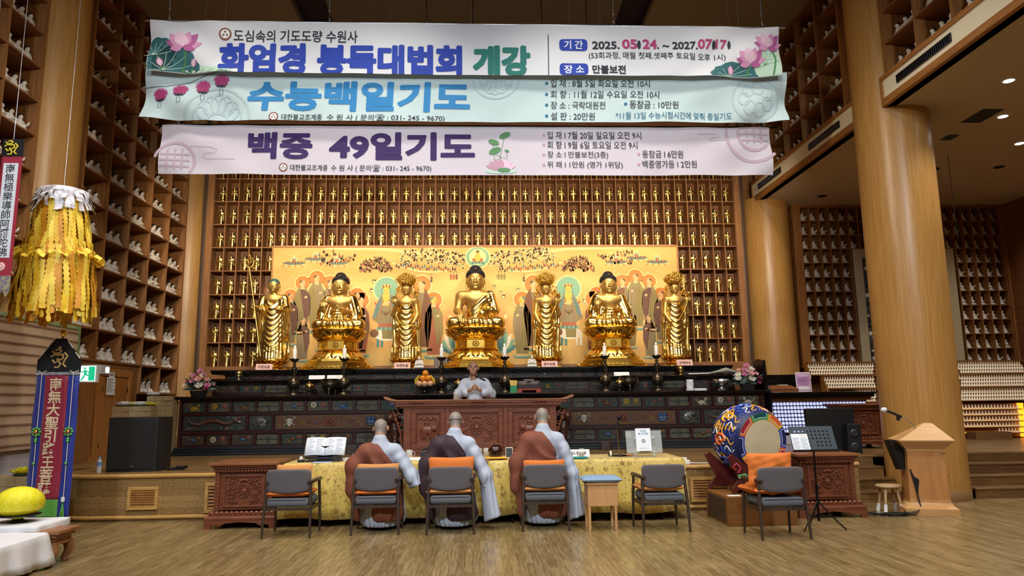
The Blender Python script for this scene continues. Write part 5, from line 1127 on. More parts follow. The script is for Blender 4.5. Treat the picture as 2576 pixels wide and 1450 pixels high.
def elephant(sx):
    b = MB(); e = sx
    b.ball((-.02 * e, -.012, 0), (.12, .035, .075), 14, 8); b.ball((.11 * e, -.02, .03), (.05, .035, .05), 10, 6); b.ball((.08 * e, -.035, .03), (.03, .015, .045), 8, 5)
    b.tube([(.14 * e, -.02, .02), (.165 * e, -.02, -.04), (.19 * e, -.02, -.075), (.215 * e, -.02, -.07)], [.02, .015, .01, .008], 7)
    for x in (-.1, -.055, .035, .075): b.tube([(x * e, -.015, -.03), ((x + .005) * e, -.015, -.145)], [.032, .022], 7)
    b.ball((-.02 * e, -.02, .085), (.04, .02, .02), 8, 5); b.ball((-.02 * e, -.02, .12), (.05, .02, .015), 8, 5); b.box(-.17, -.008, -.165, .17, .0, -.148)
    for i in range(9): b.ball((-.15 + .035 * i, -.01, .2 + .02 * math.sin(i * 2)), (.025, .012, .02), 6, 4)
    b.tube([(-.14, -.006, .22), (0, -.01, .17), (.15, -.006, .2)], .006, 5); b.tube([(.165 * e, -.006, -.1), (.17 * e, -.01, .05), (.15 * e, -.006, .2)], .006, 5); return b
elephant(1).build('elephant_carving', 'redwood_carve', t, (-.9, .02, .47)); elephant(-1).build('elephant_carving', 'redwood_carve', t, (.87, .02, .47))
b = MB(); b.box(-1.4, -.06, .06, 1.42, .54, .14); b.box(-1.46, -.1, 0, 1.48, .58, .065)
for i in range(40): b.ball((-1.36 + 2.74 * i / 39, -.062, .105), (.028, .014, .022), 6, 4)
b.build('base', 'redwood', t)
for sx in (-1, 1):
    b = MB(); X = lambda x: sx * x
    b.tube([(X(1.36), .0, .2), (X(1.38), 0, .4), (X(1.44), 0, .6), (X(1.52), 0, .8)], .016, 6)
    for x, z, r, a in ((1.40, .72, .05, 0), (1.46, .76, .045, 2), (1.41, .58, .045, 3), (1.39, .45, .04, 1), (1.39, .33, .035, 4), (1.48, .66, .035, 2)): b.tube([(u, 0, v) for u, _, v in spiral(X(x), z, r, .9, a, sx)], .009, 6)
    b.build('scroll_bracket', 'redwood_carve', t)
    def lion(P):
        P = P * np.array([sx, 1, 1])
        return union([el(P, (1.5, .2, .5), (.1, .16, .16)), el(P, (1.55, .1, .7), (.09, .11, .11)), el(P, (1.57, .0, .68), (.05, .06, .05)), rc(P, (1.48, .12, .45), (1.5, .05, .05), .06, .045), rc(P, (1.52, .3, .4), (1.5, .32, .05), .07, .05), el(P, (1.5, .02, .04), (.07, .09, .04)), rc(P, (1.44, .25, .6), (1.42, .35, .85), .03, .05), el(P, (1.5, .18, .78), (.04, .03, .05))], .05) + .008 * np.sin(P[:, 2] * 90) * np.sin(P[:, 0] * 90)
    lo, hi = ((1.3, -.2, -.02), (1.75, .5, .95)) if sx > 0 else ((-1.75, -.2, -.02), (-1.3, .5, .95))
    sdf_obj('guardian_lion', lion, lo, hi, .02, 'lion_dark', t)
t = thing('gooseneck_microphone', 'black microphone on chrome gooseneck before the lecturing monk', 'microphone', (.22, 13.08, 1.635)); MB().box(-.12, -.06, 0, .1, .06, .03).build('base', 'black', t, bevel=.01)
MB().tube([(.02, 0, .03), (.03, .0, .14), (.0, .0, .24), (-.07, .0, .31), (-.13, .0, .34)], .007, 8).build('gooseneck', 'steel', t); MB().tube([(-.11, 0, .33), (-.2, -.01, .375), (-.24, -.012, .395)], [.016, .018, .014], 10).build('handle', 'black', t); MB().ball((-.265, -.013, .41), .032, 12, 8).build('head', 'black', t)
mat('tea', '#b9862a', .1, alpha=.85); mat('glass', '#eef4f6', .05, trans=.0, alpha=.22, spec=.8)
def glass_mug(loc, lab, r=.04, h=.12, fill=.6, handle=True, name='glass_mug'):
    t = thing(name, lab, 'mug', loc); MB().lathe([(r, 0), (r, h), (r - .003, h), (r - .003, .006), (0.001, .006)], 20, cap=False).build('glass', 'glass', t)
    MB().lathe([(r - .005, .007), (r - .005, h * fill)], 18).build('tea', 'tea', t)
    if handle: MB().tube([(r, 0, h * .8), (r + .03, 0, h * .75), (r + .032, 0, h * .4), (r, 0, h * .25)], .005, 7).build('handle', 'glass', t)
glass_mug((-.42, 13.1, 1.635), 'glass of tea at the left elbow of the lecturing monk', .045, .13, .75)
# ------------------------------------------------------------------ chairs, table and things around the front table
mat('chair_grey', '#58545a', .85, bump=.15, nscale=180, sheen=.2); mat('chair_seat', '#5b6069', .8, bump=.12, nscale=160); mat('walnut', '#41322a', .42, col2='#33261f', scale=(6, 6, .8), nscale=3); mat('orange_cloth', '#d0712c', .85, bump=.15, nscale=25); mat('peach_cloth', '#c98a4e', .85, bump=.15, nscale=25); mat('piping', '#2e2d33', .8)
def rbox(b, w, d, h, c, n=5, r=.03, bow=0, mi=0):
    """soft box: rounded-rectangle rings"""
    R = []
    for z, ins in ((-h / 2, r * .8), (-h / 2 + r * .4, r * .2), (-h / 2 + r, 0), (h / 2 - r, 0), (h / 2 - r * .4, r * .2), (h / 2, r * .8)):
        ring = []
        for sx, sy, a0 in ((1, 1, 0), (-1, 1, PI / 2), (-1, -1, PI), (1, -1, 1.5 * PI)):
            for i in range(n):
                a = a0 + PI / 2 * i / (n - 1); x = sx * (w / 2 - r) + (r - ins) * math.cos(a); y = sy * (d / 2 - r) + (r - ins) * math.sin(a)
                ring.append((c[0] + x, c[1] + y, c[2] + z + bow * (1 - (2 * x / w) ** 2) * (1 - (2 * y / d) ** 2) * (1 if z > 0 else 0)))
        R.append(ring)
    return b.rings(R, mi)
def chair(loc, rz, lab):
    t = thing('armchair', lab, 'chair', loc, rz, 'grey armchairs facing the altar')
    for sx in (-1, 1):
        MB().tube([(sx * .285, .0, 0), (sx * .275, .035, .35), (sx * .262, .075, .635)], [.014, .02, .02], 10).build('leg', 'walnut', t); MB().tube([(sx * .28, .5, 0), (sx * .275, .49, .35), (sx * .265, .47, .64)], [.013, .019, .018], 10).build('leg', 'walnut', t)
        MB().tube([(sx * .25, .02, .64), (sx * .268, .1, .645), (sx * .285, .25, .655), (sx * .29, .42, .655), (sx * .27, .52, .645)], [.022, .024, .025, .026, .016], 8).build('armrest', 'walnut', t)
        MB().box(sx * .262 - .014, .03, .31, sx * .262 + .014, .48, .355).build('side_rail', 'walnut', t)
    MB().box(-.26, .03, .315, .26, .06, .35).build('cross_rail', 'walnut', t); MB().box(-.26, .45, .315, .26, .48, .35).build('cross_rail', 'walnut', t)
    b = MB(); rbox(b, .5, .49, .1, (0, .27, .405), 5, .035, .012); o = b.build('seat', 'chair_seat', t)
    q = MB(); q.tube([(-.225, .027, .437), (.225, .027, .437)], .0045, 6); q.build('seam', 'piping', o)
    b = MB()
    def bp(u, v, off):
        x = (u - .5) * .535; lo = .545 - .035 * (1 - (2 * u - 1) ** 2); hi = .795; z = lo + (hi - lo) * v; y = .055 - .09 * (z - .53) + .05 * (2 * u - 1) ** 2 * .6
        return x, y + off, z
    n = 40; R = []; UV = [(.5 + .5 * math.cos(2 * PI * i / 40) / max(abs(math.cos(2 * PI * i / 40)) ** 9 + abs(math.sin(2 * PI * i / 40)) ** 9, 1e-6) ** (1 / 9), .5 + .5 * math.sin(2 * PI * i / 40) / max(abs(math.cos(2 * PI * i / 40)) ** 9 + abs(math.sin(2 * PI * i / 40)) ** 9, 1e-6) ** (1 / 9)) for i in range(40)]
    for off, ins in ((-.026, .015), (-.012, 0), (.012, 0), (.026, .015)):
        ring = []
        for i in range(n):
            a = 2 * PI * i / n; c, s_ = math.cos(a), math.sin(a); k = 1 / max(abs(c) ** 9 + abs(s_) ** 9, 1e-6) ** (1 / 9)
            ring.append(bp(.5 + (.5 - ins * .4) * c * k, .5 + (.5 - ins * .7) * s_ * k, off))
        R.append(ring)
    for sg, off in ((0, -.03), (1, .03)):
        C = []
        for k in (.93, .7, .4, .1): C.append([bp(.5 + (u - .5) * k, .5 + (v - .5) * k, off) for u, v in UV])
        R = C[::-1] + R if sg == 0 else R + C
    b.rings(R); b.build('backrest', 'chair_grey', t)
    return t
CH = [(-2.31, 9.05, -.03, 'leftmost grey armchair, empty, close to the carved pedestal'), (-1.27, 9.13, 0, 'grey armchair of the leftmost seated monk'), (-.355, 9.05, 0, 'grey armchair of the monk in dark brown'), (.81, 9.16, 0, 'grey armchair of the rightmost seated monk'), (2.24, 8.9, .05, 'empty grey armchair between the wooden stool and the drum'), (3.44, 8.29, .05, 'grey armchair with crumpled orange cushions before the drum')]
c0 = chair(CH[0][:2] + (0,), CH[0][2], CH[0][3])
for x, y, rz, lab in CH[1:]: dup(c0, (x, y, 0), lab, 'grey armchairs facing the altar', rz=rz)
def cushion(name, w, d, h, m, lab, loc, rot=(0, 0, 0), crumple=0, seed=1, cat='cushion'):
    b = MB(); rd = random.Random(seed); ph = [rd.uniform(0, 6) for _ in range(6)]; n = 20
    for sgn in (1, -1):
        def fn(u, v):
            x, y = 2 * u - 1, 2 * v - 1; q = max(0, (1 - abs(x) ** 5) * (1 - abs(y) ** 5)) ** .5
            z = sgn * h / 2 * q + crumple * q * (math.sin(5 * x + ph[0]) * math.sin(4 * y + ph[1]) + .6 * math.sin(9 * x + 5 * y + ph[2]) + .4 * math.sin(14 * y - 6 * x + ph[3])); pin = 1 + .05 * abs(x * y) - .02 * (1 - abs(x * y))
            return x * w / 2 * pin, y * d / 2 * pin, z
        b.grid(fn, n, n)
    o = b.build(name, m); o.location = loc; o.rotation_euler = rot; return tag(o, lab, cat)
cushion('seat_cushion', .5, .46, .09, 'orange_cloth', 'orange seat cushion on the leftmost empty armchair', (-2.31, 9.33, .505)); cushion('back_cushion', .42, .3, .07, 'peach_cloth', 'peach back cushion leaning in the leftmost empty armchair', (-2.27, 9.2, .69), (PI / 2 - .15, 0, 0))
cushion('seat_cushion', .5, .46, .07, 'orange_cloth', 'orange seat cushion under the leftmost seated monk', (-1.27, 9.4, .495)); cushion('back_cushion', .49, .32, .05, 'peach_cloth', 'peach back cushion behind the leftmost seated monk', (-1.26, 9.245, .67), (PI / 2 - .08, 0, 0))
cushion('seat_cushion', .58, .46, .08, 'peach_cloth', 'peach seat cushion under the monk in dark brown', (-.355, 9.33, .5)); cushion('back_cushion', .54, .34, .08, 'orange_cloth', 'thick orange back cushion of the monk in dark brown', (-.35, 9.19, .73), (PI / 2 - .08, 0, 0))
cushion('seat_cushion', .54, .46, .08, 'peach_cloth', 'peach seat cushion under the rightmost seated monk', (.81, 9.44, .5)); cushion('back_cushion', .5, .3, .06, 'orange_cloth', 'orange back cushion behind the rightmost seated monk', (.81, 9.29, .69), (PI / 2 - .08, 0, 0))
cushion('seat_cushion', .52, .46, .1, 'peach_cloth', 'peach seat cushion on the empty armchair by the wooden stool', (2.21, 9.19, .51), (0, 0, .05), .004, 5)
cushion('seat_cushion', .56, .5, .1, 'orange_cloth', 'crumpled orange cushion on the seat of the armchair before the drum', (3.4, 8.6, .53), (0, 0, .1), .012, 7); cushion('back_cushion', .52, .36, .1, 'orange_cloth', 'crumpled orange cushion against the back of the armchair before the drum', (3.36, 8.45, .76), (PI / 2 - .1, 0, .03), .01, 9)
# two floral yellow cloths over the long front table
m = mat('yellow_floral', '#c9a440', .5); n = m.node_tree; N_ = n.nodes; L_ = n.links; bs = N_['Principled BSDF']
tc = N_.new('ShaderNodeTexCoord'); prev = None
def nd(t, **kw):
    x = N_.new(t)
    for k, v in kw.items(): setattr(x, k, v)
    return x
base = nd('ShaderNodeRGB'); base.outputs[0].default_value = lin('#d2b65c'); prev = base.outputs[0]
for sc_, th, col, dist in ((9, .3, '#93752f', .3), (21, .26, '#6b5a28', .45), (14, .2, '#a58f4e', .3), (33, .24, '#7a6028', .5)):
    nz = nd('ShaderNodeTexNoise'); nz.inputs['Scale'].default_value = sc_ * 5; mixv = nd('ShaderNodeMixRGB'); mixv.inputs[0].default_value = dist * .12; L_.new(tc.outputs['Object'], mixv.inputs[1]); L_.new(tc.outputs['Object'], nz.inputs['Vector']); L_.new(nz.outputs['Color'], mixv.inputs[2])
    vo = nd('ShaderNodeTexVoronoi'); vo.inputs['Scale'].default_value = sc_; L_.new(mixv.outputs[0], vo.inputs['Vector'])
    lt = nd('ShaderNodeMath', operation='LESS_THAN'); lt.inputs[1].default_value = th; L_.new(vo.outputs['Distance'], lt.inputs[0])
    n5 = nd('ShaderNodeTexNoise'); n5.inputs['Scale'].default_value = sc_ * 7; L_.new(tc.outputs['Object'], n5.inputs['Vector']); g5 = nd('ShaderNodeMath', operation='GREATER_THAN'); g5.inputs[1].default_value = .46; L_.new(n5.outputs['Fac'], g5.inputs[0]); mu = nd('ShaderNodeMath', operation='MULTIPLY'); L_.new(lt.outputs[0], mu.inputs[0]); L_.new(g5.outputs[0], mu.inputs[1])
    mx = nd('ShaderNodeMixRGB'); L_.new(mu.outputs[0], mx.inputs[0]); L_.new(prev, mx.inputs[1]); mx.inputs[2].default_value = lin(col); prev = mx.outputs[0]
L_.new(prev, bs.inputs['Base Color']); bs.inputs['Sheen Weight'].default_value = .3; bs.inputs['Roughness'].default_value = .42
TZ = .8
def drape(name, x0, x1, lab, z1, seed, lo):
    rd = random.Random(seed); y0, y1 = 9.9, 10.8; b = MB(); ph = [rd.uniform(0, 6) for _ in range(5)]; per = []
    step = .045
    def edge(a, c):
        L = math.hypot(c[0] - a[0], c[1] - a[1]); k = max(2, int(L / step)); return [(a[0] + (c[0] - a[0]) * i / k, a[1] + (c[1] - a[1]) * i / k) for i in range(k)]
    per = edge((x0, y0), (x1, y0)) + edge((x1, y0), (x1, y1)) + edge((x1, y1), (x0, y1)) + edge((x0, y1), (x0, y0))
    n = len(per); R = []; cx, cy = (x0 + x1) / 2, (y0 + y1) / 2
    for dz, off in ((.0, -.012), (.004, .0), (-.006, .012), (-.03, .018), (-.12, .022), (-.25, .03), (-.4, .035), (-.55, .04), (-(z1 - lo), .045)):
        ring = []
        for i, (x, y) in enumerate(per):
            nx = (1 if abs(x - x1) < 1e-6 else -1 if abs(x - x0) < 1e-6 else 0); ny = (1 if abs(y - y1) < 1e-6 else -1 if abs(y - y0) < 1e-6 else 0)
            s_ = x + y; w = max(0, -dz) / .6; f = w * (.018 * math.sin(s_ * 9 + ph[0]) + .012 * math.sin(s_ * 17 + ph[1]) + .006 * math.sin(s_ * 31 + ph[2]))
            o_ = off + f + w * .02; zz = z1 + dz + (.012 * math.sin(s_ * 6 + ph[3]) * w)
            ring.append((x + nx * o_, y + ny * o_, zz))
        R.append(ring)
    b.rings(R, 0, True, False)
    b.add(R[1], [tuple(range(n))], 0)
    o = b.build(name, 'yellow_floral', solid=.004); return tag(o, lab, 'tablecloth')
drape('tablecloth', -2.575, .055, 'yellow flowered cloth hanging over the left half of front table', TZ, 2, .1); drape('tablecloth', .135, 2.75, 'yellow flowered cloth hanging over the right half of front table', TZ - .008, 6, .1)
for x0, x1, q in ((-2.54, .05, 'left'), (.13, 2.72, 'right')):
    t = thing('folding_table', f'folding table hidden under the yellow cloth, {q} half', 'table'); MB().box(x0, 9.93, TZ - .04, x1, 10.77, TZ - .014).build('table_top', 'white_paint', t)
    for x in (x0 + .3, x1 - .3):
        for y in (9.98, 10.68): MB().tube([(x, y, TZ - .04), (x, y, .03)], .016, 8).build('leg', 'black_metal', t)
        b = MB(); b.tube([(x, 9.9, .04), (x, 10.75, .04)], .02, 8); b.ball((x, 9.9, .03), .03, 8, 6); b.ball((x, 10.75, .03), .03, 8, 6); b.build('foot', 'black_metal', t)
TT = TZ + .006
# wooden stool with blue cushion
mat('birch', '#c79a67', .5, col2='#b98a58', scale=(6, 6, .8), nscale=3); mat('blue_cloth', '#7d97b8', .85, bump=.15, nscale=30)
t = thing('wooden_stool', 'light wooden box stool with straight legs in front of the yellow cloth', 'stool', (1.51, 9.14, 0))
MB().box(-.18, -.02, .29, .19, .3, .555).build('box', 'birch', t, bevel=.004)
for x in (-.165, .16):
    for y in (0, .27): MB().box(x - .017, y - .017, 0, x + .017, y + .017, .29).build('leg', 'birch', t, bevel=.003)
MB().box(-.2, -.04, .55, .21, .32, .565).build('lid', 'birch', t); cushion('stool_cushion', .48, .36, .085, 'blue_cloth', 'soft pale blue cushion on the light wooden stool', (1.515, 9.28, .603))
# things on the table
def book(name, w, h, th, m, lab, loc, rot, txt=None):
    t = thing(name, lab, 'book', loc); t.rotation_euler = rot; MB().box(-w / 2, 0, 0, w / 2, th, h).build('cover', m, t); return t
mat('page_blue', '#dfe6f2', .7); mat('screen', '#26343a', .2, emit=.3, ecol='#9fc8b8')
t = thing('open_hymnal', 'large open songbook on black rest at the table corner', 'book', (-2.11, 10.16, TT + .075)); t.rotation_euler.x = -.55
for e in (-1, 1):
    def pg(u, v, e=e): return (e * u * .27, -.006 - .02 * math.sin(PI * u) * (1 - .3 * u), v * .27)
    b = MB(); b.grid(pg, 8, 2); o = b.build('page', 'page_blue', t, solid=.006)
    d = Draw()
    for i in range(9):
        for c in (0, 1): d.rect(.03 + c * .115, .235 - .024 * i, .03 + c * .115 + (.09 if (i * 7 + c) % 3 else .06), .24 - .024 * i, 0, 1)
    d.build('print', ['ink_soft'] if 'ink_soft' in MATS else [mat('ink_soft', '#8f96a8', .8).name], lambda u, v, l, e=e: (e * u if e > 0 else -.27 + u, -.012 - .02 * math.sin(PI * (u if e > 0 else .27 - u) / .27), v), t)
o = MB().box(-.28, -.004, 0, .28, .006, .26).build('cover', 'black', t)
t = thing('book_rest', 'black rest carrying the open songbook', 'book rest', (-2.11, 10.16, TT)); b = MB(); b.box(-.23, -.1, 0, .23, .14, .02); b.box(-.25, -.06, .035, .25, -.03, .065); b.build('tray', 'dark_steel', t); b = MB(); b.box(-.1, .05, .02, .1, .06, .2); b.build('support', 'black_metal', t)
def sheet(x, y, w, d, rz, m, lab, z=0, name='paper_sheet', cat='paper', th=.003):
    o = MB().box(-w / 2, -d / 2, 0, w / 2, d / 2, th).build(name, m, None, (x, y, TT + z)); o.rotation_euler.z = rz; return tag(o, lab, cat)
mat('paper_blue', '#b9cdea', .7); mat('folder_teal', '#1f8f86', .5); mat('red_mat', '#9c2a30', .7)
sheet(-2.1, 9.98, .24, .17, .05, 'paper_blue', 'pale sheet in front of the songbook rest'); sheet(-1.68, 10.3, .32, .26, -.3, 'paper', 'pile of white sheets beside the leftmost seated monk', 0, 'paper_pile', 'papers', .035); sheet(-.72, 10.12, .22, .18, .1, 'paper_blue', 'blue sheet before the grey box'); sheet(-.93, 10.25, .24, .2, 0, 'paper', 'white closed laptop like tablet under the tea mug', 0, 'white_tray', 'tray', .02)
t = thing('desk_clock', 'small black digital clock behind the white papers', 'clock', (-1.75, 10.6, TT)); MB().box(-.07, -.02, 0, .07, .02, .085).build('case', 'black', t, bevel=.006); MB().box(-.058, -.022, .018, .04, -.019, .07).build('display', 'screen', t)
t = thing('tape_dispenser', 'small black holder with white roll at the cloth corner', 'tape', (-2.4, 10.08, TT)); MB().box(-.045, -.03, 0, .045, .03, .035).build('base', 'black', t, bevel=.008); b = MB(); b.rings([[(.02 * math.cos(2 * PI * i / 14), y, .055 + .024 * math.sin(2 * PI * i / 14)) for i in range(14)] for y in (-.012, .012)]); b.build('roll', 'plaque_white', t)
glass_mug((-.98, 10.36, TT + .0), 'glass mug of tea beside the leftmost seated monk', .045, .125, .5)
t = thing('grey_case', 'grey box of microphone gear behind the monk in dark brown', 'box', (-.68, 10.45, TT)); MB().box(-.15, -.09, 0, .15, .09, .1).build('case', 'dark_steel', t, bevel=.006)
for i, x in enumerate((-.08, .02, .09)):
    t = thing('wireless_microphone', ('black wireless microphone lying leftmost on the grey box', 'black wireless microphone lying in the middle on the grey box', 'black wireless microphone lying rightmost on the grey box')[i], 'microphone', (-.68 + x, 10.45, TT + .118)); MB().tube([(-.05, 0, 0), (.035, 0, .025)], .016, 9).build('grip', 'black', t); MB().ball((.05, 0, .03), .022, 9, 6).build('head', 'black_metal', t)
glass_mug((-.0, 10.42, TT), 'clear glass with metal spoon between the two yellow cloths', .038, .13, .35, False); glass_mug((.09, 10.44, TT), 'second clear glass holding tea between the two yellow cloths', .038, .13, .6, False, 'tea_glass')
tag(MB().tube([(.02, 10.4, TT + .06), (.045, 10.4, TT + .2)], [.004, .006], 6).build('spoon', 'brass'), 'brass spoon standing in the clear glass', 'spoon')
mat('moktak', '#2a0f0c', .12, coat=.8); mat('yellow_silk', '#d9a83a', .5)
cushion('silk_pad', .3, .26, .03, 'yellow_silk', 'folded yellow silk pad under the dark wooden gong', (.22, 10.1, TT + .018), (0, 0, .1))
t = thing('wooden_gong', 'round glossy dark red wooden gong on a yellow silk pad', 'gong', (.22, 10.1, TT + .034))
sdf_obj('shell', lambda P: np.maximum(smin(union([el(P, (0, 0, .075), (.105, .09, .08)), rc(P, (-.02, 0, .14), (.05, 0, .13), .025)], .02), el(P, (0, 0, .02), (.09, .08, .03)), .02), -el(P, (0, -.095, .05), (.085, .06, .009))), (-.13, -.11, -.02), (.13, .11, .19), .0075, 'moktak', t)
t = thing('phone_stand', 'white framed small screen behind the wooden gong', 'screen', (.41, 10.2, TT)); t.rotation_euler.x = -.25; MB().box(-.05, 0, 0, .05, .01, .15).build('case', 'white_paint', t, bevel=.004); MB().box(-.043, -.002, .015, .043, .0, .14).build('display', 'black', t)
cushion('cloth_bag', .1, .07, .04, 'rose_magenta', 'small magenta cloth pouch beside the gong', (.5, 10.1, TT + .022), cat='pouch')
sheet(1.33, 9.98, .26, .16, 0, 'folder_teal', 'teal folder at the table edge right of the rightmost seated monk', 0, 'folder', 'folder', .02); glass_mug((1.4, 10.1, TT), 'frosted glass of amber tea before the white card', .04, .12, .6, True)
plaque(1.36, 10.25, TT, .34, .1, '마음의 평화 봉축', 'white folded card standing behind the amber tea', 'plaque_white', 'table_card')
mat('bell_metal', '#b9aa94', .3, 1); t = thing('hand_bell', 'small hand bell with dark wooden handle by the microphone', 'bell', (1.84, 10.3, TT)); MB().lathe([(.042, 0), (.04, .03), (.026, .06), (.01, .075)], 18).build('bell', 'bell_metal', t); MB().lathe([(.01, .075), (.014, .1), (.009, .12), (.013, .15), (.008, .17), (.011, .19), (.004, .2)], 12).build('handle', 'moktak', t)
t = thing('table_microphone', 'black microphone on slim brass stand on the front table', 'microphone', (1.97, 10.33, TT)); MB().lathe([(.1, 0), (.1, .012), (.02, .02)], 22).build('base', 'black_metal', t); MB().tube([(0, 0, .015), (-.02, 0, .38)], .007, 8).build('pole', 'brass', t)
MB().tube([(-.03, 0, .38), (-.02, .0, .42), (.0, .0, .48)], [.016, .018, .016], 10).build('grip', 'black', t); MB().ball((.012, 0, .52), (.032, .032, .036), 12, 8).build('head', 'black_metal', t); MB().tube([(-.03, 0, .42), (-.06, 0, .38), (-.05, .02, .3), (.06, .03, .15), (.1, .04, .02)], .004, 6).build('cable', 'black', t)
mat('acrylic', '#dfe6ea', .05, alpha=.25, spec=.9); t = thing('acrylic_lectern', 'clear acrylic book stand on the front table', 'book stand', (2.29, 10.15, TT)); 
o = MB().box(-.25, -.006, 0, .25, .006, .31).build('back_plate', 'acrylic', t, (0, 0, .045)); o.rotation_euler.x = -.22
for sx in (-1, 1):
    MB().box(sx * .13 - .02, -.02, 0, sx * .13 + .02, .1, .12).build('post', 'acrylic', t, bevel=.004); MB().tube([(sx * .13, -.02, .07), (sx * .13, -.07, .06), (sx * .09, -.075, .075)], .012, 8).build('hook', 'acrylic', t); b = MB(); b.rings([[(sx * .125 + x, .03 + .022 * math.cos(2 * PI * i / 12), .25 + .022 * math.sin(2 * PI * i / 12)) for i in range(12)] for x in (-.02, .02)]); b.build('knob', 'acrylic', t)
MB().box(-.2, -.08, .0, .2, .1, .008).build('base_plate', 'acrylic', t)
t = thing('white_book', 'white booklet with round emblem on the clear book stand', 'book', (2.27, 10.1, TT + .075)); t.rotation_euler = (-.2, 0, 0); MB().box(-.105, -.012, 0, .105, .0, .31).build('cover', 'page_blue', t)
d = Draw(); mat('emblem_brown', '#8a5a4a', .7); mat('ink_blue', '#5a78a8', .7)
d.text('우리말', 0, .262, .024, 0, bold=.01, align='c'); d.text('불교의례집', 0, .225, .024, 0, bold=.01, align='c'); d.ring(0, .135, .019, .026, 1)
for k in range(3): d.ell(.009 * math.cos(PI / 2 + 2 * PI * k / 3), .135 + .009 * math.sin(PI / 2 + 2 * PI * k / 3), .005, .005, 1, 10)
d.text('대한불교조계종 수원사', 0, .03, .011, 0, align='c'); d.build('lettering', ['ink_blue', 'ink'], lambda u, v, l: (u, -.0135, v), t)
sheet(2.12, 10.36, .2, .16, 0, 'red_mat', 'small red mat under the clear book stand', 0, 'red_mat', 'mat')
for k, x, q in ((0, -2.6, 'left'), (1, 2.62, 'right')): tag(MB().box(-.1, -.015, 0, .1, .015, .16).build('wooden_board', 'walnut', None, (x * .93, 14.1, Z0), bevel=.01), f'small brown wooden board leaning at the altar foot, {q} one', 'board')
t = thing('power_strip', 'white plug box and cable lying on the stage edge by the yellow cloth', 'socket', (3.0, 10.72, Z0)); MB().box(-.07, -.05, 0, .07, .05, .06).build('body', 'white_paint', t, bevel=.008); MB().box(-.045, -.03, .055, .03, .03, .1).build('plug', 'white_paint', t, bevel=.008); MB().tube([(.06, 0, .02), (.3, 0, .012), (.6, .02, .01), (.9, .0, .01)], .008, 7).build('cable', 'white_paint', t)
# ------------------------------------------------------------------ people
mat('skin', '#b98a6c', .5, col2='#a87a5e', nscale=5); mat('scalp', '#8d8279', .5, col2='#7c746f', nscale=14); mat('robe_grey', '#a9b3c6', .85, bump=.12, nscale=40); mat('robe_pale', '#c3c9d6', .85, bump=.12, nscale=40); mat('kasaya_brown', '#7a4331', .75, bump=.12, nscale=30); mat('kasaya_dark', '#33202a', .7, bump=.12, nscale=30); mat('robe_under', '#8c8796', .85); mat('sock_grey', '#6d6a74', .85)
def head_sdf(P, c, s, yaw=0, tilt=0, down=0):
    """human head: c = centre of skull, s = half height; faces -y"""
    Rm = np.array((Matrix.Rotation(yaw, 3, 'Z') @ Matrix.Rotation(tilt, 3, 'Y') @ Matrix.Rotation(down, 3, 'X')))
    q = ((P - np.array(c)) @ Rm) / s
    d = [el(q, (0, .1, .2), (.68, .84, .8)), el(q, (0, -.2, -.3), (.56, .6, .62)), el(q, (0, -.5, -.76), (.26, .22, .17)), el(q, (0, .35, -.2), (.52, .5, .5))]
    h = union(d, .16)
    h = smin(h, rc(q, (0, -.76, .12), (0, -.98, -.2), .05, .1), .08)
    for e in (-1, 1):
        h = np.maximum(h, -(el(q, (e * .27, -.86, .12), (.15, .14, .09)))); h = smin(h, el(q, (e * .27, -.70, .1), (.13, .1, .085)), .03)
        h = smin(h, rc(q, (e * .1, -.77, .27), (e * .42, -.66, .27), .05), .06); h = smin(h, el(q, (e * .1, -.86, -.2), (.08, .08, .06)), .04); h = smin(h, el(q, (e * .38, -.55, -.15), (.18, .16, .16)), .1)
        h = smin(h, el(q, (e * .75, .08, 0), (.085, .18, .28), np.array(Matrix.Rotation(e * .4, 3, 'Z'))), .04)
    h = smin(h, el(q, (0, -.78, -.47), (.2, .1, .045)), .03); h = smin(h, el(q, (0, -.76, -.55), (.17, .1, .045)), .03)
    return h * s, q
def fist_hand(P, w, tip, nrm, s=1): return hand_open(P, w, tip, nrm, s, .9)
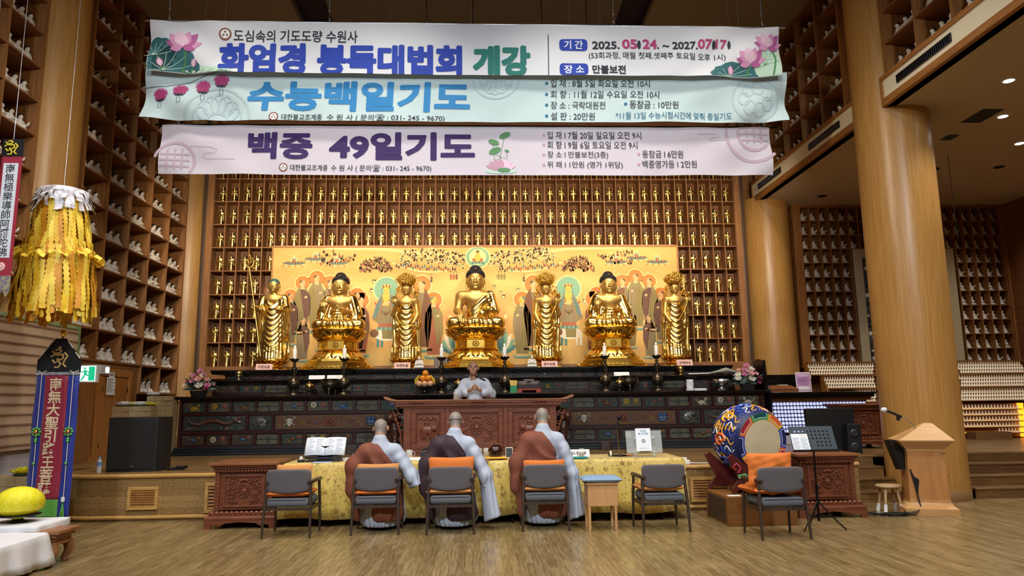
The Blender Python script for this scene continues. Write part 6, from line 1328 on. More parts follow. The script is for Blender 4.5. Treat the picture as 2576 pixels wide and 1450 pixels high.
def seated_monk(cx, y, hz, kas, lab, lean=0, glasses=None, sleeve=(.5, .25), tilt=0):
    """monk seen from behind, facing +y, seated; local x is to the right of the picture"""
    t = thing('person', lab, 'person', (cx, y, 0)); M2 = np.array([-1, -1, 1.])          # modelling faces -y, mirrored in x and y
    dz = hz - 1.43; hx = lean
    def skin(P):
        P = P * M2
        h, q = head_sdf(P, (-hx, -.04, hz - .125), .125, 0, tilt, .22)
        n = rc(P, (-hx, .03, hz - .2), (-hx * .6, .03, 1.12 + dz), .062, .075); r = smin(h, n, .03)
        tor = union([rc(P, (0, .02, .95 + dz), (0, .02, .6), .12, .13)], .03); r = smin(r, tor, .05)
        for e in (-1, 1): r = smin(r, hand_open(P, (e * .17, -.42, .845), (e * .09, -.56, .835), (0, 0, -1), 1, .2), .02); r = smin(r, rc(P, (e * .25, -.15, .84), (e * .17, -.42, .845), .04, .03), .03)
        return r
    def mf(C):
        z = C[:, 2] - (hz - .125); yb = C[:, 1]
        return ((z > -.045 + .3 * np.maximum(yb - .02, -.3) * 0) & (yb < .02 + 2.0 * np.maximum(z, 0)) & (np.abs(C[:, 0] - hx) < .088)).astype(int)
    sdf_obj('body', skin, (-.3, -.2, .5), (.3, .62, hz + .02), .0095, ['skin', 'scalp'], t, None, mf)
    def robe(P):
        P = P * M2; x, yv, z = P.T
        d = [rc(P, (0, .02, 1.0 + dz), (0, .0, .6), .155, .17), rc(P, (-.15, .02, 1.03 + dz), (.15, .02, 1.03 + dz), .085), rc(P, (-hx * .6, .03, 1.06 + dz), (-hx * .8, .035, 1.175 + dz), .092, .084)]
        for e in (-1, 1):
            d += [rc(P, (e * .2, .02, 1.02 + dz), (e * .27, -.02, .82), .085, .085), rc(P, (e * .27, -.02, .82), (e * .19, -.36, .86), .08, .06), rc(P, (e * .1, .0, .57), (e * .14, -.26, .56), .12, .1), rc(P, (e * .14, -.26, .56), (e * .17, -.22, .14), .1, .13)]
        sx, sz = sleeve                                                                   # long hanging sleeve on the picture's right: local x negative after mirroring
        d += [rc(P, (0, -.02, .4), (0, -.1, .16), .2, .24)]
        Qs = P * np.array([1, .62, 1]); sl = union([rc(Qs, (-.25, .0, .93 + dz), (-.5 * sx - .15, .02, .66), .088, .085), rc(Qs, (-.5 * sx - .15, .02, .66), (-sx, .03, sz - .06), .08, .1)], .05) + .008 * np.sin(x * 60 + yv * 50) * fwin(z, -.2, .7, .06)
        r = smin(union(d, .07), np.maximum(sl, (sz - z) - .35 * (x + sx)), .03) + .010 * np.sin(np.arctan2(x, yv - .0) * 15 + z * 3) * fwin(z, -.2, .6, .08) + .004 * np.sin(x * 30 + z * 34) * fwin(z, .75, 1.05, .05)
        return np.maximum(np.maximum(r, -(z - .045)), -(rc(P, (-hx * .8, .0, 1.15 + dz), (-hx, -.03, 1.27 + dz), .062, .07)))
    sdf_obj('grey_robe', robe, (-.5, -.3, .03), (.62, .62, 1.27 + dz), .0155, 'robe_grey', t)
    def kasaya(P):
        P = P * M2; x, yv, z = P.T
        d = [rc(P, (0, .03, 1.0 + dz), (0, .01, .6), .168, .182), rc(P, (0, .02, 1.035 + dz), (.16, .02, 1.03 + dz), .095), rc(P, (.2, .03, 1.01 + dz), (.32, .02, .78), .1, .11), rc(P, (.32, .0, .8), (.2, -.36, .87), .1, .075), rc(P, (.32, .02, .8), (.37, .04, .5), .1, .06), rc(P, (.32, .04, .6), (.29, .03, .16), .07, .05), rc(P, (-.05, .04, .5), (-.06, .02, .25), .16, .19), rc(P, (-.16, .06, .5), (-.19, .0, .2), .09, .12)]
        fold = (z * .9 - x * .75 + .5 * x * x)
        fx, fz = x + .26, z - (.74 + dz); rr = np.sqrt(fx * fx + fz * fz)
        r = union(d, .07) + .017 * (1.3 * np.abs(np.sin(np.arctan2(fz, fx) * 6.5 + 1.1 * np.sin(rr * 8))) - .8) * fwin(rr, .08, .56, .05) * fwin(z, .55, 1.02, .05) + .009 * np.sin(x * 40 + yv * 25) * fwin(z, -.2, .62, .06)
        g = (z - (1.13 + dz)) - (x + .01) * 1.75 if False else ((1.115 + dz - z) * .75 + x + hx * .6)                # edge from the neck down to the far hip
        r = np.maximum(r, -g * .8); r = np.maximum(r, -(z - .12)); return r
    sdf_obj('brown_kasaya', kasaya, (-.52, -.32, .1), (.36, .62, 1.16 + dz), .0145, kas, t)
    b = MB()
    for e in (-1, 1): b.ball((e * .13, .3, .055), (.055, .12, .05), 12, 8)
    b.build('foot', 'sock_grey', t)
    if glasses == 'strap':
        b = MB(); b.tube([(hx + .097 * math.sin(a), .03 + -.1 * math.cos(a), hz - .105 + .012 * math.cos(a)) for a in [(-1.6 + .2 * i) for i in range(17)]], .0042, 6); b.build('eyeglass_strap', 'black', t)
    elif glasses:
        b = MB(); b.tube([(hx + .094, .02, hz - .105), (hx + .099, .1, hz - .11), (hx + .06, .16, hz - .11)], .004, 6); b.tube([(hx - .094, .02, hz - .105), (hx - .099, .1, hz - .11), (hx - .06, .16, hz - .11)], .004, 6); b.build('eyeglasses', 'black', t)
    return t
seated_monk(-1.26, 9.5, 1.375, 'kasaya_brown', 'leftmost of three seated shaven persons in reddish brown and grey robe', -.01, None, (.5, .55), .05)
seated_monk(-.33, 9.45, 1.455, 'kasaya_dark', 'middle seated shaven person in dark brown and grey robe with eyeglass strap', .02, 'strap', (.5, .14))
seated_monk(.82, 9.55, 1.49, 'kasaya_brown', 'rightmost of three seated shaven persons in reddish brown and grey robe', 0, 'glasses', (.42, .12))
# the lecturing monk
t = thing('person', 'shaven person in pale robe lecturing behind the carved table, hands clasped', 'person', (-.08, 13.52, Z0)); HZ = 1.565
hc = (-.03, -.07, HZ)
def lskin(P):
    h, q = head_sdf(P, hc, .132, .0, .06, -.1)
    r = smin(h, rc(P, (-.03, -.0, HZ - .08), (-.01, .02, 1.33), .06, .07), .03); r = smin(r, union([rc(P, (0, .02, 1.28), (0, .02, .9), .12, .13)], .03), .05)
    for e in (-1, 1):
        r = smin(r, rc(P, (e * .27, -.14, 1.06), (e * .075, -.30, 1.17), .042, .03), .03)
        r = smin(r, union([el(P, (e * .028, -.32, 1.2), (.03, .045, .04))], .02), .025); r = smin(r, rc(P, (e * .1, .0, .85), (e * .1, .0, .1), .08, .05), .03); r = smin(r, el(P, (e * .1, -.05, .03), (.05, .13, .04)), .03)
    for k in range(4):
        for e in (-1, 1):
            z = 1.225 - .02 * k + .01 * (e > 0); r = np.minimum(r, smin(rc(P, (e * .035, -.345, z - .0), (e * .01, -.372, z + .004), .0105, .01), rc(P, (e * .01, -.372, z + .004), (-e * .03, -.355, z - .004), .01, .0085), .004))
    for e in (-1, 1): r = np.minimum(r, rc(P, (e * .03, -.335, 1.235), (-e * .012, -.36, 1.262), .012, .009))
    return np.maximum(r, -P[:, 2] + .003)
sdf_obj('body', lskin, (-.36, -.42, .0), (.36, .2, 1.7), .0095, ['skin', 'scalp'], t, None, lambda C: ((C[:, 2] > HZ + .045 - .25 * np.minimum(C[:, 1], .0)) & (C[:, 1] > -.16)).astype(int) * 0)
def lrobe(P):
    x, yv, z = P.T; d = [rc(P, (0, .02, 1.22), (0, .02, .9), .17, .2), rc(P, (-.15, .02, 1.31), (.15, .02, 1.31), .08), rc(P, (0, .02, .9), (0, .02, .25), .2, .24), rc(P, (-.01, .03, 1.34), (-.02, .03, 1.43), .088, .075)]
    for e in (-1, 1): d += [rc(P, (e * .2, .02, 1.29), (e * .29, -.02, 1.1), .085, .085), rc(P, (e * .3, -.04, 1.09), (e * .17, -.23, 1.115), .085, .075), rc(P, (e * .29, -.05, 1.1), (e * .3, -.08, 1.03), .08, .06)]
    r = union(d, .05) + .006 * np.sin(x * 40 + z * 22) * fwin(z, .95, 1.3, .04) + .006 * np.sin(x * 34) * fwin(z, -1, .95, .05)
    r = np.maximum(r, -rc(P, (-.02, -.03, 1.36), (-.03, -.05, 1.6), .062, .085)); r = np.maximum(r, -rc(P, (-.015, -.2, 1.2), (-.02, -.12, 1.45), .008, .03)); return np.maximum(r, -(z - .1))
sdf_obj('pale_robe', lrobe, (-.42, -.36, .09), (.42, .28, 1.45), .0135, 'robe_pale', t)
b = MB(); c = Vector(hc)
for e in (-1, 1):
    b.tube([tuple(c + Vector((e * x, yy, z))) for x, yy, z in ((.016, -.1, .038), (.034, -.102, .042), (.054, -.09, .036))], .0042, 6); b.tube([tuple(c + Vector((e * x, yy, z))) for x, yy, z in ((.02, -.1, .014), (.034, -.103, .015), (.048, -.094, .013))], .0042, 6)
b.tube([tuple(c + Vector((x, -.106 + abs(x) * .5, -.06 + abs(x) * .1))) for x in (-.024, -.012, 0, .012, .024)], .0042, 6); b.build('brows_eyes_mouth', 'hair_black', t)
b = MB(); b.box(.03, -.17, 1.12, .09, -.165, 1.2) if False else None
b.tube([(-.015, -.155, 1.36), (-.01, -.185, 1.28), (.02, -.19, 1.2), (.04, -.2, 1.08)], .006, 6); b.build('collar_edge', 'robe_grey', t)
# ------------------------------------------------------------------ hanging banners
mat('banner_white', '#dfe4ee', .75); mat('banner_mint', '#c4dbe0', .75); mat('banner_lilac', '#d3cdda', .75); mat('b_blue', '#1d3fb0', .7); mat('b_sky', '#2a86c8', .7); mat('b_green', '#1f7a72', .7); mat('b_purple', '#331a5e', .7); mat('b_ink', '#2b303d', .7); mat('b_pink', '#b8447c', .7); mat('b_white', '#e8eef6', .7)
mat('lotus_pink', '#d79ac6', .7); mat('lotus_deep', '#b45f9c', .7); mat('lotus_pale', '#e6c6de', .7); mat('lotus_leaf', '#2f6a72', .7); mat('lotus_mint', '#bcdccb', .7); mat('lotus_stem', '#4c8a5a', .7); mat('lantern_pink', '#a73c74', .7); mat('ghost', '#d2cad8', .75); mat('ghost_mint', '#b9cfd8', .75); mat('b_teal', '#2a7090', .7); mat('dot_pink', '#c79ab4', .7); mat('leafgreen', '#5b8f63', .7); mat('ghost_pink', '#c3aebd', .75)
BM = ['b_blue', 'b_sky', 'b_green', 'b_purple', 'b_ink', 'b_pink', 'b_white', 'emblem_brown', 'lotus_pink', 'lotus_deep', 'lotus_pale', 'lotus_leaf', 'lotus_mint', 'lotus_stem', 'lantern_pink', 'ghost', 'ghost_mint', 'b_teal', 'dot_pink', 'leafgreen', 'ghost_pink']
BI = {n: i for i, n in enumerate(BM)}
class Banner:
    def __init__(s, name, lab, m, X0, X1, XB0, XB1, zt, zb, y, seed, folds):
        s.t = thing(name, lab, 'banner', (0, y, 0)); s.a = (X0, X1, XB0, XB1, zt, zb); s.y = y; s.W, s.H = X1 - X0, zt - zb; s.D = Draw(); s.m = m
        rd = random.Random(seed); s.f = folds; s.ph = [rd.uniform(0, 6) for _ in range(6)]
    def put(s, u, v, l=0):
        X0, X1, XB0, XB1, zt, zb = s.a; p = u / s.W; q = min(1, max(0, 1 - v / s.H))
        x = (X0 + (X1 - X0) * p) * (1 - q) + (XB0 + (XB1 - XB0) * p) * q; z = zt + (zb - zt) * q - .018 * math.sin(PI * p) * q
        e = s.f * (math.exp(-((p - .0) / .14) ** 2) + math.exp(-((p - 1) / .14) ** 2) + .12)
        w = e * (.05 * math.sin(min(p, 1 - p) * 34 + q * 5.0 + s.ph[0]) * q ** .6 + .03 * math.sin(min(p, 1 - p) * 62 - q * 7 + s.ph[1]) + .012 * math.sin(p * 90 + q * 9 + s.ph[2]) * q) + .012 * math.sin(p * 13 + s.ph[3]) * q
        return (x, w - l, z)
    def uv(s, x, y):
        """cloth coordinates of a place given in the proportions of the drawn layout (pixels of a 2576-wide sheet)"""
        X0, X1, XB0, XB1, zt, zb = s.a; r = _r * (x - 1288) / FPX - _u * (y - 725) / FPX + _f; d = r * (s.y / r.y); X, Z = d.x, d.z + 1.55
        q = (zt - Z) / (zt - zb); xl = X0 + (XB0 - X0) * q; xr = X1 + (XB1 - X1) * q; return (X - xl) / (xr - xl) * s.W, (1 - q) * s.H
    def text(s, body, x0, y0, x1, y1, m, bold=0, lay=3, sp=1.0):
        """lettering that fills the box from (x0, top y0) to (x1, bottom y1)"""
        a = s.uv(x0, y1); c = s.uv(x1, y1); e = s.uv(x0, y0); s.D.text(body, a[0], a[1], e[1] - a[1], BI[m], width=c[0] - a[0], bold=bold, lay=lay, spacing=sp, fit=True)
    def finish(s):
        b = MB(); b.grid(lambda u, v: s.put(u * s.W, v * s.H, 0), 220, 22); b.build('cloth', s.m, s.t)
        s.D.build('print', BM, lambda u, v, l: s.put(u, v, .006 + l * .0013), s.t, cut=.06, lift=1)
    def emblem(s, x, y, r):
        u, v = s.uv(x, y); k = r * s.W / (s.uv(2000, y)[0] - s.uv(1000, y)[0]) * (s.uv(2000, y)[0] - s.uv(1000, y)[0]) / 1000 / s.W * s.W; k = (s.uv(x + r, y)[0] - u)
        s.D.ell(u, v, k, k, BI['emblem_brown'], 26, 0, 2); s.D.ell(u, v, k * .72, k * .72, BI['b_white'], 24, 0, 3)
        for i in range(3): a = PI / 2 + 2 * PI * i / 3; s.D.ell(u + k * .33 * math.cos(a), v + k * .33 * math.sin(a), k * .17, k * .17, BI['emblem_brown'], 12, 0, 4)
    def lotus(s, x, y, r, open_=1, tiltd=0):
        u, v = s.uv(x, y); k = s.uv(x + r, y)[0] - u
        spec = [(-1.25, 1.0, .5, 'lotus_deep'), (1.25, 1.05, .5, 'lotus_pink'), (-.75, 1.1, .62, 'lotus_pink'), (.7, 1.15, .62, 'lotus_deep'), (-.3, 1.1, .62, 'lotus_pale'), (.28, 1.05, .6, 'lotus_pink'), (0, .85, .6, 'lotus_pale'), (-1.9, .75, .4, 'lotus_pink'), (1.9, .7, .4, 'lotus_deep')] if open_ else [(-.25, .9, .42, 'lotus_pink'), (.25, .9, .42, 'lotus_deep'), (0, 1, .4, 'lotus_pale')]
        for i, (a, L, w, m) in enumerate(spec): s.D.petal(u, v, u + k * L * math.sin(a + tiltd), v + k * L * math.cos(a + tiltd) * (1 if abs(a) < 1.5 else .5), k * w, BI[m], 4 + i)
    def leaf(s, x, y, rx, ry, m='lotus_leaf', n=26, lay=1):
        u, v = s.uv(x, y); kx = s.uv(x + rx, y)[0] - u; ky = s.uv(x, y - ry)[1] - v
        s.D.poly([(max(0.01, min(s.W - .01, u + kx * math.cos(2 * PI * i / n) * (1 + .06 * math.sin(i * 2.7)))), max(.01, v + ky * math.sin(2 * PI * i / n) * (1 + .06 * math.sin(i * 1.9)))) for i in range(n)], BI[m], lay)
        for i in range(7): a = .3 + i * .5; s.D.line([(u - kx * .3, v), (min(s.W, u + kx * .75 * math.cos(a)), max(.01, v + ky * .75 * math.sin(a)))], .008, BI['lotus_mint' if m == 'lotus_leaf' else 'lotus_stem'], lay + 1)
    def ln(s, pts, w, m, lay=2): s.D.line([s.uv(*p) for p in pts], w, BI[m], lay)
B1 = Banner('banner', 'topmost white banner with blue and green lettering and pink lotus corners', 'banner_white', -5.21, 5.01, -5.21, 5.04, 7.71, 6.86, 11.2, 1, 1.0)
B1.a = (-5.325, 5.11, -5.315, 5.1, 7.81, 6.93); B1.W = 10.43; B1.H = .88
B1.leaf(430, 175, 70, 60); B1.leaf(400, 140, 45, 45); B1.leaf(520, 190, 75, 26, 'lotus_mint', 26, 1); B1.leaf(560, 188, 30, 12)
B1.ln([(455, 178), (467, 150), (468, 125)], .03, 'lotus_stem', 3); B1.ln([(408, 185), (405, 165)], .02, 'lotus_stem', 3); B1.ln([(472, 182), (482, 168)], .02, 'lotus_stem', 3)
B1.lotus(463, 122, 46); B1.lotus(405, 166, 24, 0, -.25); B1.lotus(483, 166, 22, 0, .3)
B1.emblem(568, 87, 16); B1.text('도심속의 기도도량 수원사', 588, 75, 900, 105, 'b_ink', .012)
B1.text('화엄경 봉독대법회', 549, 110, 1160, 184, 'b_blue', .05); B1.text('개강', 1192, 116, 1332, 186, 'b_green', .055)
B1.ln([(1379, 87), (1380, 187)], .014, 'b_ink')
def pill(B, x0, y0, x1, y1, m):
    a = B.uv(x0, y1); c = B.uv(x1, y0); r = .06; P = []
    for cx, cy_, a0 in ((c[0] - r, c[1] - r, 0), (a[0] + r, c[1] - r, PI / 2), (a[0] + r, a[1] + r, PI), (c[0] - r, a[1] + r, 1.5 * PI)): P += [(cx + r * math.cos(a0 + PI / 2 * i / 4), cy_ + r * math.sin(a0 + PI / 2 * i / 4)) for i in range(5)]
    B.D.poly(P, BI[m], 2)
pill(B1, 1407, 99, 1477, 127, 'b_blue'); pill(B1, 1408, 159, 1479, 187, 'b_blue'); B1.text('기 간', 1419, 102, 1466, 123, 'b_white', .02, 4); B1.text('장 소', 1419, 163, 1469, 184, 'b_white', .02, 4)
B1.text('2025.', 1490, 104, 1558, 123, 'b_ink', .03); B1.text('05', 1565, 100, 1602, 123, 'b_pink', .035); B1.text('.', 1604, 104, 1610, 123, 'b_ink', .03); B1.text('24', 1617, 100, 1652, 123, 'b_pink', .035); B1.text('. ~ 2027.', 1653, 104, 1755, 123, 'b_ink', .03); B1.text('07', 1756, 100, 1792, 122, 'b_pink', .035); B1.text('.', 1793, 104, 1799, 122, 'b_ink', .03); B1.text('17', 1801, 101, 1829, 121, 'b_pink', .035); B1.text('.', 1832, 104, 1837, 122, 'b_ink', .03)
B1.text('(53회과정, 매월 첫째.셋째주 토요일 오후 1시)', 1481, 130, 1826, 150, 'b_ink', .006); B1.text('만불보전', 1490, 163, 1574, 184, 'b_ink', .03)
B1.leaf(1850, 190, 62, 34); B1.leaf(1935, 165, 36, 45, 'lotus_mint'); B1.ln([(1945, 190), (1950, 150), (1940, 120)], .03, 'lotus_stem', 3); B1.ln([(1880, 188), (1888, 165)], .03, 'lotus_stem', 3); B1.lotus(1888, 160, 38); B1.lotus(1930, 122, 38); B1.lotus(1842, 186, 24, 0, -.2)
B1.finish()
B2 = Banner('banner', 'middle pale mint banner with sky blue lettering and pink lotus lanterns', 'banner_mint', 0, 0, 0, 0, 0, 0, 11.36, 2, 1.15)
B2.a = (-5.41, 5.26, -5.44, 5.21, 7.07, 6.18); B2.W = 10.67; B2.H = .89
for x, y, r in ((1248, 190, 62), (545, 300, 85), (1900, 250, 60)):
    u, v = B2.uv(x, y); k = B2.uv(x + r, y)[0] - u
    lo, hi = (PI, 2 * PI) if y < 200 else ((0, PI) if y > 290 else (0, 2 * PI))
    B2.D.ring(u, v, k * .93, k, BI['ghost_mint'], 30, lo, hi, 1, 1)
    for i in range(7):
        a = lo + (hi - lo) * (i + .5) / 7; B2.D.ring(u + k * .5 * math.cos(a), v + k * .5 * math.sin(a), k * .2, k * .25, BI['ghost_mint'], 14, 0, 2 * PI, 1.3, 1)
B2.ln([(366, 220), (420, 218), (480, 205), (530, 188), (548, 184)], .008, 'b_ink', 2)
for x, y in ((405, 236), (456, 226), (512, 217), (560, 203)):
    u, v = B2.uv(x, y); k = B2.uv(x + 20, y)[0] - u
    for i in range(9): a = PI * (i + .5) / 9; B2.D.petal(u, v - k * .5, u + k * 1.05 * math.cos(a), v - k * .1 + k * .9 * math.sin(a), k * .6, BI['lantern_pink' if i % 2 else 'lotus_deep'], 3 + i % 2)
    B2.D.ell(u, v - k * .55, k * .8, k * .3, BI['lantern_pink'], 16, 0, 5); B2.D.ell(u, v - k * .85, k * .6, k * .14, BI['b_ink'], 14, 0, 6); B2.D.line([(u - k * .2, v - k * 1.9), (u - k * .2, v - k * 1.2), (u, v - k), (u + k * .2, v - k * 1.2), (u + k * .2, v - k * 1.9), (u - k * .2, v - k * 1.9)], .006, BI['b_ink'], 3)
B2.text('수능백일기도', 622, 205, 1180, 276, 'b_sky', .045); B2.emblem(689, 293, 12)
B2.text('대한불교조계종', 708, 286, 810, 301, 'b_ink', .008); B2.text('수 원 사 ( 문의☎ : 031- 245 - 9670)', 822, 286, 1118, 304, 'b_ink', .006)
for y, tx, x1 in ((209, '입 재 : 8월 5일 화요일 오전 10시', 1634), (236, '회 향 : 11월 12일 수요일 오전 10시', 1658), (263, '장 소 : 극락대원전', 1522), (290, '설 판 : 20만원', 1496)):
    u, v = B2.uv(1375, y); B2.D.ell(u, v, .027, .027, BI['b_teal'], 16, 0, 2); B2.text(tx, 1385, y - 9, x1, y + 10, 'b_ink', .006)
u, v = B2.uv(1573, 262); B2.D.ell(u, v, .027, .027, BI['b_teal'], 16, 0, 2); B2.text('동참금 : 10만원', 1583, 253, 1706, 273, 'b_ink', .006); B2.text('*11월 13일 수능시험시간에 맞춰 종일기도', 1548, 281, 1841, 299, 'b_teal', .004)
B2.finish()
B3 = Banner('banner', 'lowest lilac banner with dark purple lettering and a lotus plant picture', 'banner_lilac', 0, 0, 0, 0, 0, 0, 11.55, 3, .55)
B3.a = (-5.19, 4.98, -5.2, 4.99, 6.16, 5.32); B3.W = 10.17; B3.H = .84
for x, y in ((440, 405), (1895, 340)):
    u, v = B3.uv(x, y); k = B3.uv(x + 72, y)[0] - u
    if x < 1000: B3.D.ring(u, v, k * .62, k * .72, BI['ghost_pink'], 30, -.7, PI * .95, 1, 1)
    else: B3.D.ring(u, v, k * .9, k, BI['ghost_pink'], 30, PI * .9, PI * 1.75, 1, 1); B3.D.ring(u, v, k * .5, k * .6, BI['ghost_pink'], 24, PI * .9, PI * 1.8, 1, 1)
    for i in range(3): B3.D.rect(u - k * .5, v + (-.2 + .22 * i) * k - .015, u + k * .5, v + (-.2 + .22 * i) * k + .015, BI['ghost_pink'], 1)
    for i in (-.25, 0, .25): B3.D.rect(u + i * k - .014, v - k * .3, u + i * k + .014, v + k * .45, BI['ghost_pink'], 1)
B3.ln([(478, 369), (530, 370), (548, 376), (540, 384), (515, 386), (508, 394), (520, 399), (592, 400)], .008, 'ghost_pink'); B3.ln([(1755, 338), (1800, 337), (1808, 344), (1790, 347), (1783, 352), (1825, 353)], .008, 'ghost_pink')
B3.text('백중', 624, 334, 783, 398, 'b_purple', .045); B3.text('49일기도', 829, 334, 1193, 400, 'b_purple', .045); B3.emblem(713, 420, 11)
B3.text('대한불교조계종', 730, 413, 824, 428, 'b_ink', .008); B3.text('수 원 사 ( 문의☎ : 031- 245 - 9670)', 832, 413, 1085, 431, 'b_ink', .006)
for i, (x, y, rx) in enumerate(((1270, 341, 15), (1242, 358, 14), (1245, 379, 16), (1275, 379, 6))): u, v = B3.uv(x, y); k = B3.uv(x + rx, y)[0] - u; B3.D.ell(u, v, k, k * .5, BI['leafgreen'], 18, .4 if i % 2 == 0 else -.3, 3); B3.ln([(x, y), (x - 6 + i * 2, y + 24), (1258 + i * 3, 395)], .008, 'leafgreen', 2)
u, v = B3.uv(1260, 425); k = B3.uv(1300, 425)[0] - u
for i, a in enumerate((-1.2, 1.2, -.8, .8, -.4, .4, 0)): B3.D.petal(u, v, u + k * math.sin(a), v + k * .72 * math.cos(a), k * .42, BI['lotus_pale' if i % 2 else 'dot_pink'], 3 + i)
B3.D.ell(u, v - .03, k, k * .16, BI['lotus_mint'], 20, 0, 2); B3.D.ell(u + .05, v - .01, k * .4, k * .14, BI['leafgreen'], 16, 0, 11)
for y, tx, x1 in ((340, '입 재 I 7월 20일 일요일 오전 9시', 1613), (364, '회 향 I 9월 6일 토요일 오전 9시', 1604), (389, '장 소 I 만불보전(3층)', 1530), (414, '위 패 I 1만원 (영가 1위당)', 1567)):
    u, v = B3.uv(1368, y); B3.D.ell(u, v, .024, .024, BI['dot_pink'], 16, 0, 2); B3.text(tx, 1377, y - 9, x1, y + 10, 'b_ink', .006)
for y, tx, x1 in ((387, '동참금 I 6만원', 1719), (412, '백중영가등 I 2만원', 1753)): u, v = B3.uv(1607, y); B3.D.ell(u, v, .024, .024, BI['dot_pink'], 16, 0, 2); B3.text(tx, 1616, y - 9, x1, y + 10, 'b_ink', .006)
B3.finish()
for B, e, xs, q in ((B1, .1, (-5.05, -2.45, 2.3, 4.85), 'topmost white'), (B2, .06, (-4.2, -.1, 2.1, 4.5), 'middle mint'), (B3, .12, (-4.6, -1.5, 1.6, 4.4), 'lowest lilac')):
    t = thing('banner_pole', f'thin metal pole along the top of the {q} banner, hung on wires', 'pole', (0, B.y, B.a[4])); MB().tube([(B.a[0] - e, .03, .012), (B.a[1] + e + .03, .03, .012)], .018, 10).build('rod', 'steel' if e < .11 else 'black_metal', t)
    for x in xs:
        b = MB(); top = 9.6 - B.a[4]; b.tube([(x, .03, .02), (x, .03, .12)], .006, 6); b.tube([(x + .02 * math.sin(i), .03, .04 + .015 * i) for i in range(5)], .005, 5); b.tube([(x, .03, .22), (x, .03, .5)], .017 if B is B1 else .006, 8); b.tube([(x, .03, .1), (x, .03, top)], .005, 6); b.build('wire', 'steel', t)
for x, y in ((-.1, 12.3), (1.2, 12.6), (1.95, 12.0), (-1.0, 13.2)): tag(MB().tube([(x, y, 9.6), (x + .02, y, 8.7), (x, y, 7.6)], .009, 6).build('hanging_cable', 'black'), f'thin black cable hanging from the ceiling behind the banners at {"left of" if x < 0 else "right of"} centre ' + ('near rear' if y > 12.5 else 'near front'), 'cable')
# ------------------------------------------------------------------ left side of the hall
mat('bamboo', '#a98c72', .7, col2='#c4ab92', scale=(1, 60, .3), nscale=3, bump=.25); mat('bamboo_band', '#8a705a', .8); mat('green_trim', '#42582f', .7, col2='#8aa06a', nscale=40)
t = thing('bamboo_blind', 'pale bamboo blind with green patterned border behind the standing banner', 'blind', (-6.42, 0, 0))
MB().box(-.012, 8.2, 1.0, 0, 11.86, 2.8).build('slats', 'bamboo', t)
b = MB()
for k in range(13): z = 1.06 + .14 * k; b.tube([(.006, 8.2, z), (.006, 11.86, z)], .006, 5); b.tube([(.006, 8.2, z + .016), (.006, 11.86, z + .016)], .004, 5)
b.build('thread_bands', 'bamboo_band', t)
MB().box(-.014, 8.2, 2.8, .012, 11.9, 2.865).build('top_border', 'green_trim', t); MB().box(-.014, 11.84, .98, .012, 11.9, 2.8).build('side_border', 'green_trim', t)
mat('trim_ring', '#b8b68a', .7); b = MB()
for i in range(50): y = 8.3 + .07 * i; b.tube([(.016, y + .016 * math.cos(a), 2.832 + .02 * math.sin(a)) for a in [2 * PI * j / 10 for j in range(11)]], .004, 4)
b.build('border_rings', 'trim_ring', t)
mat('glass_grey', '#b9b7c0', .5); struct(MB().box(-6.75, 8.2, .66, -6.5, 11.2, .99).build('trim_1', 'glass_grey'), 'pale grey panel below the bamboo blind')
mat('beige_block', '#a8926b', .75, col2='#97815c', nscale=5); mat('beige_block_top', '#b29d76', .75)
rd = random.Random(4); first = None
def block(x0, x1, y, z, h, d, lab, grp):
    global first
    o = MB().box(-.5, -.5, -.5, .5, .5, .5).build('wood_block', 'beige_block', bevel=.02) if first is None else first.copy()
    if first is None: first = o
    else: COL.objects.link(o)
    o.location = ((x0 + x1) / 2, y + d / 2, z + h / 2); o.scale = (x1 - x0 - .003, d, h - .003); tag(o, lab, 'block', grp)
RH = .095
for r in range(12):
    z = Z0 + RH * r; x = -6.84; c = 0
    while x < -5.89:
        wd = rd.choice((.11, .16, .21)); x1 = min(x + wd, -5.87)
        if -5.87 - x1 < .05: x1 = -5.87
        c += 1
        if r < 11 or x > -6.52: block(x, x1, 14.28 - rd.choice((0, 0, .012, .03)), z, RH, .3, f'beige wooden block stacked beside the altar end, {ordn(r + 1)} course up, {ordn(c)} from left', 'beige blocks stacked beside the altar')
        x = x1
for r in range(10):
    z = Z0 + RH * r; x = -6.84; c = 0
    while x < -6.15:
        x1 = min(x + rd.choice((.16, .21)), -6.12); x1 = -6.12 if -6.12 - x1 < .05 else x1; c += 1
        block(x, x1, 13.95 - rd.choice((0, 0, .015)), z, RH, .27, f'beige wooden block of the lower stack behind the loudspeaker, {ordn(r + 1)} course up, {ordn(c)} from left', 'beige blocks of the lower stack'); x = x1
for r in range(6):
    x = -6.35; c = 0
    while x < -5.6:
        x1 = min(x + .26, -5.58); c += 1; block(x, x1, 9.6 - rd.choice((0, .02)), .12 * r, .12, .3, f'beige block in the low stack under the blind, {ordn(r + 1)} course up, {ordn(c)} from left', 'beige blocks in the low stack'); x = x1
mat('lotus_white', '#eceaea', .6); mat('lotus_yellow', '#e5d81f', .6); mat('leaf_plate', '#1c3a26', .6)
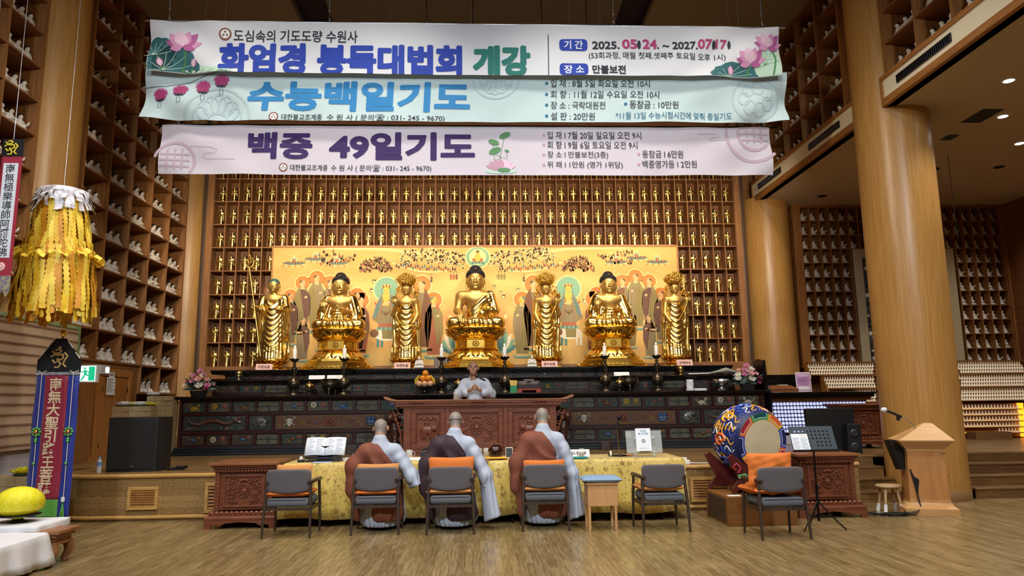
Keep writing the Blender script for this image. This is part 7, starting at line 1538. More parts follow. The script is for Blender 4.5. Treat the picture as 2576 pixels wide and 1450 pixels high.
def paper_lotus(loc, r, m, lab, n=(12, 11, 9, 7), hh=.75, core='lotus_white'):
    t = thing('paper_lotus', lab, 'paper flower', loc); b = MB()
    for k, cnt in enumerate(n):
        el0 = .12 + k * (1.2 / len(n)); L = r * (1.08 - .1 * k)
        for i in range(cnt):
            a = 2 * PI * (i + .5 * (k % 2)) / cnt; Mx = RotZ(a)
            def fn(u, v):
                w = r * .36 * max(.03, math.sin(PI * (.1 + .9 * v) ** .85)); e = el0 + .35 * v
                return tuple(Mx @ Vector((r * .12 + L * v * math.cos(e), (u - .5) * w, .03 * r + L * v * math.sin(e) * hh + .18 * r * (2 * u - 1) ** 2 * v * .5)))
            b.grid(fn, 3, 5)
    b.build('petals', m, t)
    MB().lathe([(r * .75, 0), (r * .8, .012), (r * .3, .02)], 20).build('leaf_base', 'leaf_plate', t); return t
paper_lotus((-6.68, 14.08, 1.592), .14, 'lotus_white', 'large white paper lotus at left on the beige block stack'); paper_lotus((-6.38, 14.08, 1.592), .13, 'lotus_white', 'second white paper lotus on the beige block stack')
paper_lotus((-6.53, 14.16, 1.592), .11, 'lotus_yellow', 'yellow paper lotus between the two white ones on the blocks'); paper_lotus((-6.2, 14.1, 1.592), .105, 'lotus_yellow', 'yellow paper lotus at right end of the block stack row')
paper_lotus((-6.3, 14.42, 1.782), .125, 'lotus_white', 'single white paper lotus on the higher blocks before the statuettes')
paper_lotus((-5.82, 9.75, .73), .15, 'lotus_yellow', 'yellow paper lotus cut by the left picture edge above the low blocks'); paper_lotus((-5.66, 9.86, .73), .1, 'lotus_white', 'white paper lotus behind the yellow one at the left picture edge')
# exit signs and notices
mat('exit_green', '#0f8f62', .5, emit=.9, ecol='#18b07c'); mat('exit_white', '#dff5ee', .5, emit=1.6, ecol='#d8fff2'); mat('sign_case', '#c9ccd0', .5)
t = thing('exit_sign', 'lit green EXIT sign with running figure beside the standing banner', 'exit sign', (-6.44, 12.25, 1.98)); MB().box(-.15, 0, 0, .15, .09, .29).build('case', 'sign_case', t, bevel=.006)
MB().box(-.42, .03, .1, -.15, .06, .16).build('bracket', 'sign_case', t); d = Draw(); d.rect(-.13, .02, .13, .27, 0, 1); d.rect(.02, .03, .12, .26, 1, 2); d.poly([(.02, .03), (-.06, .03), (.02, .05)], 1, 2)
d.ell(-.045, .232, .018, .018, 0, 14, 0, 3); d.line([(-.04, .205), (-.03, .14)], .045, 0, 3); d.line([(-.03, .14), (.03, .105), (.095, .105)], .024, 0, 4); d.line([(-.035, .14), (-.06, .085), (-.1, .035)], .026, 0, 4); d.line([(-.04, .2), (-.08, .17), (-.115, .185)], .018, 0, 5); d.line([(-.035, .2), (.01, .175), (.035, .15)], .018, 0, 5)
d.b.m = [1 - q if i == 1 else q for i, q in enumerate(d.b.m)]; d.b.m = [{0: 0, 1: 1}[q] for q in d.b.m]
d.b.m[0] = 1; d.b.m[1] = 0
if len(d.b.m) > 2: d.b.m[2] = 1
d.build('face', ['exit_green', 'exit_white'], lambda u, v, l: (u, -.001 - l, v), t)
t = thing('exit_sign', 'small lit green exit lamp on the wall above the service door', 'exit sign', (-6.84, 13.5, 2.17)); MB().box(-.0, -.16, 0, .06, .16, .16).build('case', 'sign_case', t, bevel=.005); MB().box(.06, .0, .03, .063, .13, .13).build('face', 'exit_white', t)
def notice(y, z, w, h, n, lab):
    t = thing('paper_notice', lab, 'notice', (-6.80, y, z)); MB().box(0, 0, 0, .004, w, h).build('sheet', 'paper', t); d = Draw(); rd = random.Random(n)
    d.text('화재예방 안내', .02, h * .86, h * .06, 0, width=w * .7, bold=.02) if h > .2 else d.text('출입금지', .02, h * .4, h * .2, 0, width=w * .8, bold=.02)
    for i in range(n): d.rect(.02, h * (.78 - .68 * i / max(1, n)), w * rd.uniform(.5, .92), h * (.79 - .68 * i / max(1, n)) + .004, 0, 1)
    d.build('print', ['ink'], lambda u, v, l: (.0055 + l, u, v), t)
notice(13.62, 1.8, .3, .32, 8, 'white printed notice taped on the service door'); notice(13.68, 2.15 - .03, .2, .1, 2, 'small white slip taped above the service door notice')
# loudspeaker on the stage and a bottle
t = thing('loudspeaker', 'big black loudspeaker cabinet on the rounded stage corner', 'speaker', (-5.03, 11.0, Z0)); t.rotation_euler.z = .06
MB().prism([(-.38, 0), (.3, 0), (.38, .12), (.38, .42), (-.38, .42)], .78).build('cabinet', 'black', t, bevel=.015); mat('grille_black', '#0d0d0f', .8, bump=.6, nscale=220)
MB().box(-.36, -.012, .04, .29, .002, .75).build('grille', 'grille_black', t, bevel=.008); b = MB(); b.box(-.04, -.016, .07, .01, -.011, .085); b.build('badge', 'steel', t); b = MB(); b.box(.381, .2, .3, .386, .3, .36); b.build('handle_recess', 'dark_steel', t)
t = thing('monitor_speaker', 'smaller black box leaning at the left of the big loudspeaker', 'speaker', (-5.34, 11.42, Z0)); MB().box(-.16, -.1, 0, .1, .2, .5).build('cabinet', 'black', t, bevel=.02); MB().box(-.14, -.106, .04, .08, -.1, .46).build('grille', 'grille_black', t)
mat('water_plastic', '#dfe8ee', .1, alpha=.45, spec=.7); mat('bottle_blue', '#5d7fc0', .5)
t = thing('water_bottle', 'clear plastic water bottle with blue cap beside the loudspeaker', 'bottle', (-5.5, 10.98, Z0)); MB().lathe([(.03, 0), (.033, .02), (.03, .07), (.033, .1), (.033, .16), (.014, .2), (.014, .21)], 18).build('bottle', 'water_plastic', t); MB().lathe([(.0335, .1), (.0335, .15)], 18, cap=False).build('wrapper', 'bottle_blue', t); MB().lathe([(.016, .205), (.016, .225), (.002, .226)], 14).build('cap', 'bottle_blue', t)
b = MB(); rd = random.Random(2)
for k in range(4): b.tube([(.12 * math.cos(a) * (1 - k * .15) + .03 * k, .09 * math.sin(a + k), .012 + .014 * k) for a in [2 * PI * i / 18 for i in range(19)]], .008, 6)
b.tube([(-.12, 0, .02), (-.25, .1, .15), (-.3, .2, .02)], .008, 6); o = b.build('cable_coil', 'black', None, (-4.5, 11.2, Z0)); tag(o, 'black coiled cable behind the loudspeaker on the stage', 'cable')
# standing processional banner
mat('satin_blue', '#1f2f8c', .4, sheen=.3, bump=.3, nscale=14); mat('satin_red', '#8a1c38', .4, sheen=.3, bump=.35, nscale=12); mat('satin_green', '#5fa348', .45, bump=.3, nscale=12); mat('velvet_black', '#0f1016', .9); mat('gold_thread', '#b8995a', .5, .3); mat('cream_thread', '#d9c2a0', .7); mat('cord_white', '#dad6cc', .7); mat('silver_lace', '#5f6064', .5, .3, col2='#b9b9bd', nscale=30); mat('knot_green', '#5fae4a', .6); mat('jade_white', '#dfe5e0', .4)
t = thing('processional_banner', 'tall standing red and blue temple banner with golden vertical lettering', 'banner', (-5.24, 9.3, 0)); BW = .265
def sag(u, v): return .006 * math.sin(v * 9 + u * 6) + .004 * math.sin(u * 31 + v * 5)
b = MB(); b.tube([(0, .03, .02), (0, .03, 2.46)], .013, 10); b.build('pole', 'black_metal', t); MB().lathe([(.18, 0), (.18, .02), (.03, .04), (.02, .1)], 20, (0, .03, 0)).build('foot', 'black_metal', t); MB().lathe([(.012, 2.4), (.014, 2.46), (.03, 2.47), (.036, 2.505), (.026, 2.535), (.004, 2.548)], 16, (0, .03, 0)).build('finial', 'gold_base', t)
b = MB(); top = [(-BW, 2.0), (BW, 2.0), (BW, 2.16), (.06, 2.43), (-.06, 2.43), (-BW, 2.16)]; b.prism(top, .014, M=FRONT(0, .007, 0)); b.build('black_head', 'velvet_black', t)
def strip(x0, x1, z0, z1, m, nm, y=0): q = MB(); q.grid(lambda u, v: (x0 + (x1 - x0) * u, y + sag(x0 + (x1 - x0) * u, z0 + (z1 - z0) * v), z0 + (z1 - z0) * v), 8, 40); q.build(nm, m, t, solid=.003)
strip(-BW, BW, .26, 1.99, 'satin_blue', 'blue_border'); strip(-.15, .13, .47, 1.97, 'satin_red', 'red_panel', -.006); strip(-.14, .13, .27, .47, 'satin_green', 'green_foot', -.007)
MB().box(-BW, -.014, 1.975, BW, 0, 2.01).build('lace_band', 'silver_lace', t)
d = Draw()
for i, ch in enumerate('南無大聖引路王菩薩'): d.text(ch, -.012 - i * .004, 1.80 - .158 * i, .128, 0, bold=.022, align='c', lay=2)
d.build('lettering', ['cream_thread'], lambda u, v, l: (u, -.012 + sag(u, v) - l, v), t)
b = MB()
def om(b, cx, cz, s, y, w):
    for P in ([(-.05, .09), (-.01, .11), (.02, .085), (0, .06), (-.05, .05), (-.09, .08)], [(-.1, .01), (-.06, .04), (0, .03), (.04, .04), (.05, 0), (.02, -.03), (-.03, -.02)], [(.06, .06), (.1, .02), (.07, -.03), (.05, -.08), (.09, -.12)], [(-.08, -.03), (-.05, -.07), (-.01, -.04), (.02, -.08), (0, -.12), (-.05, -.12)]): b.tube([(cx + x * s, y, cz + z * s) for x, z in P], w, 7)
om(b, 0, 2.19, 1, -.012, .013); b.ball((-.0, -.012, 2.315), .018, 8, 6); b.build('seed_syllable', 'gold_thread', t)
b = MB()
for sx in (-1, 1):
    b.tube([(sx * .09, -.012, 2.4), (sx * .155, -.012, 2.31)], .006, 6); b.tube([(sx * .19, -.012, 2.255), (sx * .25, -.012, 2.18)], .006, 6)
    b.tube([(sx * .25, -.012, 2.03), (sx * .19, -.014, 2.0), (sx * .14, -.012, 2.03)], .005, 6); b.tube([(sx * .19, -.016, 2.0), (sx * .192, -.016, .48)], .0045, 6)
b.build('white_cords', 'cord_white', t)
for sx in (-1, 1):
    b = MB()
    for a in range(8): b.ball((sx * .192 + .045 * math.cos(PI * a / 4), -.025, 1.28 + .045 * math.sin(PI * a / 4)), .016, 7, 5)
    for z in (.9, 1.19, 1.165): b.ball((sx * .192, -.025, z), .018, 7, 5)
    b.build('green_knot', 'knot_green', t)
    b = MB(); b.ball((sx * .192, -.035, 1.285), (.02, .012, .02), 7, 5, 0); b.ball((sx * .192 - .018, -.032, 1.262), (.016, .01, .016), 7, 5, 1); b.build('knot_bead', ['yellow_silk', 'satin_red'], t)
MB().box(.172, -.035, .44, .212, -.01, .5).build('jade_bead', 'jade_white', t, bevel=.008)
b = MB()
for i in range(14): a = i * .7; b.tube([(.192, -.022, .44), (.192 + .022 * math.cos(a), -.022 + .014 * math.sin(a), .3), (.192 + .026 * math.cos(a), -.022 + .016 * math.sin(a), .1)], .004, 5)
b.build('tassel', 'knot_green', t)
# hanging scrolls at the upper left picture edge
mat('scroll_white', '#d9dde8', .7); mat('brocade_red', '#9c2338', .6); mat('brocade_green', '#2f8068', .6); mat('brocade_mix', '#5a5a8c', .6, col2='#b0a468', nscale=22, detail=6); mat('seed_yellow', '#d9c531', .6)
def scroll(xc, y, m, txt, lab):
    t = thing('hanging_scroll', lab, 'banner', (xc, y, 0)); w = .115
    MB().box(-w, 0, 3.0, w, .006, 4.36).build('border', m, t); MB().box(-.08, -.004, 3.2, .08, 0, 4.28).build('white_field', 'scroll_white', t); MB().box(-w, -.004, 4.36, w, .012, 4.56).build('black_head', 'velvet_black', t)
    b = MB(); om(b, -.01, 4.465, .7, -.012, .009); b.build('seed_syllable', 'seed_yellow', t)
    d = Draw()
    for i, ch in enumerate(txt): d.text(ch, 0, 4.175 - .106 * i, .085, 0, bold=.006, align='c', lay=2)
    d.build('lettering', ['ink'], lambda u, v, l: (u, -.005 - l, v), t)
    b = MB(); flower(b, 0, 3.1, .05, 0, 9, 0); b.build('lotus_mark', 'rose_pale', t); MB().box(-w, -.004, 2.84, w, .004, 3.0).build('brocade', 'brocade_mix', t)
    b = MB()
    for k in range(3): b.prism([(-w + .077 * k, 2.84), (-w + .077 * (k + 1), 2.84), (-w + .077 * (k + .5), 2.76)], .004, M=FRONT(0, .004, 0))
    b.build('pendant_points', 'brocade_mix', t)
    MB().tube([(0, 0, 4.56), (0, 0, 6.0), (0, 0, 9.6)], .003, 5).build('cord', 'steel', t)
scroll(-5.22, 8.0, 'brocade_red', '南無極樂導師阿彌陀佛', 'red bordered hanging scroll with vertical Chinese lettering at left picture edge'); scroll(-5.42, 7.85, 'brocade_green', '南無大慈大悲觀世音菩', 'green bordered hanging scroll half cut by the left picture edge')
# paper streamer lantern
mat('streamer_yellow', '#dba91c', .55, col2='#e8c83a', nscale=3); mat('streamer_gold', '#c98a14', .55); mat('streamer_pale', '#e6c94a', .55); mat('streamer_white', '#d3d3de', .6); mat('lantern_core', '#b8791a', .7)
t = thing('streamer_lantern', 'large hanging lantern of cut yellow paper streamers with white top', 'lantern', (-5.2, 9.0, 0)); rd = random.Random(12)
MB().lathe([(.25, 4.2), (.26, 4.0), (.36, 3.3), (.40, 2.8)], 28).build('core', 'lantern_core', t)
def streamers(nm, n, z0, z1, r0, r1, wd, mats, seed, jag=.006):
    rd = random.Random(seed); b = MB()
    for i in range(n):
        a = 2 * PI * (i + rd.uniform(-.3, .3)) / n; L = z0 - z1 + rd.uniform(-.12, .06); w = wd * rd.uniform(.7, 1.3); k = 26; o1 = rd.uniform(-.015, .035); tw = rd.uniform(-.5, .5); mi = rd.randrange(len(mats)); P = []
        for j in range(k + 1):
            v = j / k; r = r0 + (r1 - r0) * v + o1 * v + .012 * math.sin(v * rd.choice((9, 9.3)) + i); aa = a + .04 * math.sin(v * 5 + i); ww = w / 2 + jag * (1 if j % 2 else -1); ta = aa + PI / 2 + tw * v
            for sg in (-1, 1): P.append((r * math.cos(aa) + sg * ww * math.cos(ta), r * math.sin(aa) + sg * ww * math.sin(ta), z0 - L * v))
        b.add(P, [(2 * j, 2 * j + 1, 2 * j + 3, 2 * j + 2) for j in range(k)], mi, True)
    b.build(nm, mats, t)['kind'] = 'stuff'
streamers('yellow_streamers', 56, 4.12, 3.42, .27, .36, .05, ['streamer_yellow', 'streamer_gold', 'streamer_pale'], 1); streamers('yellow_streamers', 64, 3.6, 2.62, .36, .43, .055, ['streamer_yellow', 'streamer_gold', 'streamer_yellow', 'streamer_pale'], 2); streamers('yellow_streamers', 40, 3.5, 2.72, .39, .45, .06, ['streamer_yellow', 'streamer_pale', 'streamer_gold'], 5)
streamers('white_streamers', 44, 4.25, 3.98, .27, .335, .055, ['streamer_white'], 3, .009)
MB().lathe([(.02, 4.285), (.2, 4.28), (.27, 4.255), (.29, 4.2)], 28).build('white_cap', 'streamer_white', t)
b = MB()
for i in range(14):
    a = 2 * PI * i / 14; Mx = T(.4 * math.cos(a), .4 * math.sin(a), 3.42 + rd.uniform(-.03, .03)) @ RotZ(a) @ Matrix.Rotation(rd.uniform(-.5, .5), 4, 'X')
    b.grid(lambda u, v: tuple(Mx @ Vector((.02 + .07 * u + .03 * math.sin(v * 9), (v - .5) * .15, .03 * math.cos(v * 7) - .05 * u))), 4, 6, rd.randrange(2))
b.build('ribbon_bows', ['streamer_pale', 'streamer_yellow'], t); MB().tube([(0, 0, 4.28), (0, 0, 9.6)], .003, 5).build('cord', 'steel', t)
# low tables with white cloths, yellow lotus
mat('tan_wood', '#9a6a42', .35, col2='#835534', scale=(.8, 7, 7), nscale=3); mat('linen', '#dcdfe8', .8, bump=.12, nscale=60)
t = thing('low_table', 'low tan wooden table with curved legs, white cloth laid over it', 'table', (-4.9, 7.9, 0))
MB().box(-.7, -.2, .31, .7, .22, .345).build('top', 'tan_wood', t, bevel=.006); b = MB(); b.box(-.66, -.17, .27, .66, .19, .31); b.box(-.63, -.15, .22, .63, .17, .27); b.box(-.65, -.16, .195, .65, .18, .225); b.build('apron', 'tan_wood', t, bevel=.008)
b = MB(); b.prism([(-.64, .2), (-.64, .13), (-.5, .14), (-.4, .17), (-.3, .13), (-.2, .165), (0, .17), (.2, .165), (.3, .13), (.4, .17), (.5, .14), (.64, .13), (.64, .2)], .03, M=FRONT(0, -.12, 0)); b.build('skirt', 'tan_wood', t)
for x in (-.62, .6):
    for y in (-.13, .15): MB().tube([(x, y, .2), (x + .03 * (1 if x > 0 else -1), y, .14), (x, y, .07), (x - .03 * (1 if x > 0 else -1), y, .03), (x, y, .0)], [.05, .05, .035, .028, .035], 10).build('leg', 'tan_wood', t)
def cloth_box(nm, x0, x1, y0, y1, z, drop, lab, seed, th=.0):
    rd = random.Random(seed); ph = rd.uniform(0, 6); b = MB(); P = []
    for a, c in (((x0, y0), (x1, y0)), ((x1, y0), (x1, y1)), ((x1, y1), (x0, y1)), ((x0, y1), (x0, y0))):
        k = max(3, int(math.hypot(c[0] - a[0], c[1] - a[1]) / .05)); P += [(a[0] + (c[0] - a[0]) * i / k, a[1] + (c[1] - a[1]) * i / k) for i in range(k)]
    R = []
    for f in (0, .06, .25, .5, .75, 1):
        ring = []
        for x, y in P:
            nx = 1 if abs(x - x1) < 1e-6 else -1 if abs(x - x0) < 1e-6 else 0; ny = 1 if abs(y - y1) < 1e-6 else -1 if abs(y - y0) < 1e-6 else 0; o_ = .012 * (f > 0) + f * drop * (.12 + .1 * math.sin((x + y) * 13 + ph) + .05 * math.sin((x + y) * 29)); ring.append((x + nx * o_, y + ny * o_, z - drop * f * (1 - .06 * math.sin((x + y) * 7 + ph)) - .004 * (f > 0)))
        R.append(ring)
    b.rings(R, 0, True, False); b.add(R[0], [tuple(range(len(P)))], 0); return tag(b.build(nm, 'linen', solid=.003), lab, 'tablecloth')
cloth_box('white_cloth', -5.7, -4.44, 7.72, 8.3, .40, .085, 'white cloth under the big yellow lotus at left', 2)
tag(MB().box(-5.68, 7.74, .348, -4.46, 8.1, .395).build('cloth_board', 'white_paint'), 'flat board under the white cloth that carries the yellow lotus', 'board')
cloth_box('white_cloth', -5.6, -4.30, 6.3, 7.66, .345, .3, 'white tablecloth hanging almost to the floor at lower left picture corner', 3)
t = thing('side_table', 'low table hidden under the white tablecloth at lower left picture corner', 'table', (-4.95, 7.0, 0)); MB().box(-.63, -.66, .3, .63, .63, .338).build('top', 'tan_wood', t)
for x in (-.58, .58):
    for y in (-.6, .58): MB().box(x - .03, y - .03, 0, x + .03, y + .03, .3).build('leg', 'tan_wood', t)
t = thing('yellow_paper_lotus', 'big round bright yellow paper lotus on a black footed stand', 'paper flower', (-4.78, 7.98, .4)); b = MB(); mat('lotus_bright', '#e6dc12', .6); mat('lotus_lime', '#ece53a', .6)
for k in range(9):
    th = -.35 + k * .22; n = int(26 * math.cos(max(th, -.2)) + 5)
    for i in range(n):
        a = 2 * PI * (i + .5 * (k % 2)) / n; Mx = RotZ(a)
        def fn(u, v):
            tt = th + v * .42; r = .225 * math.cos(tt) + .012 * v * v; return tuple(Mx @ Vector((r, (u - .5) * .075 * max(.05, math.sin(PI * (.2 + .78 * v))), .19 + .17 * math.sin(tt))))
        b.grid(fn, 2, 4, (i + k) % 2)
b.build('petals', ['lotus_bright', 'lotus_lime'], t); MB().ball((0, 0, .19), (.215, .215, .155), 20, 12).build('core', 'lotus_bright', t); MB().lathe([(.1, 0), (.09, .012), (.05, .03), (.04, .05), (.1, .062), (.2, .07), (.21, .08), (.05, .075)], 26).build('black_stand', 'black', t)
# ------------------------------------------------------------------ right side: drum, music stand, pulpit
mat('drum_skin', '#cdbfa0', .7, col2='#bfb08e', nscale=4); mat('d_green', '#3f9a52', .45); mat('d_teal', '#0d5058', .45); mat('d_yellow', '#e0a020', .45); mat('d_orange', '#d9632a', .45); mat('d_blue', '#2746a8', .45); mat('d_navy', '#101f58', .45); mat('d_crimson', '#9c2038', .45); mat('d_white', '#e6e6e0', .5); mat('d_black', '#15130f', .5); mat('stud', '#8f8878', .35, .8)
ax = Vector((-.30, .94, .10)).normalized(); ex = ax.cross(Vector((0, 0, 1))).normalized(); ey = ex.cross(ax).normalized()
if ey.z < 0: ex, ey = -ex, -ey
DM = frame_to((3.79, 9.72, 1.0), ex, ey, -ax); t = thing('temple_drum', 'large painted barrel drum tilted on a red carved cradle', 'drum', (3.79, 9.72, 1.0)); DL = DM.copy(); DL.translation = (0, 0, 0)
DMATS = ['d_navy', 'd_blue', 'd_yellow', 'd_orange', 'd_white', 'd_green', 'd_crimson', 'd_black']
b = MB(); b.lathe([(.385, 0), (.425, -.08), (.45, -.18), (.46, -.3), (.45, -.42), (.425, -.52), (.385, -.6)], 48, mi=0, M=DL, cap=False)
def on_barrel(a, w, off=.006): r = .385 + .075 * math.sin(PI * min(1, max(0, w / .6))) + off; return tuple(DL @ Vector((r * math.cos(a), r * math.sin(a), -w)))
def bpatch(pts, mi, off=.004): b.add([on_barrel(a, w, off) for a, w in pts], [tuple(range(len(pts)))], mi)
def bline(pts, r, mi): b.tube([on_barrel(a, w, .005) for a, w in pts], r, 5, mi)
rd = random.Random(6)
for i in range(26):                                                        # painted clouds, scales and waves
    a0 = 2 * PI * i / 26
    for k in range(3): bline([(a0 + .1 * math.sin(j * .8 + k), .07 + .05 * k * 3 + .018 * j) for j in range(9)], .009, (1, 2, 4)[(i + k) % 3])
for i in range(9):
    a0 = 2 * PI * i / 9 + .3; m = (2, 3, 1)[i % 3]; bline([(a0 + (.19 - .012 * j) * math.cos(j * .6), .28 + (.13 - .008 * j) * math.sin(j * .6)) for j in range(15)], .02, m); bline([(a0 + (.21 - .012 * j) * math.cos(j * .6), .28 + (.15 - .008 * j) * math.sin(j * .6)) for j in range(15)], .006, 4)
    for q in range(7):
        for s_ in range(4): p = on_barrel(a0 + .34 + .05 * (s_ - 1.5), .1 + .06 * q, .004); b.ball(p, .014, 6, 4, 2 if i % 2 else 1)
b.build('barrel', DMATS, t)
b = MB(); b.lathe([(.30, .004), (.39, .0), (.392, -.03), (.388, -.05)], 56, mi=7, M=DL, cap=False); b.lathe([(.389, -.05), (.405, -.06), (.418, -.09)], 56, mi=7, M=DL, cap=False); b.build('rim_band', DMATS, t)
b = MB()
for i in range(48): a = 2 * PI * i / 48; b.ball(tuple(DL @ Vector((.412 * math.cos(a), .412 * math.sin(a), -.07))), .011, 6, 4); b.ball(tuple(DL @ Vector((.43 * math.cos(a + .06), .43 * math.sin(a + .06), -.1))), .009, 6, 4)
b.build('studs', 'stud', t); b = MB(); b.lathe([(.002, .008), (.2, .009), (.302, .004)], 48, M=DL, cap=False); b.build('drumhead', 'drum_skin', t)
d = Draw(); seq = [('d_blue', 'd_navy'), ('d_yellow', 'd_orange'), ('d_green', 'd_teal'), ('d_orange', 'd_crimson'), ('d_blue', 'd_navy'), ('d_yellow', 'd_orange'), ('d_green', 'd_teal'), ('d_orange', 'd_crimson')]; RM = ['d_blue', 'd_navy', 'd_yellow', 'd_orange', 'd_green', 'd_teal', 'd_crimson', 'd_white']
for i, (m1, m2) in enumerate(seq):
    a0 = -.25 + 2 * PI * i / 8; a1 = a0 + 2 * PI / 8; d.ring(0, 0, .295, .388, RM.index(m1), 10, a0, a1, 1, 1); d.ring(0, 0, .33, .386, RM.index(m2), 10, a0 + .1, a1 - .1, 1, 2)
    d.ring(0, 0, .322, .329, 7, 10, a0 + .09, a1 - .09, 1, 3)
    for q in (a0 + .09, a1 - .09): d.line([(.325 * math.cos(q), .325 * math.sin(q)), (.386 * math.cos(q), .386 * math.sin(q))], .007, 7, 3)
d.build('painted_rim', RM, lambda u, v, l: tuple(DL @ Vector((u, v, .005 + l))), t)
mat('cradle_red', '#4a1613', .35); t = thing('drum_cradle', 'dark red carved wooden cradle with painted curls under the drum', 'stand', (3.66, 9.6, .36))
for y, nm in ((-.02, 'front'), (.5, 'rear')):
    b = MB(); b.prism([(-.4, 0), (-.28, .06), (-.12, .04), (.18, .04), (.3, .06), (.42, 0), (.42, .06), (.3, .14), (.34, .26), (.44, .38), (.42, .44), (.32, .36), (.2, .27), (.06, .235), (-.1, .27), (-.24, .38), (-.38, .5), (-.44, .46), (-.36, .3), (-.3, .18), (-.4, .06)], .07, M=FRONT(.02 if nm == 'front' else -.12, y, 0)); b.build('side_frame', 'cradle_red', t, bevel=.012)
MB().box(-.3, -.05, .05, .3, .5, .12).build('stretcher', 'cradle_red', t)
for sx in (-1, 1):
    b = MB(); b.tube([(sx * .3, -.1, .26), (sx * .27, -.1, .33), (sx * .32, -.1, .38), (sx * .37, -.1, .34), (sx * .34, -.1, .3)], .014, 6, 0); b.tube([(sx * .31, -.1, .22), (sx * .22, -.1, .24), (sx * .14, -.1, .19)], .016, 6, 1); b.tube([(sx * .3, -.104, .2), (sx * .2, -.104, .215), (sx * .1, -.104, .16)], .007, 6, 2); b.build('painted_curl', ['d_crimson', 'd_green', 'd_white'], t)
mat('box_wood', '#86592f', .45, col2='#74491f', scale=(.8, 7, 7), nscale=3); t = thing('wooden_box', 'plain brown wooden box on the floor under the drum cradle', 'box', (3.52, 9.5, 0)); MB().box(-.42, -.28, 0, .46, .6, .355).build('carcass', 'box_wood', t, bevel=.004)
MB().box(-.425, -.2, .03, -.415, .5, .32).build('side_panel', 'walnut', t); sh = MB().box(0, 0, 0, .16, .1, .004).build('paper_sheet', 'paper', None, (3.15, 9.3, .356)); tag(sh, 'white paper lying on the wooden box by the cradle', 'paper')
mat('stand_grey', '#3d4650', .45, .4); t = thing('music_stand', 'black tripod music stand with perforated grey desk', 'music stand', (4.1, 8.9, 0)); MB().tube([(0, 0, .12), (0, 0, .95)], .011, 8).build('pole', 'black_metal', t); MB().tube([(0, 0, .1), (0, 0, .5)], .016, 8).build('sleeve', 'black_metal', t); MB().ball((.03, 0, .5), .018, 8, 6).build('knob', 'black', t)
for a in (-2.6, -.5, 1.5): MB().tube([(0, 0, .34), (.14 * math.cos(a), .14 * math.sin(a), .17), (.3 * math.cos(a), .3 * math.sin(a), .012)], .009, 7).build('leg', 'black_metal', t); MB().tube([(0, 0, .16), (.14 * math.cos(a), .14 * math.sin(a), .17)], .006, 6).build('brace', 'black_metal', t)
DT = T(.02, -.02, .93) @ Matrix.Rotation(-.42, 4, 'X'); b = MB(); nx_, nz_ = 11, 7; W_, H_ = .56, .32                # desk plate with real holes
for i in range(nx_):
    for j in range(nz_):
        cx, cz = -W_ / 2 + W_ * (i + .5) / nx_, H_ * (j + .5) / nz_; hw, hh_ = W_ / nx_ / 2, H_ / nz_ / 2
        if 0 < i < nx_ - 1 and 0 < j < nz_ - 1 and not (4 <= i <= 5 and j <= 2 and i % 2):
            O = [(cx + hw * x, 0, cz + hh_ * z) for x, z in ((1, 0), (1, 1), (0, 1), (-1, 1), (-1, 0), (-1, -1), (0, -1), (1, -1))]; I_ = [(cx + .0125 * math.cos(PI * k / 4), 0, cz + .0125 * math.sin(PI * k / 4)) for k in range(8)]
            b.add(O + I_, [(k, (k + 1) % 8, 8 + (k + 1) % 8, 8 + k) for k in range(8)], 0, False, DT)
        else: b.add([(cx - hw, 0, cz - hh_), (cx + hw, 0, cz - hh_), (cx + hw, 0, cz + hh_), (cx - hw, 0, cz + hh_)], [(0, 1, 2, 3)], 0, False, DT)
b.build('desk', 'stand_grey', t, solid=.003); MB().box(-.29, -.05, -.012, .29, .0, .0, 0, DT).build('ledge', 'black_metal', t)
s_ = thing('score_sheet', 'printed sheet with round marks on the grey music stand', 'paper', (4.1, 8.9, 0)); MB().box(-.27, -.006, .003, -.06, -.002, .22, 0, DT).build('sheet', 'page_blue', s_); d = Draw()
for i in range(9):
    for c in (0, 1): d.rect(-.258 + .1 * c, .03 + .017 * i, -.258 + .1 * c + (.08 if (i + c) % 3 else .06), .035 + .017 * i, 0, 1)
for k in range(3): d.ring(-.15 + .028 * k, .2, .01, .012, 1, 16, 0, 2 * PI, 1, 1)
d.build('print', ['ink_soft', 'd_yellow'], lambda u, v, l: tuple(DT @ Vector((u, -.0066 - l, v))), s_)
mat('panel_black', '#0b0b0d', .5); t = thing('black_screen', 'blank black panel standing on the stage behind the music stand', 'screen', (6.1, 12.5, Z0)); MB().box(-.42, 0, .03, .43, .06, .76).build('panel', 'panel_black', t, bevel=.006)
for x in (-.3, .3): MB().box(x - .03, -.1, 0, x + .03, .16, .035).build('foot', 'black_metal', t)
t = thing('small_speaker', 'slim black speaker standing on the stage edge by the huge column', 'speaker', (6.35, 12.2, Z0)); t.rotation_euler.z = -.2; MB().box(-.11, 0, 0, .11, .2, .5).build('cabinet', 'black', t, bevel=.01); MB().box(-.095, -.008, .03, .095, 0, .47).build('grille', 'grille_black', t)
for z in (.12, .34): MB().lathe([(.02, 0), (.06, .012), (.07, .004)], 20, M=frame_to((0, -.008, z), (1, 0, 0), (0, 0, 1), (0, -1, 0))).build('driver', 'dark_steel', t)
mat('pulpit_wood', '#b98550', .4, col2='#a97440', scale=(5, 5, .7), nscale=3); mat('pulpit_light', '#c79d6c', .42, col2='#bb8d5a', scale=(.8, 5, 5), nscale=3)
t = thing('pulpit', 'light wooden speaking pulpit with pyramid shaped desk and oval emblem', 'pulpit', (6.12, 9.98, 0), -.28)
sq = lambda wx, wy, z: [(-wx, -wy, z), (wx, -wy, z), (wx, wy, z), (-wx, wy, z)]
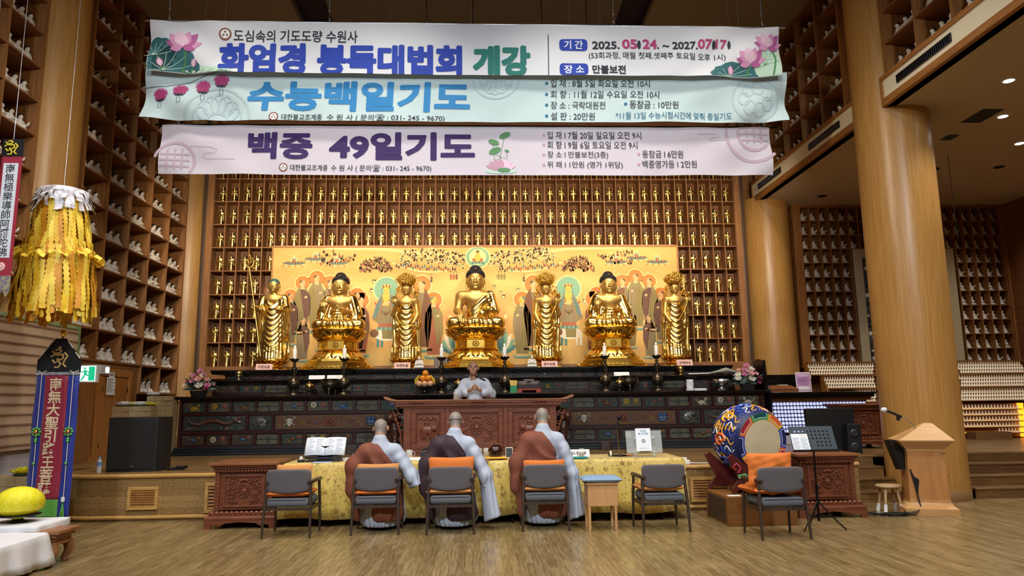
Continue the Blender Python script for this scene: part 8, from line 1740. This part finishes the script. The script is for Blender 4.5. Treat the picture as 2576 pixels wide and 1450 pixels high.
MB().rings([sq(.26, .2, .15), sq(.25, .19, .2), sq(.225, .165, .84)], 0, False).build('body', 'pulpit_wood', t, bevel=.005); MB().rings([sq(.33, .27, 0), sq(.33, .27, .085)], 0, False).build('plinth', 'pulpit_light', t, bevel=.006); MB().rings([sq(.325, .265, .085), sq(.3, .24, .1), sq(.275, .215, .125), sq(.262, .202, .16)], 0, True).build('plinth_moulding', 'pulpit_light', t)
MB().rings([sq(.23, .17, .83), sq(.24, .18, .865), sq(.335, .275, .965), sq(.345, .285, .985)], 0, False).build('flared_cornice', 'pulpit_light', t, bevel=.004); MB().rings([sq(.345, .285, .985), [(.06, -.03, 1.21), (.16, -.03, 1.21), (.16, .03, 1.21), (.06, .03, 1.21)]], 0, False).build('pyramid_desk', 'pulpit_light', t)
b = MB()
for z in (.22, .5, .8): b.box(.2, -.168, z, .262, .168, z + .006)
b.build('panel_joint', 'walnut', t)
n_ = Vector((.225, 0, .185)).normalized(); c_ = Vector((.256, 0, 1.095)) + n_ * .004; EM = frame_to(c_, (0, 1, 0), n_.cross(Vector((0, 1, 0))), n_); d = Draw(); d.ell(0, 0, .085, .105, 2, 30, 0, 1); d.ell(0, 0, .078, .097, 0, 30, 0, 2); d.ell(0, 0, .068, .086, 1, 30, 0, 3); d.ell(0, 0, .046, .06, 0, 26, 0, 4)
for k in range(3): d.ell(.02 * math.cos(PI / 2 + 2 * PI * k / 3), .024 * math.sin(PI / 2 + 2 * PI * k / 3), .011, .014, 2, 12, 0, 5)
d.text('수원사', 0, -.075, .016, 0, align='c', bold=.02, lay=5); d.build('emblem', ['d_white', 'd_black', 'd_crimson'], lambda u, v, l: tuple(EM @ Vector((u, v, l))), t)
t = thing('pulpit_microphone', 'black microphone with white windscreen on curved chrome stem at the pulpit', 'microphone', (6.0, 9.9, 1.12)); MB().tube([(.03, 0, .0), (-.02, 0, .07), (-.1, 0, .15), (-.17, 0, .18), (-.24, 0, .2)], .009, 8).build('stem', 'steel', t); MB().tube([(-.16, 0, .18), (-.28, 0, .235), (-.36, 0, .265)], [.018, .02, .018], 10).build('grip', 'black', t); mat('windscreen', '#cfd8e4', .8); MB().ball((-.40, 0, .28), (.045, .032, .034), 12, 8).build('windscreen', 'windscreen', t); MB().box(-.23, -.012, .13, -.19, .012, .2).build('clip', 'black', t)
t = thing('pulpit_speaker', 'slanted thin black box hanging at the back of the pulpit', 'speaker', (5.78, 10.05, 0)); MB().rings([[(-.09, -.06, .98), (.14, -.06, .98), (.14, .1, .98), (-.09, .1, .98)], [(.02, -.06, .58), (.16, -.06, .58), (.16, .06, .58), (.02, .06, .58)]], 0, False).build('case', 'black', t, bevel=.006)
b = MB(); rd = random.Random(8)
for k in range(6): b.tube([(5.86 + .008 * k, 9.85 + .015 * k, .6), (5.9 + .01 * k, 9.83, .35 + .02 * k), (5.93, 9.8 + .02 * k, .1), (5.8 - .03 * k, 9.72 + .02 * k, .02), (5.5 - .06 * k, 9.75 + .05 * math.sin(k), .012 + .008 * k), (5.2 + .05 * k, 9.95 + .03 * k, .012)], .008, 6)
for k in range(3): b.tube([(5.55 + .12 * math.cos(a) * (1 + .2 * k), 9.75 + .07 * math.sin(a), .015 + .012 * k) for a in [2 * PI * i / 16 for i in range(17)]], .007, 6)
tag(b.build('cable_bundle', 'black'), 'tangle of black cables on the floor beside the pulpit', 'cable')
mat('stool_wood', '#b99a74', .5); t = thing('low_stool', 'small pale wooden stool with white socks on its legs by the steps', 'stool', (5.73, 10.2, 0)); MB().lathe([(.17, .325), (.18, .335), (.18, .355), (.165, .362)], 26, sq=.8).build('seat', 'stool_wood', t)
for a in (.7, 2.4, 3.9, 5.5):
    MB().tube([(.11 * math.cos(a), .09 * math.sin(a), .33), (.165 * math.cos(a), .135 * math.sin(a), .0)], [.02, .017], 9).build('leg', 'stool_wood', t); MB().tube([(.148 * math.cos(a), .121 * math.sin(a), .1), (.17 * math.cos(a), .139 * math.sin(a), .0)], [.023, .027], 9).build('sock', 'white_cloth', t)
# ------------------------------------------------------------------ rows of tiny lit figurines
mat('lit_figurine', '#d9d2c2', .5, emit=.22, ecol='#ffe2b8'); mat('amber_glow', '#ffb030', .5, emit=2.0, ecol='#ff9a20'); mat('glass_lamp', '#cfd8ff', .3, emit=.9, ecol='#b9c4ff')
def tinyfig(nm, m, glow=None):
    b = MB(); b.lathe([(.021, 0), (.023, .01), (.017, .02), (.02, .035), (.016, .06), (.008, .068), (.012, .076), (.013, .088), (.008, .098), (.002, .102)], 10); b.ball((-.018, -.008, .02), (.012, .014, .01), 6, 4); b.ball((.018, -.008, .02), (.012, .014, .01), 6, 4)
    return b.build(nm, m)
FG = [tinyfig('lit_figurine', 'lit_figurine'), None]; b = MB(); b.lathe([(.024, 0), (.03, .012), (.026, .045), (.03, .052), (.02, .06), (.008, .064)], 10); FG[1] = b.build('glass_lamp', 'glass_lamp'); FN = [0, 0]; rest = []; boards = []
def row(kind, x0, x1, y, z, lab, grp, pitch, m=None, vis=None):
    n = int((x1 - x0) / pitch)
    for i in range(n):
        p = (x0 + pitch * (i + .5), y, z)
        px_, py_ = project((p[0], p[1], p[2] + .05))
        if (vis and not vis(px_, py_)) or px_ > 2590: continue
        if FN[kind] >= 295: rest.append(p); continue
        o = FG[kind] if FN[kind] == 0 else FG[kind].copy()
        if FN[kind]: COL.objects.link(o)
        FN[kind] += 1; o.location = p; tag(o, f'{lab}, {ordn(i + 1)} from left', 'figurine' if kind == 0 else 'lamp', grp)
col_hide = lambda x, y: not (2196 + (y - 900) * .075 < x < 2409 + (y - 900) * .09)
def tier(x0, x1, y, ztop, rows, q, right):
    t = thing('figurine_tier', f'stepped wooden tier of tiny lit figurines, {q}', 'shelf'); w = MB()
    for r in range(rows):
        z = ztop - .105 - .082 * r; yy = y - .07 * r
        MB().box(x0, yy - .035, z - .02, x1, yy + .05, z).build('step', 'wood_shelf_x', t); MB().box(x0, yy + .035, z, x1, yy + .05, z + .082).build('back_strip', 'wood_shelf_x', t)
        row(0, x0 + .02, x1, yy, z, f'tiny figurine, {q}, {ordn(r + 1)} row down', 'tiny lit figurines', .06, None, col_hide)
    MB().box(x0, y - .1, ztop, x1, y + .1, ztop + .03).build('cover_board', 'wood_shelf_x', t)
    MB().prism([(y + .1, ztop), (y - .02, ztop), (y - .07 * rows - .02, ztop - .11 - .082 * rows), (y + .1, ztop - .11 - .082 * rows)], .02, M=frame_to((x0 - .02, 0, 0), (0, 1, 0), (0, 0, 1), (1, 0, 0))).build('end_board', 'wood_door', t)
tier(7.75, 9.75, 16.85, 2.40, 3, 'top tier left of huge column', 0); tier(7.98, 9.75, 16.55, 2.08, 3, 'second tier left of huge column', 0); tier(8.62, 9.75, 16.25, 1.76, 3, 'third tier left of huge column', 0)
tier(10.7, 13.05, 16.85, 2.40, 3, 'top tier right of huge column', 1); tier(10.9, 13.05, 16.55, 2.08, 3, 'second tier right of huge column', 1); tier(10.9, 12.95, 16.25, 1.76, 3, 'third tier right of huge column', 1)
t = thing('amber_cabinet', 'low cabinet of amber lit tiny figurines right of the huge column', 'cabinet', (0, 16.2, 0)); MB().box(10.9, .06, .66, 12.36, .1, 1.42).build('back_panel', 'wood_shelf_x', t); MB().box(12.33, -.1, .66, 12.36, .06, 1.42).build('glowing_edge', 'amber_glow', t)
for r in range(5):
    z = 1.29 - .132 * r; MB().box(10.9, -.1, z - .018, 12.33, .06, z).build('shelf_board', 'wood_shelf_x', t); g = MB(); g.box(10.9, .045, z + .0, 12.33, .055, z + .02); g.build('light_strip', 'amber_glow', t)
    row(0, 10.95 if r < 4 else 11.75, 12.3, 16.17, z, f'tiny amber lit figurine in the low cabinet, {ordn(r + 1)} row down', 'tiny amber figurines', .075, None, col_hide)
tag(MB().box(12.37, 16.0, Z0, 13.05, 16.3, 1.42).build('grey_cabinet', 'dark_steel'), 'plain dark grey cabinet beside the amber lit figurines', 'cabinet'); tag(MB().box(10.9, 15.7, Z0, 11.72, 16.02, .8).build('low_bench', 'skirting'), 'low brown bench before the amber lit figurines', 'bench')
if rest:
    b = MB(); me = FG[0].data; V = [tuple(v.co) for v in me.vertices]; F = [tuple(p.vertices) for p in me.polygons]
    for p in rest: b.add([(x + p[0], y + p[1], z + p[2]) for x, y, z in V], F, 0, True)
    o = b.build('lit_figurines', 'lit_figurine'); tag(o, 'remaining tiny lit figurines of the tiers right of the huge column', 'figurines', None, 'stuff')
t = thing('glass_lamp_rack', 'wooden rack of small bluish glass lamps beyond the drum', 'rack', (0, 15.7, 0)); MB().box(6.28, .1, Z0, 8.56, .14, 1.6).build('back_panel', 'wood_shelf_x', t); MB().box(6.28, -.12, 1.535, 8.56, .14, 1.6).build('carved_rail', 'wood_trim', t)
b = MB()
for i in range(6): b.tube([(6.45 + .36 * i + .14 * math.sin(a * .5 - 1.57), -.13, 1.57 + .012 * math.cos(a * 2)) for a in [2 * PI * j / 12 for j in range(13)]], .012, 5)
b.build('rail_carving', 'gold_thread', t)
lampvis = lambda x, y: not (2026 < x < 2160 and y > 1028) and not (x > 2110 and y > 1022) and x < 2186
for r in range(8):
    z = 1.435 - .082 * r; MB().box(6.3, -.08 - .01 * r, z - .015, 8.54, .1, z).build('shelf_board', 'mahogany', t); row(1, 6.32, 8.54, 15.67 - .01 * r, z, f'small bluish glass lamp beyond the drum, {ordn(r + 1)} shelf down', 'small glass lamps in the rack', .074, None, lampvis)
tag(MB().box(6.3, 15.2, Z0, 8.4, 15.5, .8).build('marble_step', 'glass_grey'), 'pale stone step below the rack of glass lamps', 'step')
t = thing('black_counter', 'black lacquered counter over the rack of glass lamps', 'counter', (0, 15.6, 0)); MB().box(6.22, -.25, 1.66, 8.56, .35, 1.72).build('top', 'black_lacquer', t, bevel=.01); MB().box(6.25, -.2, 1.6, 8.53, .35, 1.66).build('apron', 'black_lacquer', t)
tag(MB().box(6.0, 16.2, 1.98, 7.5, 16.4, 2.12).build('black_rail', 'black_lacquer'), 'black lacquered rail in front of the far golden column', 'rail'); tag(MB().box(6.0, 16.2, Z0, 7.5, 16.38, 1.975).build('dark_panel', 'black_lacquer'), 'dark lacquered panel under the black rail by the far golden column', 'panel')
t = thing('wooden_case', 'flat reddish wooden case on the black counter', 'case', (6.56, 15.55, 1.72)); MB().rings([[(-.28, -.12, 0), (.32, -.12, 0), (.32, .15, 0), (-.28, .15, 0)], [(-.28, -.12, .06), (.32, -.12, .06), (.32, .15, .06), (-.28, .15, .06)]], 0, False).build('body', 'redwood_top', t, bevel=.006); MB().rings([[(-.29, -.13, .062), (.33, -.13, .062), (.33, .16, .062), (-.29, .16, .062)], [(-.26, .0, .15), (.2, .0, .15), (.2, .15, .15), (-.26, .15, .15)]], 0, False).build('sloping_lid', 'redwood_top', t); 
tag(MB().box(0, 0, 0, .2, .12, .012).build('paper_stack', 'paper', None, (6.52, 15.58, 1.872)), 'small white papers on the reddish wooden case', 'papers')
mat('poster_violet', '#b478b4', .6, col2='#d8b4d4', scale=(.01, .01, 1), nscale=6); t = thing('standing_poster', 'upright violet poster board with white lettering on the black counter', 'poster', (7.02, 15.45, 1.725)); t.rotation_euler.x = -.08; MB().box(-.165, 0, 0, .165, .012, .42).build('board', 'plaque_white', t); MB().box(-.15, -.003, .02, .15, 0, .4).build('print', 'poster_violet', t); MB().box(-.1, .01, 0, .1, .12, .01).build('foot', 'plaque_white', t)
d = Draw(); d.text('인 등 불 사', 0, .335, .035, 0, width=.22, align='c', bold=.02)
for i in range(8): d.rect(-.125, .3 - .022 * i, .125 - .03 * (i % 3), .306 - .022 * i, 1, 1)
d.rect(-.12, .05, .12, .11, 0, 1); d.build('lettering', ['plaque_white', 'b_purple'], lambda u, v, l: (u, -.004 - l, v), t)
